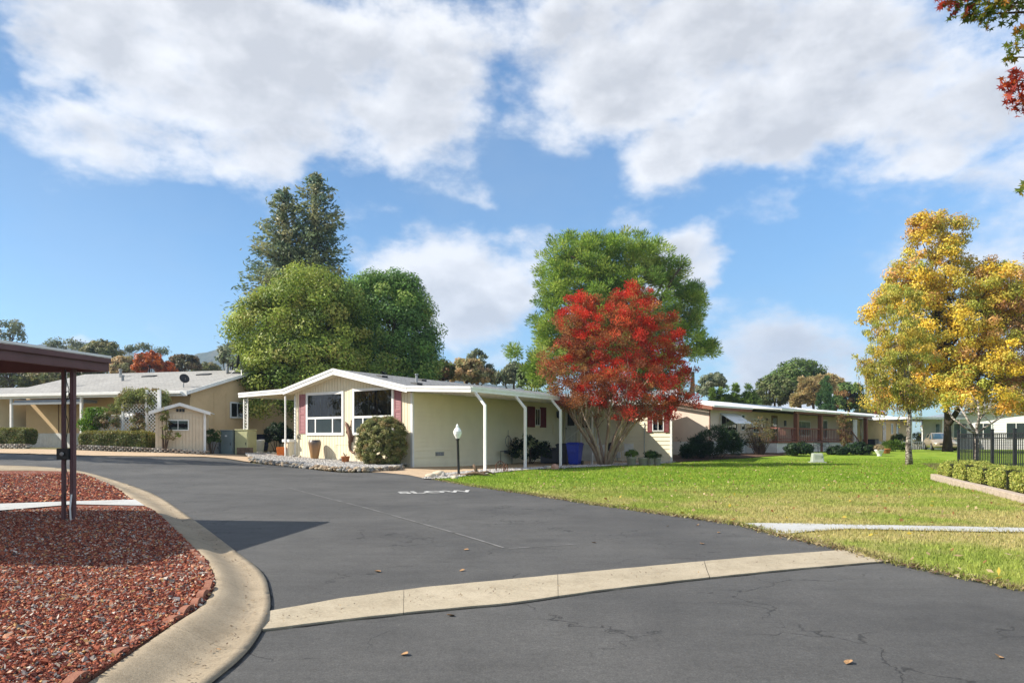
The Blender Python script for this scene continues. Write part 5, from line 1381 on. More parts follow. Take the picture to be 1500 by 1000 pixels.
for a in (.5, 2.6, 4.7): MB().tube([(.2 * math.cos(a), .2 * math.sin(a), .6), (.36 * math.cos(a), .36 * math.sin(a), 0)], .016, 5).build('leg', M_GREYMET, t)
gx_, gy_ = hw(4.75, 13.2)
t = thing('patio_chair', 'pale metal patio chair beside the black kettle grill', 'chair', (gx_, gy_, ground(gx_, gy_)), R(-20))
mb = MB()
for k in range(5): mb.box(-.25, .25, -.25 + k * .1, -.17 + k * .1, .42, .44)
mb.build('seat', M_WHITE2, t); mb = MB()
for k in range(5): mb.box(-.25, .25, .26, .28, .52 + k * .11, .6 + k * .11)
mb.build('backrest', M_WHITE2, t)
for sx in (-.25, .25):
    MB().tube([(sx, -.25, 0), (sx, -.25, .62), (sx, .2, .64)], .016, 5).build('leg', M_WHITE2, t); MB().tube([(sx, .3, 0), (sx, .27, 1.08)], .016, 5).build('leg', M_WHITE2, t)

# ------------------------------------------------------------------ front bed of the cream house
bed_o = [gp(364, 674), gp(385, 678.5), gp(420, 683), gp(460, 687), gp(500, 690), gp(530, 691), gp(560, 690), gp(585, 688), hw(-.2, -.6), hw(-.15, -.06), hw(-8.05, -.06), hw(-8.5, .4), hw(-11.9, .6), hw(-12.2, -.1)]
def bedz(x, y): return .13
drape('gravel_bed', bed_o, .13, M_WG, .5, fn=bedz)
x = r.uniform(-16, -3, 40000); y = r.uniform(26, 39, 40000); k = inside(x, y, bed_o); x, y = x[k], y[k]
pebbles('white_gravel', np.stack([x, y, g(x, y) + .14], -1), r.uniform(.02, .045, len(x)), pick(WPAL, len(x), r), r)
COB = [pm('cobble_buff', (.42, .36, .27), (.28, .23, .17), 5., .9, .2, bump=.5), pm('cobble_grey', (.27, .26, .24), (.16, .155, .15), 5., .9, .2, bump=.5), pm('cobble_tan', (.33, .25, .17), (.2, .15, .11), 5., .9, .2, bump=.5)]
cobs = [MB().rock((0, 0, 0), 1., 40 + i, .75).mesh('cobble', True) for i in range(5)]
edge = spline(bed_o[:9], 10)
acc = 0
for a, b in zip(edge[:-1], edge[1:]):
    d = b - a; ln = np.linalg.norm(d); t_ = 0
    while acc + ln - t_ >= .17:
        t_ += .17 - acc; acc = 0; p = a + d / ln * t_
        for lay in range(2):
            if lay == 1 and random.random() < .25: continue
            i = random.randrange(5); me = cobs[i].copy(); me.materials.clear(); me.materials.append(random.choice(COB))
            e = link('cobble', me, None); s = random.uniform(.065, .105)
            e.scale = (s * 1.15, s, s); e.rotation_euler = (random.uniform(-.5, .5), random.uniform(-.5, .5), random.uniform(0, 6))
            e.location = (p[0] + random.uniform(-.05, .05), p[1] - .05 + lay * .1, ground(*p) + .05 + lay * .075)
            tag(e, 'rounded cobble in the low stone edging of the white gravel bed', 'cobble', 'cobbles edging the white gravel bed')
    acc += ln - t_
M_URN = None
def mat_urn():
    m, nt, out = new_mat('glazed_urn'); v = objco(nt); sp = N(nt, 'ShaderNodeSeparateXYZ'); nt.links.new(v, sp.inputs[0])
    f = math_(nt, 'ADD', sp.outputs[2], math_(nt, 'MULTIPLY', noise(nt, v, 5., 5, .6), .35))
    col = ramp(nt, mapr(nt, f, .35, 1.25, 0, 1, False), [(0, (.33, .18, .07)), (.5, (.27, .15, .07)), (.8, (.14, .10, .075)), (.92, (.07, .065, .07))])
    bsdf(nt, out, col, .35, .5, 0, noise(nt, v, 18., 3), .15, .01); return m
t, r_, h_ = pot('tall brown glazed urn with a dark rim against the gable wall', 461, 672.5, 20, 29, mat_urn(), [(.55, 0), (.58, .02), (.82, .45), (.97, .78), (.99, .86), (.9, .95), (.82, .97), (.86, 1.), (.8, .99), (.78, .9)], 'urn', 'garden_urn')
t.location = on_bed(461, -.5); t.scale = (.86, .86, .9)
t, r_, h_ = pot('small terracotta pot with a bare stub on the white gravel', 506, 680, 12.5, 9, M_TERRA); t.location = on_bed(506, -1.3)
MB().tube([(0, 0, h_ * .8), (-.05, 0, h_ * 1.3), (-.1, .02, h_ * 1.5)], [.02, .03, .02], 6).build('stem', M_DRIFT, t); MB().tube([(-.02, 0, h_), (.08, .03, h_ * 1.35)], [.02, .012], 6).build('stem', M_DRIFT, t)
x, y = gp(413, 671); t = thing('flower_pot', 'square orange glazed pot at the left end of the white gravel bed', 'pot', (x, y, ground(x, y) + .1), R(12))
mb = MB(); s = .255; mb.add([(-s * .82, -s * .82, 0), (s * .82, -s * .82, 0), (s * .82, s * .82, 0), (-s * .82, s * .82, 0), (-s, -s, .48), (s, -s, .48), (s, s, .48), (-s, s, .48), (-s * .86, -s * .86, .48), (s * .86, -s * .86, .48), (s * .86, s * .86, .48), (-s * .86, s * .86, .48), (-s * .82, -s * .82, .4), (s * .82, -s * .82, .4), (s * .82, s * .82, .4), (-s * .82, s * .82, .4)], [(0, 3, 2, 1), (12, 13, 14, 15)] + [(i * 4 + k, i * 4 + (k + 1) % 4, i * 4 + 4 + (k + 1) % 4, i * 4 + 4 + k) for i in range(3) for k in range(4)]); mb.build('pot_body', M_ORANGE, t, bevel=.012)
mb = MB(); mb.tube([(.12 * math.cos(k), -s * .93, .27 + .12 * math.sin(k)) for k in np.linspace(0, 6.28, 16)], .014, 5); mb.build('ring_relief', M_ORANGE, t)
x, y = gp(380, 664); t, r_, h_ = pot('tall white tapered planter under the left awning', 380, 665, 15, 21, M_WHITE2, None, 'planter', 'planter')
x, y = gp(383, 661); x *= 1.03; y *= 1.03; t = thing('barrel', 'dark blue barrel behind the tall white planter', 'barrel', (x, y, ground(x, y)))
MB().lathe([(.36, 0), (.42, .3), (.42, .7), (.36, 1.0), (.38, 1.02), (.36, 1.05)], 18).build('barrel_body', pm('navy_plastic', (.015, .017, .04)), t, True); MB().lathe([(.425, .3), (.435, .33), (.425, .36)], 18).build('hoop', M_DKPLAST, t)
for i, (px, py, rp, m_) in enumerate([(394, 670, 4, M_ROCKG), (402, 670, 3.6, M_ROCKW), (424, 669, 4.2, M_ROCKW), (431, 670, 3, M_ROCKG), (440, 669, 3, M_ROCKW), (500, 672, 3.4, M_ROCKG)]):
    o = rock(px, py, rp, m_, ['dark stone left of the orange pot', 'pale stone beside the orange pot on its left', 'largest pale stone right of the orange pot', 'small grey stone below the house number', 'small pale stone left of the tall urn', 'grey stone beside the terracotta pot'][i], None, 60 + i); o.location = on_bed(px, -.5 if i in (3, 4, 5) else .1, .17)
# lizard ornament on the gable wall
M_LIZ = pm('bronze_lizard', (.2, .11, .07), (.11, .06, .04), 8., .5, .4, .4, bump=.3)
lz = thing('lizard_ornament', 'bronze lizard sculpture climbing the wall between the picture windows', 'wall ornament', (*hw(-3.98, -.07), 0), RZ)
mb = MB(); S_ = 1.25
body = [(-.28, 2.13), (-.22, 2.02), (-.17, 1.93), (-.08, 1.78), (0, 1.62), (.06, 1.45), (.07, 1.28), (.02, 1.1), (.0, .92), (.06, .74), (.2, .64), (.34, .64), (.42, .74), (.38, .86), (.29, .87), (.26, .8)]
mb.tube([(a, -.02, b - .02) for a, b in body], [.02, .07, .075, .09, .125, .13, .11, .075, .06, .05, .042, .038, .032, .026, .02, .012], 9); mb.build('lizard_body', M_LIZ, lz, True)
for p in ([(-.1, 1.82), (.08, 1.9), (.1, 2.1)], [(-.16, 1.76), (-.22, 1.6), (-.12, 1.5)], [(.06, 1.38), (.26, 1.42), (.22, 1.22)], [(.0, 1.3), (-.08, 1.12), (-.02, .98)]):
    mb = MB(); mb.tube([(a, -.01, b) for a, b in p], [.045, .035, .025], 6)
    for k in (-.5, 0, .5):
        d = Vector((p[2][0] - p[1][0], 0, p[2][1] - p[1][1])).normalized(); d.rotate(Matrix.Rotation(k, 3, 'Y')); mb.tube([(p[2][0], -.01, p[2][1]), (p[2][0] + d.x * .11, -.01, p[2][1] + d.z * .11)], [.016, .006], 5)
    mb.build('leg', M_LIZ, lz, True)

# ------------------------------------------------------------------ utility cabinets at the left
M_CABT = pm('teal_cabinet', (.16, .21, .22), (.13, .17, .18), 2, .55, .4, bump=.05); M_CABG = pm('pale_green_cabinet', (.47, .47, .26), (.42, .42, .22), 2, .6, .4, bump=.05); M_CABW = pm('grey_cabinet', (.36, .38, .42), (.31, .33, .36), 2, .6, .4, bump=.05)
def cabinet(label, pxa, pxb, pyt, pyb, Y, mat, dep, rz, lid=True):
    xa, xb = (pxa - 750) / F * Y, (pxb - 750) / F * Y; zt = H + (HY - pyt) / F * Y; zb = H + (HY - pyb) / F * Y
    t = thing('utility_cabinet', label, 'utility cabinet', ((xa + xb) / 2, Y, zb - .05), rz); w = (xb - xa) / 2; h = zt - zb + .05
    MB().box(-w, w, 0, dep, 0, h - .06).build('cabinet_body', mat, t, bevel=.02); MB().box(-w - .03, w + .03, -.03, dep + .03, h - .058, h).build('lid', mat, t, bevel=.015)
    mb = MB(); mb.box(-w * .9, w * .9, -.012, -.002, h * .08, h * .86); d = mb.build('door', mat, t); MB().box(w * .7, w * .78, -.035, -.013, h * .4, h * .5).build('handle', M_BLACK, d)
    return t, w, h
cabinet('low pale grey utility cabinet beside the shed', 305, 322, 641.5, 665.5, 36.6, M_CABW, .5, R(-8))
t, w, h = cabinet('tall dark teal utility cabinet between the grey and the green one', 322.5, 340.5, 629.5, 665.5, 36.2, M_CABT, .7, R(-8)); MB().box(-.07, .05, -.02, -.013, h * .74, h * .8).build('notice_plate', M_WHITE2, t)
t, w, h = cabinet('pale yellow green transformer cabinet by the lacy awning post', 342.5, 364, 628.5, 665.5, 36.2, M_CABG, .8, R(-14)); MB().box(-w * .6, w + .35, -.05, -.015, .06, .42).build('base_box', M_DRIFT, t)
# transformer pedestal on the lawn
x, y = gp(1197, 677.5); t = thing('utility_box', 'small pale green utility pedestal standing alone on the lawn', 'utility box', (x, y, ground(x, y)), R(-12))
mb = MB(); mb.add([(-.32, -.3, .04), (.32, -.3, .04), (.32, .3, .04), (-.32, .3, .04), (-.27, -.2, .54), (.27, -.2, .54), (.27, .25, .54), (-.27, .25, .54)], [(0, 3, 2, 1), (4, 5, 6, 7), (0, 1, 5, 4), (1, 2, 6, 5), (2, 3, 7, 6), (3, 0, 4, 7)])
mb.build('cover', pm('sage_paint', (.36, .4, .34), (.3, .34, .28), 3, .6), t, bevel=.04); MB().box(-.42, .42, -.42, .42, -.02, .05).build('pad', M_PATH, t); MB().box(-.18, .18, -.268, -.25, .2, .42).build('door', pm('sage_paint', ()), t)

# ------------------------------------------------------------------ lattice, block walls
def block_wall(label, pts, z0, courses, mats, bw=.3, bh=.1):
    t = thing('block_wall', label, 'wall', (0, 0, 0)); mbs = [MB(), MB()]
    for c_ in range(courses):
        for (a, b) in zip(pts[:-1], pts[1:]):
            a_, b_ = Vector(a), Vector(b); d = b_ - a_; n_ = max(1, int(d.length / bw)); u = d.normalized(); nn = Vector((-u.y, u.x))
            for i in range(n_):
                p = a_ + d * ((i + .5 * (c_ % 2)) / n_); zz = ground(p.x, p.y) + z0 + c_ * bh
                q = p + u * (bw - .025); ins = random.uniform(0, .03) + c_ * .02
                m_ = mbs[random.random() < .35]
                poly = [p + nn * (.25), p + nn * ins + u * .04, (p + q) / 2 + nn * (ins - .035), q + nn * ins - u * .04, q + nn * .25]
                m_.prism([(v.x, v.y, zz) for v in poly], (0, 0, bh - .014))
    mbs[0].build('block_courses', mats[0], t, bevel=.01); mbs[1].build('pale_blocks', mats[1], t, bevel=.01)
    return t
M_BLK = pm('wall_block', (.30, .25, .21), (.2, .165, .14), 4., .95, .1, bump=.6, bscale=25.); M_BLK2 = pm('pale_block', (.45, .41, .37), (.33, .3, .27), 4., .95, .1, bump=.6, bscale=25.)
block_wall('low stacked block wall below the clipped hedge and the shed', [(-22.4, 34.6), (-19.4, 34.0), (-17.4, 34.0), (-15.35, 34.3)], -.12, 4, (M_BLK, M_BLK2), .24, .088)
block_wall('short block planter wall under the hedge at the far left', [(-30.5, 38.2), (-26.6, 37.4)], -.08, 3, (M_BLK, M_BLK2), .3, .1)
lt = thing('lattice_fence', 'white diagonal lattice fence behind the clipped hedge', 'fence', (-22.3, 36.1, .6), R(-4))
def lattice(x0, x1, z0, z1, nm):
    mb = MB(); s = .19
    k = -int((z1 - z0) / s) - 1
    while x0 + k * s < x1:
        for sg in (1, -1):
            xa = x0 + k * s; L_ = z1 - z0
            p, q = (xa, z0), (xa + L_, z1)
            if sg < 0: p, q = (xa, z1), (xa + L_, z0)
            ta = max(0, (x0 - p[0]) / L_); tb = min(1, (x1 - p[0]) / L_)
            if tb > ta + .01:
                a = (p[0] + L_ * ta, p[1] + (q[1] - p[1]) * ta); b = (p[0] + L_ * tb, p[1] + (q[1] - p[1]) * tb)
                mb.beam((a[0], .012 * sg, a[1]), (b[0], .012 * sg, b[1]), .04, .01, (0, 1, 0)) if False else mb.beam((a[0], .012 * sg, a[1]), (b[0], .012 * sg, b[1]), .012, .036, (0, 0, 1))
        k += 1
    return mb.build(nm, M_WHITE, lt)
lattice(0, 1.75, .7, 1.9, 'lattice_panel'); lattice(1.85, 3.05, .7, 2.45, 'lattice_panel'); lattice(3.15, 3.72, .7, 3.2, 'lattice_panel')
for x_, h_ in ((-.06, 1.95), (1.75, 2.5), (3.05, 3.25)): MB().box(x_, x_ + .1, -.05, .05, 0, h_).build('fence_post', M_WHITE, lt)
MB().box(3.72, 3.86, -.07, .07, 0, 3.25).build('fence_post', M_WHITE, lt)
mb = MB(); mb.box(-.06, 1.75, -.035, .035, 1.9, 1.96); mb.box(1.85, 3.05, -.035, .035, 2.45, 2.51); mb.box(-.06, 3.72, -.036, .036, .64, .7); mb.build('fence_rail', M_WHITE, lt)

# ------------------------------------------------------------------ black picket fence, timber edging
M_FENCE = pm('fence_black', (.035, .037, .042), (.022, .023, .027), 4., .45, .45, .3, bump=.05)
fx0, fy0, fdx, fdy = 22.7, 34.7, -.18, -.984
pf = thing('picket_fence', 'black metal picket fence behind the low clipped hedge', 'fence', (fx0, fy0, 0), math.atan2(fdy, fdx))
posts = [0, 1.65, 3.35, 5.25, 7.1, 8.95, 10.8, 12.65]
for s_ in posts:
    mb = MB(); mb.box(s_ - .05, s_ + .05, -.05, .05, -.25, 1.7); mb.box(s_ - .06, s_ + .06, -.06, .06, 1.7, 1.74); mb.build('post', M_FENCE, pf)
for a_, b_ in zip(posts[:-1], posts[1:]):
    mb = MB(); mb.box(a_ + .05, b_ - .05, -.022, .022, 1.5, 1.55); mb.box(a_ + .05, b_ - .05, -.022, .022, 1.3, 1.34); mb.box(a_ + .05, b_ - .05, -.022, .022, .05, .09)
    n_ = int((b_ - a_) / .15)
    for i in range(1, n_): x_ = a_ + (b_ - a_) * i / n_; mb.box(x_ - .017, x_ + .017, -.017, .017, -.05, 1.52)
    mb.build('picket_panel', M_FENCE, pf)
M_TIMB = pm('weathered_timber', (.46, .38, .31), (.3, .245, .2), 2., .95, .1, bump=.6, bscale=9., bdist=.02, stretch=(1, 6, 6))
tl = [gp(1363, 704), gp(1400, 713), gp(1446, 724), gp(1500, 739), gp(1600, 772)]
for i, (a, b) in enumerate(zip(tl[:-1], tl[1:])):
    a_, b_ = Vector((*a, 0)), Vector((*b, 0)); d = (b_ - a_).normalized(); b_ -= d * .03; n_ = Vector((-d.y, d.x, 0))
    e = MB().prism([a_ + Vector((0, 0, -.03)), b_ + Vector((0, 0, -.03)), b_ + Vector((0, 0, .16)), a_ + Vector((0, 0, .16))], n_ * .2).build('edging_timber', M_TIMB, None, bevel=.012)
    tag(e, ['grey timber sleeper at the far end of the edging below the hedge', 'second grey timber sleeper of the edging below the hedge', 'third timber sleeper of the hedge edging with a dark split', 'nearest timber sleeper of the hedge edging'][i], 'timber edging', 'timber sleepers edging the hedge bed')
drape('mulch_bed', tl[:4] + [(tl[3][0] + 3, tl[3][1] + 1), (17, 22), (24.5, 38), (22.5, 37.5), (15, 23)], .035, M_BARK_BED, 1.)

# ------------------------------------------------------------------ bench, bowl, pumpkin-coloured pot
x, y = 16.75 + 4.4, 46.8; x, y = (1207 - 750) / F * 46.2, 46.2
bn = thing('garden_bench', 'black iron garden bench in front of the pink house porch', 'bench', (x, y, ground(x, y)), R(8))
mb = MB()
for k in range(4): mb.box(-.6, .6, -.2 + k * .12, -.11 + k * .12, .42, .45)
mb.build('seat', M_BLACK, bn)
mb = MB(); mb.tube([(-.6, .3, .5), (-.55, .33, .85), (0, .34, .98), (.55, .33, .85), (.6, .3, .5)], .02, 5)
for k in range(12): mb.tube([(-.55 + k * .1, .3, .5), (-.55 + ((k + 4) % 12) * .1, .33, .86)], .01, 4)
mb.build('backrest', M_BLACK, bn)
for sx in (-.57, .57):
    MB().tube([(sx, -.25, 0), (sx, -.2, .62), (sx, .28, .66)], .022, 5).build('leg', M_BLACK, bn); MB().tube([(sx, .35, 0), (sx, .3, .66)], .022, 5).build('leg', M_BLACK, bn)
t, r_, h_ = pot('white pedestal bowl planter at the end of the pink house porch', 1288, 668, 13, 9.5, M_WHITE2, [(.5, 0), (.45, .1), (.4, .2), (.75, .55), (1., .9), (1.03, 1.), (.95, .98), (.9, .9)], 'planter', 'bowl_planter'); plant_in(t, r_, h_, [(0, 0, h_ * 1.25, r_ * .9, r_ * .9, r_ * .7)], 25, .14, 30, .12, .03, [((.42, .33, .2), 2), ((.3, .25, .12), 1)], 34)
t, r_, h_ = pot('low orange clay pot right of the white bowl planter', 1299, 664, 11, 7, M_TERRA)

# ------------------------------------------------------------------ car
def make_car(loc, rz):
    t = thing('parked_car', 'champagne sedan parked in the shade behind the yellow tree trunk', 'car', loc, rz)
    M_PNT = pm('champagne_paint', (.40, .33, .24), (.37, .31, .22), 1., .3, .5, .35, bump=0)
    M_TYRE = pm('tyre', (.02, .02, .02)); M_HEADL = pm('headlight_lens', (.62, .64, .64), None, 3, .1, .6, bump=0)
    # sections along the length (x from nose to tail): half width, sill z, shoulder z, deck z
    st = [(-2.35, .62, .42, .55, .58), (-2.28, .76, .28, .60, .66), (-2.0, .85, .2, .66, .76), (-1.5, .88, .2, .74, .86), (-.9, .89, .2, .82, .94), (.0, .89, .2, .84, .95), (1.0, .89, .2, .86, .97), (1.6, .88, .2, .86, .99), (2.1, .84, .24, .82, .98), (2.35, .76, .34, .7, .9), (2.4, .66, .45, .6, .75)]
    mb = MB(); vs = []
    for x_, w, z0, zs, zd in st: vs += [(x_, -w * .9, z0), (x_, -w, (z0 + zs) / 2), (x_, -w, zs), (x_, -w * .86, zd - .02), (x_, 0, zd + .02), (x_, w * .86, zd - .02), (x_, w, zs), (x_, w, (z0 + zs) / 2), (x_, w * .9, z0)]
    n_ = 9
    fs = [(i * n_ + k, (i + 1) * n_ + k, (i + 1) * n_ + k + 1, i * n_ + k + 1) for i in range(len(st) - 1) for k in range(n_ - 1)]
    fs += [(i * n_, i * n_ + 8, (i + 1) * n_ + 8, (i + 1) * n_) for i in range(len(st) - 1)] + [tuple(range(9)), tuple((len(st) - 1) * 9 + k for k in range(8, -1, -1))]
    mb.add(vs, fs); o = mb.build('car_body', M_PNT, t, True)
    # cabin: pillars/roof and glass
    cab = [(-.95, .74, .94, .94), (-.15, .62, .96, 1.40), (.3, .6, .96, 1.45), (.9, .6, .97, 1.44), (1.25, .62, .97, 1.36), (1.85, .70, .98, 1.0)]
    mb = MB(); vs = []
    for x_, w, zb, zt in cab: vs += [(x_, -.76, zb - .03), (x_, -w, zt), (x_, w, zt), (x_, .76, zb - .03)]
    mb.add(vs, [(i * 4 + k, i * 4 + 4 + k, i * 4 + 5 + k, i * 4 + 1 + k) for i in range(5) for k in range(3)]); mb.build('windscreen', pm('car_glass', (.03, .06, .07), (.02, .045, .055), 1, .05, .6, bump=0), t, True)
    mb = MB(); mb.add([(-.12, -.63, 1.405), (.3, -.61, 1.455), (.9, -.61, 1.445), (1.25, -.63, 1.365), (1.25, .63, 1.365), (.9, .61, 1.445), (.3, .61, 1.455), (-.12, .63, 1.405), (.3, 0, 1.48), (.9, 0, 1.47)], [(0, 1, 8), (1, 2, 9, 8), (2, 3, 9), (3, 4, 9), (4, 5, 9), (5, 6, 8, 9), (6, 7, 8), (7, 0, 8)])
    for s_ in (-1, 1):
        mb.beam((-.95, s_ * .745, .93), (-.13, s_ * .63, 1.405), .06, .05); mb.beam((.45, s_ * .77, .93), (.4, s_ * .61, 1.45), .09, .04); mb.beam((1.9, s_ * .72, .97), (1.22, s_ * .63, 1.37), .1, .05)
    mb.build('roof', M_PNT, t)
    for s_ in (-1, 1):
        MB().box(-2.3, -2.08, s_ * .66 - .16, s_ * .66 + .16, .54, .66).build('headlight', M_HEADL, t, bevel=.03); MB().box(2.3, 2.42, s_ * .6 - .14, s_ * .6 + .14, .66, .8).build('tail_light', M_DKRED, t)
        MB().box(-.75, -.55, s_ * .98 - .1, s_ * .98 + .1, .92, 1.05).build('wing_mirror', M_PNT, t, bevel=.02)
        for x_ in (-1.45, 1.4):
            w_ = MB(); w_.tube([(x_, s_ * .7, .31), (x_, s_ * .9, .31)], .31, 22); wo_ = w_.build('wheel', M_TYRE, t); MB().tube([(x_, s_ * .8, .31), (x_, s_ * .905, .31)], .19, 16).build('rim', M_GREYMET, wo_)
    MB().box(-2.40, -2.2, -.45, .45, .5, .6).build('radiator_grille', M_DKPLAST, t); MB().box(-2.44, -2.15, -.78, .78, .3, .46).build('bumper', M_PNT, t, bevel=.04); MB().box(-2.46, -2.43, -.24, .24, .34, .46).build('number_plate', M_WHITE, t)
    return t
make_car((36.1, 57.6, ground(36, 57) + .02), math.atan2(.72, .69) + R(22))
# ------------------------------------------------------------------ trees
def trunk_mb(base_r, pts, sides=9):
    return pts
def tree(name, label, base, trunk, r0, blobs, ncl, cr, nl, L, Wd, pal, seed, nlimb=14, group=None, start=.4, cat='tree', bark=None, r1=.03, **kw):
    """base: world point; trunk: local points; blobs in local coordinates"""
    t = thing(name, label, cat, base, 0, group)
    o, cen = foliage('crown', t, blobs, ncl, cr, nl, L, Wd, pal, seed, **kw)
    mb = MB(); n = len(trunk)
    mb.tube(trunk, [r0 * (1.35 if i == 0 else 1 - .72 * i / (n - 1)) for i in range(n)], 10)
    if nlimb: limbs(mb, trunk[0], trunk[-1], r0, cen, nlimb, seed, r1, start=start)
    mb.build('trunk', bark or BARK(), t, True)
    return t, cen

# camphor pair behind the house
CAM = [((0.246, 0.319, 0.0508), 4), ((0.319, 0.377, 0.0653), 3), ((0.16, 0.232, 0.0435), 3), ((0.377, 0.377, 0.087), 1)]
CAM2 = [((0.175, 0.307, 0.0659), 4), ((0.121, 0.22, 0.0549), 3), ((0.286, 0.395, 0.0877), 1.5), ((0.374, 0.439, 0.11), .6)]
b1 = (-14.0, 46.5, .4)
bl = [B(450, 450, 66, 58, 46.5, b1), B(398, 490, 52, 62, 45.5, b1), B(485, 490, 52, 80, 46.5, b1), B(430, 530, 60, 48, 45., b1), B(395, 548, 34, 28, 43.5, b1), B(465, 540, 55, 40, 45, b1), B(400, 595, 30, 14, 43, b1)]
tree('camphor_tree', 'large round yellow green tree behind the cream house gable, left of the darker one', b1, [(0, 0, -.3), (.1, 0, 2), (.3, .2, 4.5), (.6, .4, 7), (.7, .4, 9)], .42, bl, 330, .88, 270, .19, .105, CAM, 101, 16, shell=.86, flat=.8)
b2 = (-9.2, 51., .2)
bl = [B(572, 450, 52, 48, 51, b2), B(590, 500, 48, 75, 51, b2), B(545, 490, 50, 90, 51.5, b2), B(560, 540, 75, 45, 51, b2), B(612, 530, 26, 45, 51, b2)]
tree('camphor_tree', 'dark green rounded tree right behind the cream house roof ridge', b2, [(0, 0, -.3), (.1, 0, 2.5), (-.1, .1, 5), (.2, 0, 8.5)], .4, bl, 300, .9, 250, .2, .11, CAM2, 102, 16, shell=.86, flat=.8)

# redwood with a double top
def conifer(label, base, tops, h0, rad, seed, pal, name='redwood_tree', dens=1., L=.42, Wd=.13, step=.55):
    t = thing(name, label, 'tree', base); r = np.random.default_rng(seed); rr = random.Random(seed)
    mb = MB(); P = []; D = []; Cc = []
    for tx, ty, tz in tops:
        mb.tube([(tx * .3, ty * .3, -.3), (tx * .6, ty * .6, tz * .4), (tx, ty, tz * .75), (tx, ty, tz)], [.5, .36, .2, .03], 8)
        z = h0
        while z < tz - .15:
            f = (tz - z) / (tz - h0); ln = rad * (f ** .66) * rr.uniform(.72, 1.12) + .25
            k = 6 if f > .2 else 4; a0 = rr.uniform(0, 6.28)
            for i in range(k):
                a = a0 + i * 6.28 / k + rr.uniform(-.35, .35); l2 = ln * rr.uniform(.65, 1.1)
                sc = min(1., z / (tz * .75)); ox, oy = tx * (.6 + .4 * sc), ty * (.6 + .4 * sc)
                d = Vector((math.cos(a), math.sin(a), rr.uniform(-.28, .12) + .35 * (1 - f)))
                p0 = Vector((ox, oy, z)); pts = [p0 + d * l2 * s + Vector((0, 0, .10 * l2 * s * s)) for s in (0, .35, .7, 1)]
                mb.tube(pts, [.05 + .03 * f, .04, .025, .01], 4, False)
                m = int(70 * dens * max(.35, l2 / rad * 1.6))
                s = r.random(m) ** .7; q = np.array([tuple(p0)]) + np.array([tuple(d)]) * (l2 * s)[:, None]; q[:, 2] += .10 * l2 * s * s
                sp = .10 * l2 + .16
                q += r.normal(size=(m, 3)) * np.array([sp, sp, sp * .55]) * (1.15 - .5 * s)[:, None]
                P.append(q); D.append(unit(np.array([tuple(d)]) * .8 + r.normal(size=(m, 3)) * .55 + np.array([0, 0, -.15]))); Cc.append(np.repeat(pick(pal, 1, r) * r.uniform(.8, 1.2), m, 0))
            z += step * rr.uniform(.75, 1.25) * (.55 + .55 * f)
    P = np.concatenate(P); D = np.concatenate(D); Cc = np.concatenate(Cc); Cc = Cc * r.uniform(.75, 1.25, (len(Cc), 1))
    Nn = unit(np.cross(D, rdir(len(P), r)))
    co, cl = leaves(P, Nn, L * r.uniform(.7, 1.3, len(P)), Wd * r.uniform(.7, 1.3, len(P)), Cc, D, r)
    link('crown', np_mesh('crown', co, 4, np.clip(cl, 0, 1)), leaf_mat('leaf'), t)
    mb.build('trunk', BARK(), t, True)
    return t
RW = [((.25, .28, .14), 3), ((.17, .22, .11), 3), ((.34, .33, .17), 1.6), ((.13, .2, .14), 2)]
rb = at(440, 642, 62); rb.z = .6
conifer('tall blue green redwood with a double top rising behind the round trees', rb, [tuple(at(416, 277, 62) - rb), tuple(at(463, 255, 63) - rb)], 5., 5.3, 103, RW, dens=1.45, L=.42, Wd=.14, step=.62)

# big pine
PINE = [((0.258, 0.37, 0.0563), 4), ((0.338, 0.435, 0.0725), 3), ((0.161, 0.258, 0.0483), 3), ((0.419, 0.467, 0.113), .8)]
pb = at(935, 642, 60); pb.z = .2
bl = [B(850, 385, 68, 42, 60, pb), B(925, 375, 66, 38, 60, pb), B(830, 430, 50, 45, 59, pb), B(975, 410, 48, 35, 60.5, pb), B(905, 430, 90, 55, 60, pb), B(1012, 440, 30, 24, 61, pb), B(1000, 480, 34, 34, 61, pb), B(812, 490, 38, 50, 59, pb), B(868, 510, 60, 60, 59, pb), B(795, 545, 30, 42, 59.5, pb), B(757, 512, 12, 15, 60, pb), B(1022, 515, 26, 22, 61, pb), B(1035, 512, 15, 14, 61, pb), B(930, 500, 70, 60, 60.5, pb), B(960, 560, 50, 40, 60.5, pb)]
t, cen = tree('pine_tree', 'huge spreading bright green pine standing behind the red tree', pb, [(0, 0, -.3), (.2, 0, 4), (.4, .2, 8), (.0, .2, 12), (-.3, 0, 16)], .6, bl, 1250, .72, 120, .34, .07, PINE, 104, 26, needle=True, shell=.6, inner=.5, low=-.75, start=.3)
mb = MB(); mb.tube([(.3, 0, 1.5), (3.2, .4, 3.4), (4.9, .6, 5.2), (5.0, .6, 7.)], [.36, .32, .27, .1], 8); mb.build('forked_trunk', pm('pine_bark', (.25, .18, .12), (.15, .1, .07), 5., .95, .1, bump=.6, bscale=12.), t, True)

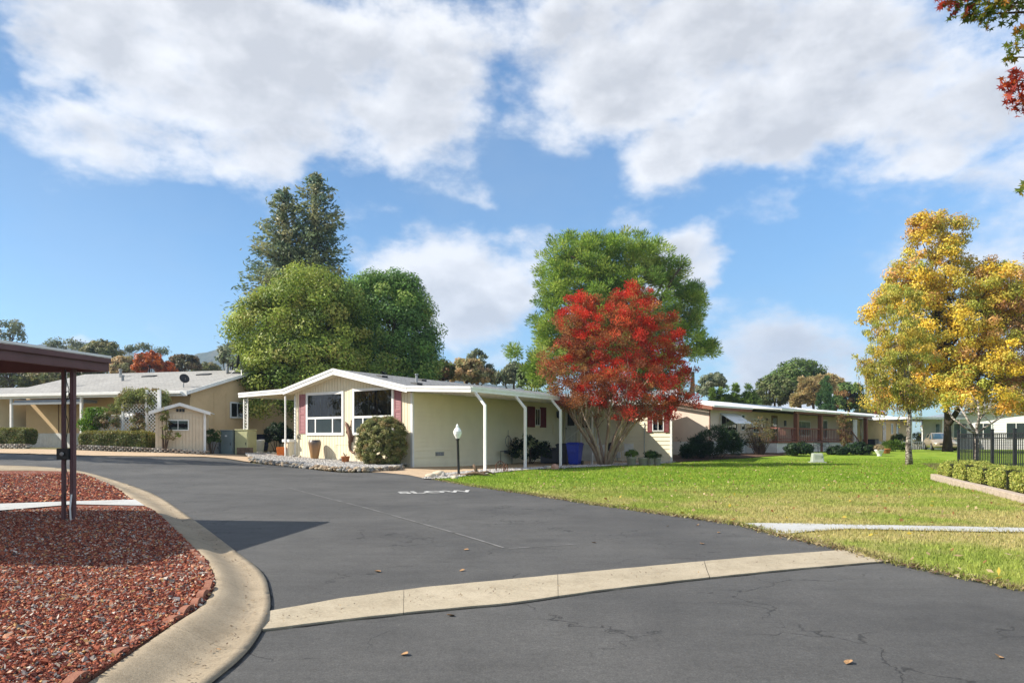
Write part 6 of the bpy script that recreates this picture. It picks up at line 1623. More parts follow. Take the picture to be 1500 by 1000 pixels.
# red crape myrtle: many pale stems fanning out of one foot
mx_, my_ = gp(886, 681.5)
mt = thing('crape_myrtle', 'scarlet and rust leaved multi-stemmed tree in front of the end wall', 'tree', (mx_, my_, ground(mx_, my_)))
mbase = (mx_, my_, ground(mx_, my_))
bl = [B(850, 475, 38, 46, my_, mbase), B(925, 465, 40, 48, my_, mbase), B(895, 505, 72, 52, my_, mbase), B(965, 500, 40, 46, my_, mbase), B(828, 530, 40, 44, my_, mbase), B(985, 545, 38, 42, my_, mbase), B(910, 560, 80, 40, my_ - 1.2, mbase), B(1002, 590, 28, 22, my_, mbase), B(860, 580, 50, 38, my_ - .8, mbase), B(945, 600, 55, 26, my_ - .8, mbase), B(925, 425, 10, 16, my_, mbase), B(900, 432, 8, 14, my_, mbase), B(950, 436, 8, 14, my_, mbase), B(868, 440, 7, 12, my_, mbase), B(985, 470, 8, 14, my_, mbase), B(830, 465, 8, 12, my_, mbase), B(920, 608, 24, 13, my_ - 2.4, mbase), B(848, 438, 14, 10, my_, mbase)]
def redpal(cen, outd, r):
    n = len(cen); c = pick([((.62, .055, .03), 3), ((.48, .045, .028), 3), ((.7, .14, .06), 2), ((.28, .08, .03), 2.4), ((.38, .15, .05), 2.2), ((.22, .15, .05), .7)], n, r)
    rust = pick([((.32, .12, .05), 3), ((.22, .07, .035), 3), ((.38, .19, .07), 2.4), ((.46, .05, .03), 1.5)], n, r)
    k = 1 / (1 + np.exp(-((-cen[:, 0] - .3) * 1.3 + (4.9 - cen[:, 2]) * .85 + r.normal(size=n) * 1.2)))
    return np.where((r.random(n) < k)[:, None], rust, c)
r_ = np.random.default_rng(7)
P, Nn, idx, cen, outd = crown(bl, 720, .34, 125, r_, shell=.55, inner=.3, low=-.8)
cc = redpal(cen, outd, r_) * r_.uniform(.85, 1.15, (len(cen), 1)); col = cc[idx] * r_.uniform(.7, 1.35, (len(P), 1))
D = unit((P - cen[idx]) + outd[idx] * .15 + np.array([0, 0, .12])); Nn = unit(np.cross(D, rdir(len(P), r_)))
co, cl = leaves(P, Nn, r_.uniform(.07, .125, len(P)), r_.uniform(.035, .06, len(P)), col, D, r_)
link('crown', np_mesh('crown', co, 4, np.clip(cl, 0, 1)), leaf_mat('leaf'), mt)
M_MYRT = pm('myrtle_bark', (.42, .33, .25), (.26, .16, .1), 5., .8, .2, bump=.3, bscale=10., stretch=(1, 1, .3))
rr = random.Random(9); mb = MB(); order = list(range(len(cen))); rr.shuffle(order)
for i in range(15):
    a = i / 15 * 6.28 + rr.uniform(-.2, .2); sp = rr.uniform(.5, 1.); ln = rr.uniform(2.6, 3.6)
    d = Vector((math.cos(a) * .62 * sp, math.sin(a) * .5 * sp, 1)).normalized(); p0 = Vector((math.cos(a) * .2, math.sin(a) * .16, -.1))
    p1 = p0 + d * ln * .3 + Vector((0, 0, .15)); p2 = p0 + d * ln * .65 + Vector((rr.uniform(-.1, .1), rr.uniform(-.1, .1), 0)); p3 = p0 + d * ln + Vector((d.x, d.y, 0)) * .5
    mb.tube([p0, p1, p2, p3], [.1, .075, .055, .04], 7)
    near = sorted(order, key=lambda k: (Vector(cen[k]) - (p3 + d * 1.2)).length)[:60]; rr.shuffle(near)
    for k in near[:7]:
        q = Vector(cen[k]); s_ = p2.lerp(p3, rr.uniform(.3, 1)); m_ = s_.lerp(q, .5) + Vector((rr.uniform(-.15, .15), rr.uniform(-.15, .15), .2)); mb.tube([s_, m_, q], [.032, .02, .008], 5, False)
mb.build('trunk', M_MYRT, mt, True)

# yellow maple, tall
YM = [((.66, .47, .05), 5), ((.70, .54, .09), 3), ((.52, .45, .07), 3), ((.64, .36, .06), 1.6), ((.36, .37, .06), 1.8), ((.66, .40, .14), .9)]
mb_ = at(1388, 664, 52); mb_.z = .12
bl = [B(1350, 340, 18, 30, 52, mb_), B(1386, 345, 26, 36, 52, mb_), B(1362, 395, 55, 45, 52, mb_), B(1330, 430, 50, 40, 52, mb_), B(1440, 395, 30, 30, 52, mb_), B(1420, 440, 80, 60, 52, mb_), B(1385, 500, 85, 60, 51, mb_), B(1470, 490, 60, 70, 52, mb_), B(1430, 560, 75, 40, 50, mb_), B(1360, 555, 55, 40, 51, mb_), B(1490, 560, 45, 40, 51, mb_), B(1285, 462, 24, 20, 52, mb_), B(1530, 470, 40, 80, 52, mb_), B(1310, 570, 30, 26, 52, mb_), B(1285, 590, 16, 10, 52, mb_), B(1440, 582, 64, 26, 48, mb_), B(1492, 590, 42, 20, 48, mb_), B(1478, 430, 45, 42, 50, mb_), B(1505, 520, 50, 50, 47, mb_), B(1340, 580, 40, 22, 50, mb_)]
def ypal(cen, outd, r):
    n = len(cen); c = pick(YM, n, r); pink = pick([((.50, .30, .14), 3), ((.46, .22, .09), 2), ((.52, .38, .16), 2)], n, r)
    k = np.clip((cen[:, 0] - .5) / 4, 0, .55) * (np.abs(cen[:, 2] - 7.5) < 3.5)
    return np.where((r.random(n) < k)[:, None], pink, c)
t, cen = tree('yellow_maple', 'tall golden yellow tree with a forked trunk beside the parked car', mb_, [(0, 0, -.3), (0, 0, 1.2), (.05, .1, 3.), (-.3, .2, 7), (-.8, .3, 12)], .33, bl, 1000, .66, 150, .17, .11, YM, 105, 40, palf=ypal, shell=.6, inner=.4, low=-.75, start=.35, bark=pm('dark_bark', (.085, .065, .05), (.04, .03, .025), 6., .95, .1, bump=.8, bscale=12., bdist=.04, stretch=(1, 1, .25)))
mb = MB(); mb.tube([(.05, 0, 2.2), (.9, -.1, 3.6), (1.9, -.2, 6), (2.6, 0, 9)], [.22, .2, .15, .05], 8); mb.build('forked_limb', pm('dark_bark', ()), t, True)

# birch, drooping
bb = at(1332, 678, 36); bb.z = ground(bb.x, bb.y)
BI = [((0.478, 0.435, 0.087), 4), ((0.348, 0.362, 0.0725), 3), ((0.58, 0.435, 0.0725), 2), ((0.435, 0.29, 0.087), 1)]
bl = [B(1318, 440, 26, 30, 36, bb), B(1312, 490, 40, 45, 36, bb), B(1310, 545, 36, 45, 36, bb), B(1340, 520, 30, 40, 36, bb), B(1280, 550, 18, 30, 36, bb), B(1262, 530, 12, 22, 36, bb), B(1345, 585, 26, 20, 36, bb)]
def mat_birch():
    m, nt, out = new_mat('birch_bark'); v = objco(nt); mp = N(nt, 'ShaderNodeMapping'); mp.inputs['Scale'].default_value = (1, 1, 2.4); nt.links.new(v, mp.inputs[0])
    col = ramp(nt, noise(nt, mp.outputs[0], 5., 5, .7), [(.42, (.05, .04, .035)), (.5, (.22, .18, .15)), (.6, (.52, .47, .41))])
    bsdf(nt, out, col, .85, .2, 0, noise(nt, v, 12., 3), .4, .02); return m
M_BIRCH = mat_birch()
tree('birch_tree', 'slender birch with mottled white trunk and drooping yellow green leaves on the lawn', bb, [(0, 0, -.2), (-.05, 0, 1.2), (.02, 0, 2.6), (-.15, .05, 4.5), (-.6, .05, 7.)], .15, bl, 260, .3, 95, .13, .05, BI, 106, 16, droop=1.1, shell=.5, inner=.3, low=-.8, bark=M_BIRCH, r1=.012)
# hanging twig curtains of the birch
r_ = np.random.default_rng(77); P = []; mb = MB()
for k in range(70):
    px = r_.uniform(1252, 1345); x_ = (px - 750) / F * 36 - bb.x; z0 = r_.uniform(3.4, 6.); ln = r_.uniform(.8, 2.0); y_ = r_.uniform(-1.2, 1.2)
    mb.tube([(x_, y_, z0), (x_ + r_.uniform(-.08, .08), y_, z0 - ln * .5), (x_ + r_.uniform(-.12, .12), y_, z0 - ln)], [.008, .006, .004], 3, False)
    m = int(ln * 26); s = r_.random(m); P.append(np.stack([x_ + r_.normal(size=m) * .05, y_ + r_.normal(size=m) * .05, z0 - ln * s], -1))
P = np.concatenate(P); D = unit(r_.normal(size=P.shape) * .4 + np.array([0, 0, -1.])); co, cl = leaves(P, unit(np.cross(D, rdir(len(P), r_))), r_.uniform(.08, .14, len(P)), r_.uniform(.03, .06, len(P)), pick(BI + [((.4, .2, .1), 2)], len(P), r_), D, r_)
bt = [o for o in C.objects if o.name.startswith('birch_tree')][0]
link('drooping_leaves', np_mesh('drooping_leaves', co, 4, cl), leaf_mat('leaf'), bt); mb.build('twigs', BARK(), bt)

# sweetgum: stands right of the frame, its branches reach into the picture
sg = Vector((9.9, 10.2, 0)); st_g = thing('sweetgum_tree', 'sweetgum whose red and green star leaved branches hang into the upper right corner', 'tree', sg)
SG = [((.16, .2, .03), 3), ((.10, .13, .025), 3), ((.36, .25, .02), 2), ((.34, .05, .02), 2.4), ((.20, .035, .025), 2), ((.46, .17, .02), 1.2)]
r_ = np.random.default_rng(8); P = []; tw_ = MB(); Ccol = []
def spray(px, py, rp, Y, n, pal):
    c = at(px, py, Y) - sg; k = rp * Y / F
    q = np.array([tuple(c)]) + rdir(n, r_) * (k * r_.random(n) ** .5)[:, None]; P.append(q); Ccol.append(pick(pal, n, r_))
    return c
REDP = [((.36, .045, .02), 3), ((.24, .03, .02), 3), ((.42, .10, .02), 1)]; GRP = [((.15, .2, .03), 3), ((.09, .13, .02), 3), ((.36, .27, .02), 1.6), ((.42, .18, .02), .7)]
cents = [spray(1384, 2, 14, 10, 26, REDP), spray(1402, 8, 18, 10, 34, REDP + GRP), spray(1425, 22, 18, 10, 46, GRP), spray(1450, 20, 24, 10, 60, GRP), spray(1478, 10, 26, 10, 70, GRP), spray(1500, -4, 30, 10, 80, GRP), spray(1418, -8, 22, 10, 50, REDP + GRP), spray(1455, -14, 30, 10, 90, GRP), spray(1487, 70, 16, 9.7, 22, GRP), spray(1496, 52, 15, 9.8, 26, GRP), spray(1478, 84, 10, 9.7, 12, GRP), spray(1488, 118, 20, 9.5, 44, REDP), spray(1478, 125, 13, 9.5, 22, REDP), spray(1492, 152, 18, 9.5, 36, REDP), spray(1512, 130, 24, 9.6, 40, REDP), spray(1497, 276, 10, 9.4, 10, GRP), spray(1503, 372, 14, 9.6, 8, REDP)]
root = Vector((-.4, 0, 7.0))
tw_.tube([(0, 0, -.3), (.05, 0, 2), (0, .1, 4.5), (-.1, 0, 7), (0, 0, 10.5)], [.3, .22, .19, .15, .05], 10)
for c in cents:
    p0 = Vector((-.05, 0, max(3.2, min(9., c.z - .3)))); q = Vector(c); m_ = p0.lerp(q, .55) + Vector((0, 0, .25)); tw_.tube([p0, m_, q], [.035, .02, .006], 6)
    for k in range(60):
        t_ = r_.uniform(.3, 1.); w = p0.lerp(m_, t_ / .55) if t_ < .55 else m_.lerp(q, (t_ - .55) / .45); w = w + Vector(r_.normal(size=3)) * .17
        if (sg + w).x / (sg + w).y * F + 750 > 1508: P.append(np.array([tuple(w)])); Ccol.append(pick(SG, 1, r_))
for k in range(70):                                 # the rest of the crown, beside the frame
    a = r_.uniform(0, 6.28); zc = r_.uniform(3.4, 10.5); rad = r_.uniform(.5, 2.6) * (1.15 - abs(zc - 6) / 7); c = Vector((rad * math.cos(a), rad * math.sin(a) + .2, zc)); w = sg + c
    if w.x / max(w.y, .1) * F + 750 < 1545: continue
    n = 34; P.append(np.array([tuple(c)]) + rdir(n, r_) * (.5 * r_.random(n) ** .5)[:, None]); Ccol.append(pick(SG, n, r_)); p0 = Vector((0, 0, max(3, zc - .8))); tw_.tube([p0, p0.lerp(c, .5) + Vector((0, 0, .1)), c], [.04, .022, .008], 5)
P = np.concatenate(P); Cl = np.concatenate(Ccol) * r_.uniform(.75, 1.25, (len(P), 1)); co, cl = star_leaves(P, unit(r_.normal(size=P.shape) * .8 + np.array([0, 0, .8])), r_.uniform(.09, .15, len(P)), Cl, r_)
link('crown', np_mesh('crown', co, len(STAR), np.clip(cl, 0, 1)), leaf_mat('leaf'), st_g); tw_.build('trunk', BARK(), st_g, True)

# bare little tree with mottled trunk behind the fence
bx_ = at(1431, 690, 33); bx_.z = 0.05
t = thing('bare_tree', 'small bare branched tree behind the black picket fence', 'tree', bx_); mb = MB(); rr = random.Random(3)
mb.tube([(0, 0, -.2), (.02, 0, .9), (-.05, 0, 1.7)], [.13, .1, .09], 8)
for a, l_ in ((-1.1, 1.5), (-.5, 1.7), (.35, 1.6), (1., 1.4), (.1, 1.9)):
    p = [Vector((-.04, 0, 1.5)), Vector((-.04 + math.sin(a) * l_ * .5, rr.uniform(-.2, .2), 1.5 + math.cos(a) * l_ * .45)), Vector((math.sin(a) * l_ * .9, rr.uniform(-.4, .4), 1.6 + math.cos(a) * l_ * .7 + .2))]
    mb.tube(p, [.07, .05, .03], 6)
    for k in range(4): s = p[1].lerp(p[2], rr.random()); mb.tube([s, s + Vector((rr.uniform(-.5, .5), rr.uniform(-.4, .4), rr.uniform(.2, .6)))], [.025, .008], 4)
mb.build('trunk', M_BIRCH, t, True)
bl_ = [(0, 0, 2.7, .9, .7, .5)]; foliage('crown', t, bl_, 26, .2, 12, .1, .05, [((.34, .3, .12), 2), ((.25, .14, .06), 1)], 71)

# ------------------------------------------------------------------ far trees, each its own crown
def far(label, name, px, py, rx, rz, Y, pal, seed, extra=(), ncl=110, nl=60, cr=None, L=None, base_py=None, group='trees beyond the houses', nlimb=6, **kw):
    base = at(px, 642, Y); base.z = ground(base.x, base.y) - .1
    bl = [B(px, py, rx, rz, Y, base)] + [B(*e, Y, base) for e in extra]
    k = Y / F; zc = bl[0][2]
    L = L or .34 * (Y / 80) ** .5
    return tree(name, label, base, [(0, 0, -.2), (.1, 0, zc * .35), (0, .1, zc * .7), (.1, 0, zc)], .22 + rx * k * .03, bl, ncl, cr or max(.5, rx * k * .22), nl, L, L * .55, pal, seed, nlimb, group, **kw)
GREYG = [((0.195, 0.225, 0.135), 3), ((0.255, 0.27, 0.165), 2), ((0.135, 0.165, 0.09), 2)]
OLV = [((0.18, 0.195, 0.0675), 3), ((0.24, 0.225, 0.09), 2), ((0.12, 0.15, 0.0525), 2), ((0.3, 0.255, 0.105), 1)]
TANL = [((0.525, 0.375, 0.188), 3), ((0.413, 0.319, 0.131), 2), ((0.281, 0.263, 0.112), 2)]
ORG = [((.50, .13, .02), 3), ((.42, .09, .015), 2), ((.36, .16, .03), 1.5)]
MIDG = [((0.126, 0.196, 0.042), 3), ((0.168, 0.252, 0.056), 2), ((0.084, 0.14, 0.035), 2)]
far('sparse grey eucalyptus with an open crown at the far left edge', 'eucalyptus_tree', 14, 490, 22, 22, 95, GREYG, 201, [(4, 515, 18, 14)], 46, 34, nlimb=18, cr=.7, inner=.3)
far('bare looking oak with a flat open crown above the maroon carport roof', 'oak_tree', 96, 507, 24, 10, 120, GREYG, 202, [(80, 514, 12, 7), (112, 508, 10, 8)], 40, 30, cr=.9, nlimb=20)
far('broad olive tree with a round top right of the open oak', 'oak_tree', 150, 522, 26, 24, 105, OLV, 203, [(128, 530, 20, 18), (170, 535, 20, 16)], 150, 60)
far('long olive green thicket tree under the carport roof at the far left', 'oak_tree', 18, 552, 45, 26, 90, OLV, 204, [(70, 556, 40, 18), (-20, 545, 30, 25)], 190, 60)
far('low olive tree standing right of the left thicket', 'oak_tree', 95, 553, 40, 16, 92, [((.17, .17, .05), 2), ((.13, .14, .05), 2), ((.22, .2, .07), 1)], 205, [(125, 548, 24, 16)], 120, 60)
far('fiery orange tree glowing above the tan house roof', 'maple_tree', 218, 532, 21, 17, 85, ORG, 206, [(243, 541, 14, 9), (207, 543, 12, 9)], 110, 60)
far('dull olive tree between the round olive and the orange tree', 'oak_tree', 183, 540, 22, 18, 95, TANL, 207, (), 90, 55)
far('wispy tree with small separate tufts behind the orange tree', 'eucalyptus_tree', 209, 511, 12, 7, 130, GREYG, 208, [(192, 513, 6, 6), (238, 514, 7, 6)], 30, 34, cr=.9, nlimb=14)
far('rust olive tree right of the orange tree', 'oak_tree', 270, 534, 24, 14, 100, [((.19, .13, .06), 2), ((.14, .12, .05), 3)], 209, [(250, 540, 16, 10)], 100, 55)
far('low dark olive tree at the ridge of the tan house roof', 'oak_tree', 302, 542, 20, 10, 105, OLV, 210, (), 70, 50)
far('pale grey green tree just left of the round camphor', 'eucalyptus_tree', 340, 522, 18, 22, 80, GREYG, 211, [(352, 545, 12, 12)], 70, 45)
far('rust brown shrub tree at the left end of the cream house roof gap', 'oak_tree', 648, 545, 14, 16, 72, [((.16, .14, .04), 2), ((.13, .16, .04), 2), ((.22, .13, .05), 1)], 212, (), 80, 60)
far('tan autumn tree in the gap right of the dark round tree', 'oak_tree', 683, 545, 26, 20, 75, TANL, 213, [(705, 552, 20, 12)], 130, 60)
far('grey green willowy tree standing tallest in the gap between the big trees', 'eucalyptus_tree', 700, 528, 14, 14, 95, GREYG, 214, [(710, 545, 18, 12), (690, 535, 10, 12)], 80, 50, droop=.8)
far('soft grey green tree left of the pine branches', 'eucalyptus_tree', 752, 548, 20, 18, 85, GREYG, 215, [(738, 556, 14, 12)], 80, 55, droop=.6)
far('dark green conifer-like tree low beside the pine trunk', 'fir_tree', 778, 555, 20, 22, 75, MIDG, 216, (), 90, 60)
far('pale grey tree peeking over the left end of the white metal roof', 'eucalyptus_tree', 1045, 560, 19, 13, 95, GREYG, 217, [(1032, 572, 12, 10)], 80, 55)
# junipers with upright spikes
r_ = np.random.default_rng(60)
for i, (px, top, w) in enumerate([(1044, 566, 5), (1056, 564, 6), (1066, 568, 5), (1077, 558, 5.5), (1088, 570, 5), (1096, 562, 5.5), (1106, 566, 5)]):
    Y = 72; base = at(px, 642, Y); base.z = .2; zt = H + (HY - top) / F * Y; rx = w * Y / F
    t = thing('juniper_tree', 'dark pointed juniper in the spiky row behind the pink house roof', 'tree', base, 0, 'spiky junipers behind the pink house')
    bl = [(0, 0, zt * .45, rx * 1.5, rx * 1.5, zt * .45), (0, 0, zt * .75, rx * .7, rx * .7, zt * .24), (rx * .9, 0, zt * .55, rx * .4, rx * .5, zt * .28), (-rx * .9, 0, zt * .52, rx * .4, rx * .5, zt * .3)]
    foliage('crown', t, bl, 80, .3, 40, .4, .09, MIDG, 300 + i, needle=True); MB().tube([(0, 0, -.2), (0, 0, zt * .7)], [.12, .03], 6).build('trunk', BARK(), t)
far('large rounded stone pine top, tallest behind the pink house', 'pine_tree', 1172, 548, 32, 22, 100, [((.12, .19, .05), 3), ((.16, .22, .06), 2), ((.08, .12, .03), 2)], 218, [(1150, 560, 26, 18), (1190, 558, 20, 18)], 190, 60, cr=.85)
far('olive green tree left of the stone pine behind the roof', 'oak_tree', 1135, 572, 28, 22, 92, [((.12, .16, .05), 3), ((.16, .18, .07), 2)], 219, [(1112, 585, 18, 14), (1160, 580, 22, 20)], 150, 60)
far('tan brown tree in front of the stone pine', 'oak_tree', 1192, 568, 22, 18, 88, [((.48, .38, .19), 3), ((.38, .31, .14), 2)], 220, [(1212, 562, 14, 12), (1180, 585, 20, 12)], 130, 60, needle=True, L=.5)
far('green tree with reddish tips beside the yellow tree', 'oak_tree', 1244, 575, 20, 16, 92, MIDG + [((.24, .14, .05), .8)], 221, [(1232, 590, 20, 14), (1258, 592, 12, 12)], 130, 60)
far('brownish tree between the cypress and the green tree', 'oak_tree', 1224, 566, 12, 14, 98, TANL, 222, (), 60, 50)
for i, (px, py, lab) in enumerate([(1279, 608, 'small crimson shrub tree at the end of the white roofs, left one'), (1290, 612, 'small crimson shrub tree at the end of the white roofs, right one')]):
    far(lab, 'maple_tree', px, py, 6, 7, 90, [((.4, .03, .02), 2), ((.28, .03, .02), 1)], 223 + i, (), 30, 50, nlimb=3)
far('pale yellow green shrub tree over the yellow house roof', 'oak_tree', 1265, 606, 12, 7, 88, [((.28, .27, .10), 2), ((.2, .22, .07), 2)], 225, (), 45, 50, nlimb=3)
Y = 84; base = at(1209, 642, Y); base.z = .2
t = thing('cypress_tree', 'slim dark green column cypress above the white roof', 'tree', base); bl = [B(1209, 575, 5, 24, Y, base), B(1209, 595, 7.5, 30, Y, base), B(1208, 625, 8, 20, Y, base)]
foliage('crown', t, bl, 150, .35, 60, .4, .1, [((.07, .14, .05), 3), ((.10, .17, .06), 2)], 230, needle=True); MB().tube([(0, 0, -.2), (0, 0, 4)], .12, 6).build('trunk', BARK(), t)

# tall slender tree outside the frame at the left: its shadow lies across the road
b_ = (-27.3, 27.6, .6)
tree('poplar_tree', 'tall slender tree standing left of the view, shading the road', b_, [(0, 0, -.3), (0, 0, 4), (0, 0, 8), (0, 0, 12)], .22, [(0, 0, 8, 1.9, 1.5, 4.5), (.3, .2, 5, 2.2, 1.6, 2.6), (0, 0, 11.8, 1.1, 1.1, 2.2)], 100, .6, 60, .22, .14, YM, 240, 14)

# trees across the street, mirrored in the picture windows
for i_, (x_, y_, rz_) in enumerate([(-58, 20, 5.5), (-64, 33, 6.5), (-52, 9, 5.)]):
    tree('oak_tree', ['oak standing across the street left of the view, middle one', 'tallest oak across the street left of the view', 'oak across the street left of the view, nearest one'][i_], (x_, y_, .7), [(0, 0, -.3), (0, 0, 3), (.2, 0, 6)], .35, [(0, 0, rz_, 5., 5.5, rz_ * .8), (1, 3, rz_ * .8, 4, 4, rz_ * .6)], 130, .9, 50, .34, .2, OLV, 250 + i_, 8)
# ------------------------------------------------------------------ shrubs
def shrub(label, name, base, blobs, ncl, cr, nl, L, Wd, pal, seed, cat='shrub', stems=6, group=None, **kw):
    t = thing(name, label, cat, base, 0, group); o, cen = foliage('leaves', t, blobs, ncl, cr, nl, L, Wd, pal, seed, **kw)
    rr = random.Random(seed); mb = MB()
    for k in range(stems):
        q = Vector(cen[rr.randrange(len(cen))]); p0 = Vector((q.x * .25, q.y * .25, -.05)); mb.tube([p0, p0.lerp(q, .5) + Vector((0, 0, .08)), q], [.03, .02, .008], 5, False)
    if stems: mb.build('stems', BARK(), t)
    return t
def gbase(px, py):
    x, y = gp(px, py); return (x, y, ground(x, y))
SHB = [((0.208, 0.224, 0.072), 3), ((0.272, 0.256, 0.096), 2), ((0.144, 0.16, 0.056), 2), ((0.32, 0.24, 0.096), 1)]
b = (*hw(-.78, -1.2), .06)
shrub('big clipped round shrub at the right corner of the gable wall', 'clipped_shrub', b, [(0, 0, 1.12, 1.06, 1.0, 1.14), (0, 0, .7, 1.1, 1.0, .75), (.1, 0, 1.5, .98, .9, .72)], 620, .15, 90, .07, .042, SHB, 401, shell=.88, inner=.12, low=-.9)
b = gbase(408, 668); b = (b[0] * 1.07, b[1] * 1.07, b[2])
shrub('dark round shrub under the left awning', 'clipped_shrub', b, [(0, 0, 1.15, .8, .75, .75)], 150, .16, 60, .09, .05, DGREEN, 402, shell=.8)
b = (*hw(1.0, 8.3), -.05)
shrub('dark variegated bush in the carport beside the black chest', 'bush', b, [(0, 0, .75, .95, .7, .75), (.7, .3, .6, .6, .6, .6)], 80, .25, 45, .14, .075, DGREEN + [((.3, .33, .16), 1.3)], 403)
b = gbase(1050, 671); shrub('large dark mugo pine mound before the pink house', 'mugo_pine', b, [(0, 0, .9, 1.5, 1.2, 1.05), (-1., 0, .6, 1.0, .9, .75), (.7, 0, .75, 1.0, .9, .9)], 170, .28, 75, .2, .03, [((.03, .06, .02), 3), ((.02, .04, .015), 2), ((.05, .08, .03), 1)], 404, needle=True)
b = gbase(1022, 672); shrub('low dark spreading juniper left of the mugo mound', 'juniper_shrub', b, [(-.2, 0, .4, .9, .7, .45)], 60, .25, 60, .2, .04, DGREEN, 405, needle=True)
b = gbase(1018, 668); b = (b[0] * 1.08, b[1] * 1.08, b[2]); shrub('loose grey green bush in the gap between the two houses', 'bush', b, [(0, 0, 1.6, 1.5, 1, .9), (-.8, 0, 1.2, .9, .8, .8)], 100, .3, 45, .14, .05, [((.12, .14, .07), 3), ((.18, .17, .09), 2), ((.09, .1, .05), 2)], 406)
b = gbase(1112, 666); t = shrub('half bare twiggy shrub with olive leaves before the porch', 'bush', b, [(0, 0, 1.6, 1.15, 1., 1.0), (0, 0, .9, .8, .7, .7)], 110, .25, 16, .1, .05, [((.2, .17, .06), 3), ((.14, .13, .05), 2), ((.26, .16, .06), 1)], 407, stems=46)
for i, (px, py, w, h, lab) in enumerate([(1170, 668, .85, .85, 'dark leafy shrub below the porch left of the bench'), (1257, 666, .95, .75, 'dark low shrub at the right end of the porch'), (1226, 666, .6, .5, 'small dark shrub right of the iron bench')]):
    b = gbase(px, py); shrub(lab, 'bush', b, [(0, 0, h * .5, w, .8, h * .55)], 90, .22, 45, .15, .07, DGREEN, 410 + i)
b = gbase(1237, 665); shrub('rusty climbing plant reaching up a porch post', 'climbing_plant', b, [(0, 0, 1.6, .45, .4, 1.0), (.1, 0, .8, .3, .3, .8), (-.3, 0, 2.4, .3, .3, .5)], 60, .2, 26, .11, .05, [((.2, .11, .05), 3), ((.14, .13, .04), 2)], 414, stems=10)
for i, (px, py, w, h, pal, lab) in enumerate([(1311, 661, .9, .7, YGREEN, 'feathery yellow green plant in the border of the yellow house'), (1318, 656, .9, 1.3, YGREEN, 'upright yellow green shrub beside the white carport post'), (1343, 655, 1.3, 1.5, [((.17, .21, .05), 3), ((.12, .15, .03), 2)], 'rounded olive shrub behind the birch trunk'), (1300, 652, .8, .9, GREEN, 'green shrub by the yellow house door'), (1375, 650, .8, .9, [((.3, .12, .08), 2), ((.25, .2, .1), 2)], 'reddish twiggy plant by the white railing')]):
    b = gbase(px, max(py, 655)); shrub(lab, 'bush', b, [(0, 0, h * .55, w, .8, h * .6)], 70, .26, 40, .16, .06, pal, 420 + i, needle=(i == 0))
# clipped hedges
def hedge(label, base, rz, w, d, h, pal, seed, n, L=.06, group=None, top=None, name='hedge', rough=.05, rnd=.1):
    t = thing(name, label, 'hedge', base, rz, group); r = np.random.default_rng(seed)
    f = r.random(n); P = r.random((n, 3)); Nn = np.zeros((n, 3))
    side = r.choice(5, n, p=[.36, .34, .1, .1, .1])
    P[side == 0, 1] = 0; Nn[side == 0] = (0, -1, .2); P[side == 1, 2] = 1; Nn[side == 1] = (0, 0, 1); P[side == 2, 0] = 0; Nn[side == 2] = (-1, 0, .2); P[side == 3, 0] = 1; Nn[side == 3] = (1, 0, .2); P[side == 4, 1] = 1; Nn[side == 4] = (0, 1, .2)
    ctr = np.array([.5, .5, .45]); e = (P - ctr) * 2
    bul = 1 - rnd * (np.abs(e) ** 4).sum(1, keepdims=True) * .5
    P = ctr + (P - ctr) * bul
    P = P * np.array([w, d, h]); lump = np.sin(P[:, 0:1] * 5.1 + seed) * np.sin(P[:, 2:3] * 6 + 1) * rough
    P += Nn * (lump + r.normal(size=(n, 1)) * rough * .7 - np.abs(r.normal(size=(n, 1))) * rough * .6)
    Nn = unit(Nn + r.normal(size=(n, 3)) * .55)
    c = pick(pal, n, r) * r.uniform(.7, 1.3, (n, 1))
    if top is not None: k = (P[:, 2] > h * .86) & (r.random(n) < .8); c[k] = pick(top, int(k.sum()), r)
    co, cl = leaves(P, Nn, L * r.uniform(.7, 1.4, n), L * .55 * r.uniform(.7, 1.3, n), c, None, r)
    link('leaves', np_mesh('leaves', co, 4, np.clip(cl, 0, 1)), leaf_mat('leaf'), t)
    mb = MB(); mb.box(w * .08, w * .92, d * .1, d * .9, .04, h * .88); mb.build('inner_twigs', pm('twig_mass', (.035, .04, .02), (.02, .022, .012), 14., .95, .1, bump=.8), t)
    return t
HG = [((0.16, 0.192, 0.056), 3), ((0.224, 0.24, 0.08), 2), ((0.112, 0.136, 0.04), 2), ((0.304, 0.208, 0.08), .8)]
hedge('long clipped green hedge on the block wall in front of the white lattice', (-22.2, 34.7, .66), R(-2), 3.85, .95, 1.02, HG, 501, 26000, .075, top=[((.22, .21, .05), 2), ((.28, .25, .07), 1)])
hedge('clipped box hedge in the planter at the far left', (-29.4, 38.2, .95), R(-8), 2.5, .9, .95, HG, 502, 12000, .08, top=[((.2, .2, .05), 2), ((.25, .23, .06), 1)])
LH = [((0.338, 0.39, 0.078), 3), ((0.429, 0.442, 0.104), 3), ((0.208, 0.26, 0.052), 2), ((0.52, 0.468, 0.13), 1)]
ha = Vector((*gp(1370, 704), 0)); hb = Vector((*gp(1506, 727), 0)); hd = (hb - ha).normalized()
lens = [1.5, 1.25, 1.3, 1.5, 1.5, 1.5, 1.5]; s_ = 0
HL = ['farthest bright green hedge block, at the left end of the row below the fence', 'second hedge block from the far end of the row below the fence', 'third hedge block of the row below the fence, narrow', 'fourth hedge block, wide and bright in the middle of the row', 'fifth hedge block, half out of the picture at the right', 'sixth hedge block of the row, just beyond the picture edge', 'nearest hedge block of the row below the fence']
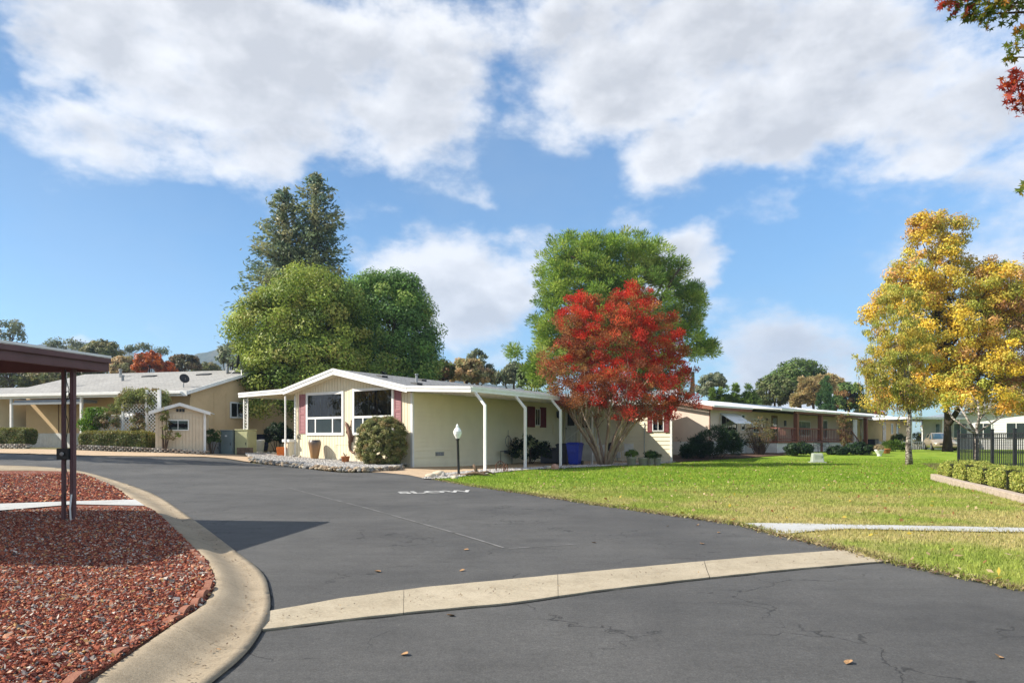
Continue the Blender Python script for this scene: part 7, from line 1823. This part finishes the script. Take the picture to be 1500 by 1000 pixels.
for i, ln in enumerate(lens):
    p = ha + hd * s_; s_ += ln * 1.04
    if p.y < 12: break
    hedge(HL[i], (p.x, p.y, .03), math.atan2(hd.y, hd.x), ln, .95, .56 + .03 * math.sin(i * 2.1), LH, 510 + i, 9500, .06, 'clipped bright hedge blocks below the black fence', name='hedge_block', rough=.045, rnd=.2)
# climbing shrub over the lattice and its companions
b = (-19.6, 36.4, .6); VP = [((.21, .24, .08), 3), ((.28, .28, .1), 2), ((.14, .17, .05), 2), ((.28, .2, .1), 1)]
shrub('rambling climber heaped over the top of the white lattice fence', 'climbing_plant', b, [(0, 0, 2.75, 1.25, .7, .65), (-.9, 0, 2.4, .8, .6, .5), (.6, 0, 2.5, .7, .6, .7), (.2, -.1, 1.9, .5, .35, .5)], 190, .26, 55, .17, .05, VP, 430, stems=12, droop=.5)
b = (-20.2, 36.0, .6); shrub('pale leafy vine hanging down the middle of the lattice', 'climbing_plant', b, [(.6, -.25, 1.3, .35, .15, .8), (-1.0, -.2, 1.55, .7, .2, .5)], 60, .18, 32, .12, .06, [((.25, .22, .1), 2), ((.16, .18, .06), 2), ((.3, .2, .12), 1)], 431)
b = (-22.2, 36.0, .6); shrub('bright green bush at the left end of the lattice', 'bush', b, [(.2, 0, 1.75, .7, .4, .6), (-.1, 0, 1.3, .4, .35, .5)], 50, .22, 40, .16, .06, [((.12, .22, .03), 3), ((.17, .27, .05), 2)], 432, droop=.4)
b = (-17.45, 34.2, .5); shrub('thin leggy vine climbing the front of the shed', 'climbing_plant', b, [(.1, 0, 1.9, .22, .12, .4), (.15, 0, 1.1, .22, .12, .6), (.5, 0, .9, .3, .1, .4)], 40, .13, 16, .1, .05, [((.2, .26, .05), 2), ((.2, .17, .07), 2)], 433, stems=9)
b = (-15.6, 35.4, .55); shrub('spiky young plant between the shed and the grey cabinet', 'bush', b, [(.1, 0, .8, .28, .2, .5)], 24, .16, 26, .16, .05, GREEN, 434, stems=5)
b = (-19.4, 34.3, .75); 
# plant stand and wreath by the carport wall
px_, py_ = hw(.5, 6.9); t = thing('plant_stand', 'dark iron plant stand against the siding in the carport', 'plant stand', (px_, py_, ground(px_, py_)))
MB().tube([(-.3, 0, 0), (-.3, 0, .7), (.3, 0, .7), (.3, 0, 0)], .02, 5).build('frame', M_BLACK, t); MB().box(-.34, .34, -.2, .2, .7, .73).build('shelf', M_BLACK, t)
mb = MB(); mb.tube([(.1 + .14 * math.sin(k), 0, 1.25 + .3 * math.cos(k)) for k in np.linspace(0, 6.28, 18)], .014, 5); mb.tube([(.1, 0, .73), (.1, 0, 1.85)], .012, 5); mb.build('hoop', M_BLACK, t)
wv_ = hw(1.65, 14.05); t = thing('wreath', 'dark leafy wreath hanging on the wall beside the back door', 'wreath', (wv_[0], wv_[1], 2.3), RZ)
r_ = np.random.default_rng(5); a = r_.uniform(0, 6.28, 700); P = np.stack([.3 * np.cos(a), r_.normal(size=700) * .03, .3 * np.sin(a)], -1) + r_.normal(size=(700, 3)) * .06; co, cl = leaves(P, rdir(700, r_), .1, .05, pick(DGREEN + [((.16, .04, .02), 1)], 700, r_)); link('leaves', np_mesh('leaves', co, 4, cl), leaf_mat('leaf'), t); MB().tube([(.3 * math.cos(k), 0, .3 * math.sin(k)) for k in np.linspace(0, 6.28, 20)], .03, 5).build('ring', BARK(), t)

# ------------------------------------------------------------------ hills on the horizon
def ridge(pts, Y, depth, seed):
    """a wooded ridge whose crest is seen at these photograph points"""
    rr = np.random.default_rng(seed); xs = np.linspace((pts[0][0] - 750) / F * Y, (pts[-1][0] - 750) / F * Y, 90)
    zc = np.interp(xs, [(p[0] - 750) / F * Y for p in pts], [H + (HY - p[1]) / F * Y for p in pts])
    zc = zc + np.convolve(rr.normal(size=90), np.ones(5) / 5, 'same') * 5
    m = 14; vs = []
    for j in range(m):
        t_ = j / (m - 1); k = math.sin(math.pi * t_)
        for x_, z_ in zip(xs, zc): vs.append((x_ + rr.normal() * 4, Y + depth * (t_ - .5) + rr.normal() * 6, -2 + (z_ + 2) * k * (1 + .05 * rr.normal() * (1 - k)) if 0 < j < m - 1 else -6))
    return vs, [(j * 90 + i, j * 90 + i + 1, (j + 1) * 90 + i + 1, (j + 1) * 90 + i) for j in range(m - 1) for i in range(89)]
def mat_hill():
    m, nt, out = new_mat('wooded_hill'); p = pos(nt)
    col = ramp(nt, noise(nt, p, .03, 6, .7), [(.3, (.03, .05, .025)), (.55, (.07, .08, .04)), (.75, (.13, .11, .06))]); bsdf(nt, out, col, .95, .1, 0, noise(nt, p, .12, 4), 1., 3.); return m
M_HILL = mat_hill()
vs, fs = ridge([(-500, 530), (-250, 508), (-60, 515), (40, 510), (70, 503), (100, 506), (128, 501), (160, 509), (190, 514), (225, 526), (270, 545), (320, 575)], 1500, 420, 1); o = MB().add(vs, fs).build('hills', M_HILL, None, True); o['kind'] = 'structure'
vs, fs = ridge([(215, 570), (255, 545), (285, 522), (315, 514), (345, 506), (390, 494), (450, 500), (520, 520), (600, 530), (720, 560), (900, 590)], 1350, 420, 2); o = MB().add(vs, fs).build('hills', M_HILL, None, True); o['kind'] = 'structure'
HAZE = True
if HAZE:
    m, nt, out = new_mat('air_haze'); v = N(nt, 'ShaderNodeVolumePrincipled'); v.inputs['Color'].default_value = (.52, .70, 1., 1); v.inputs['Density'].default_value = .0003; v.inputs['Anisotropy'].default_value = .2
    nt.links.new(v.outputs[0], out.inputs['Volume'])
    o = MB().box(-2400, 2000, -200, 2000, -9, 262).build('haze', m); o['kind'] = 'stuff'
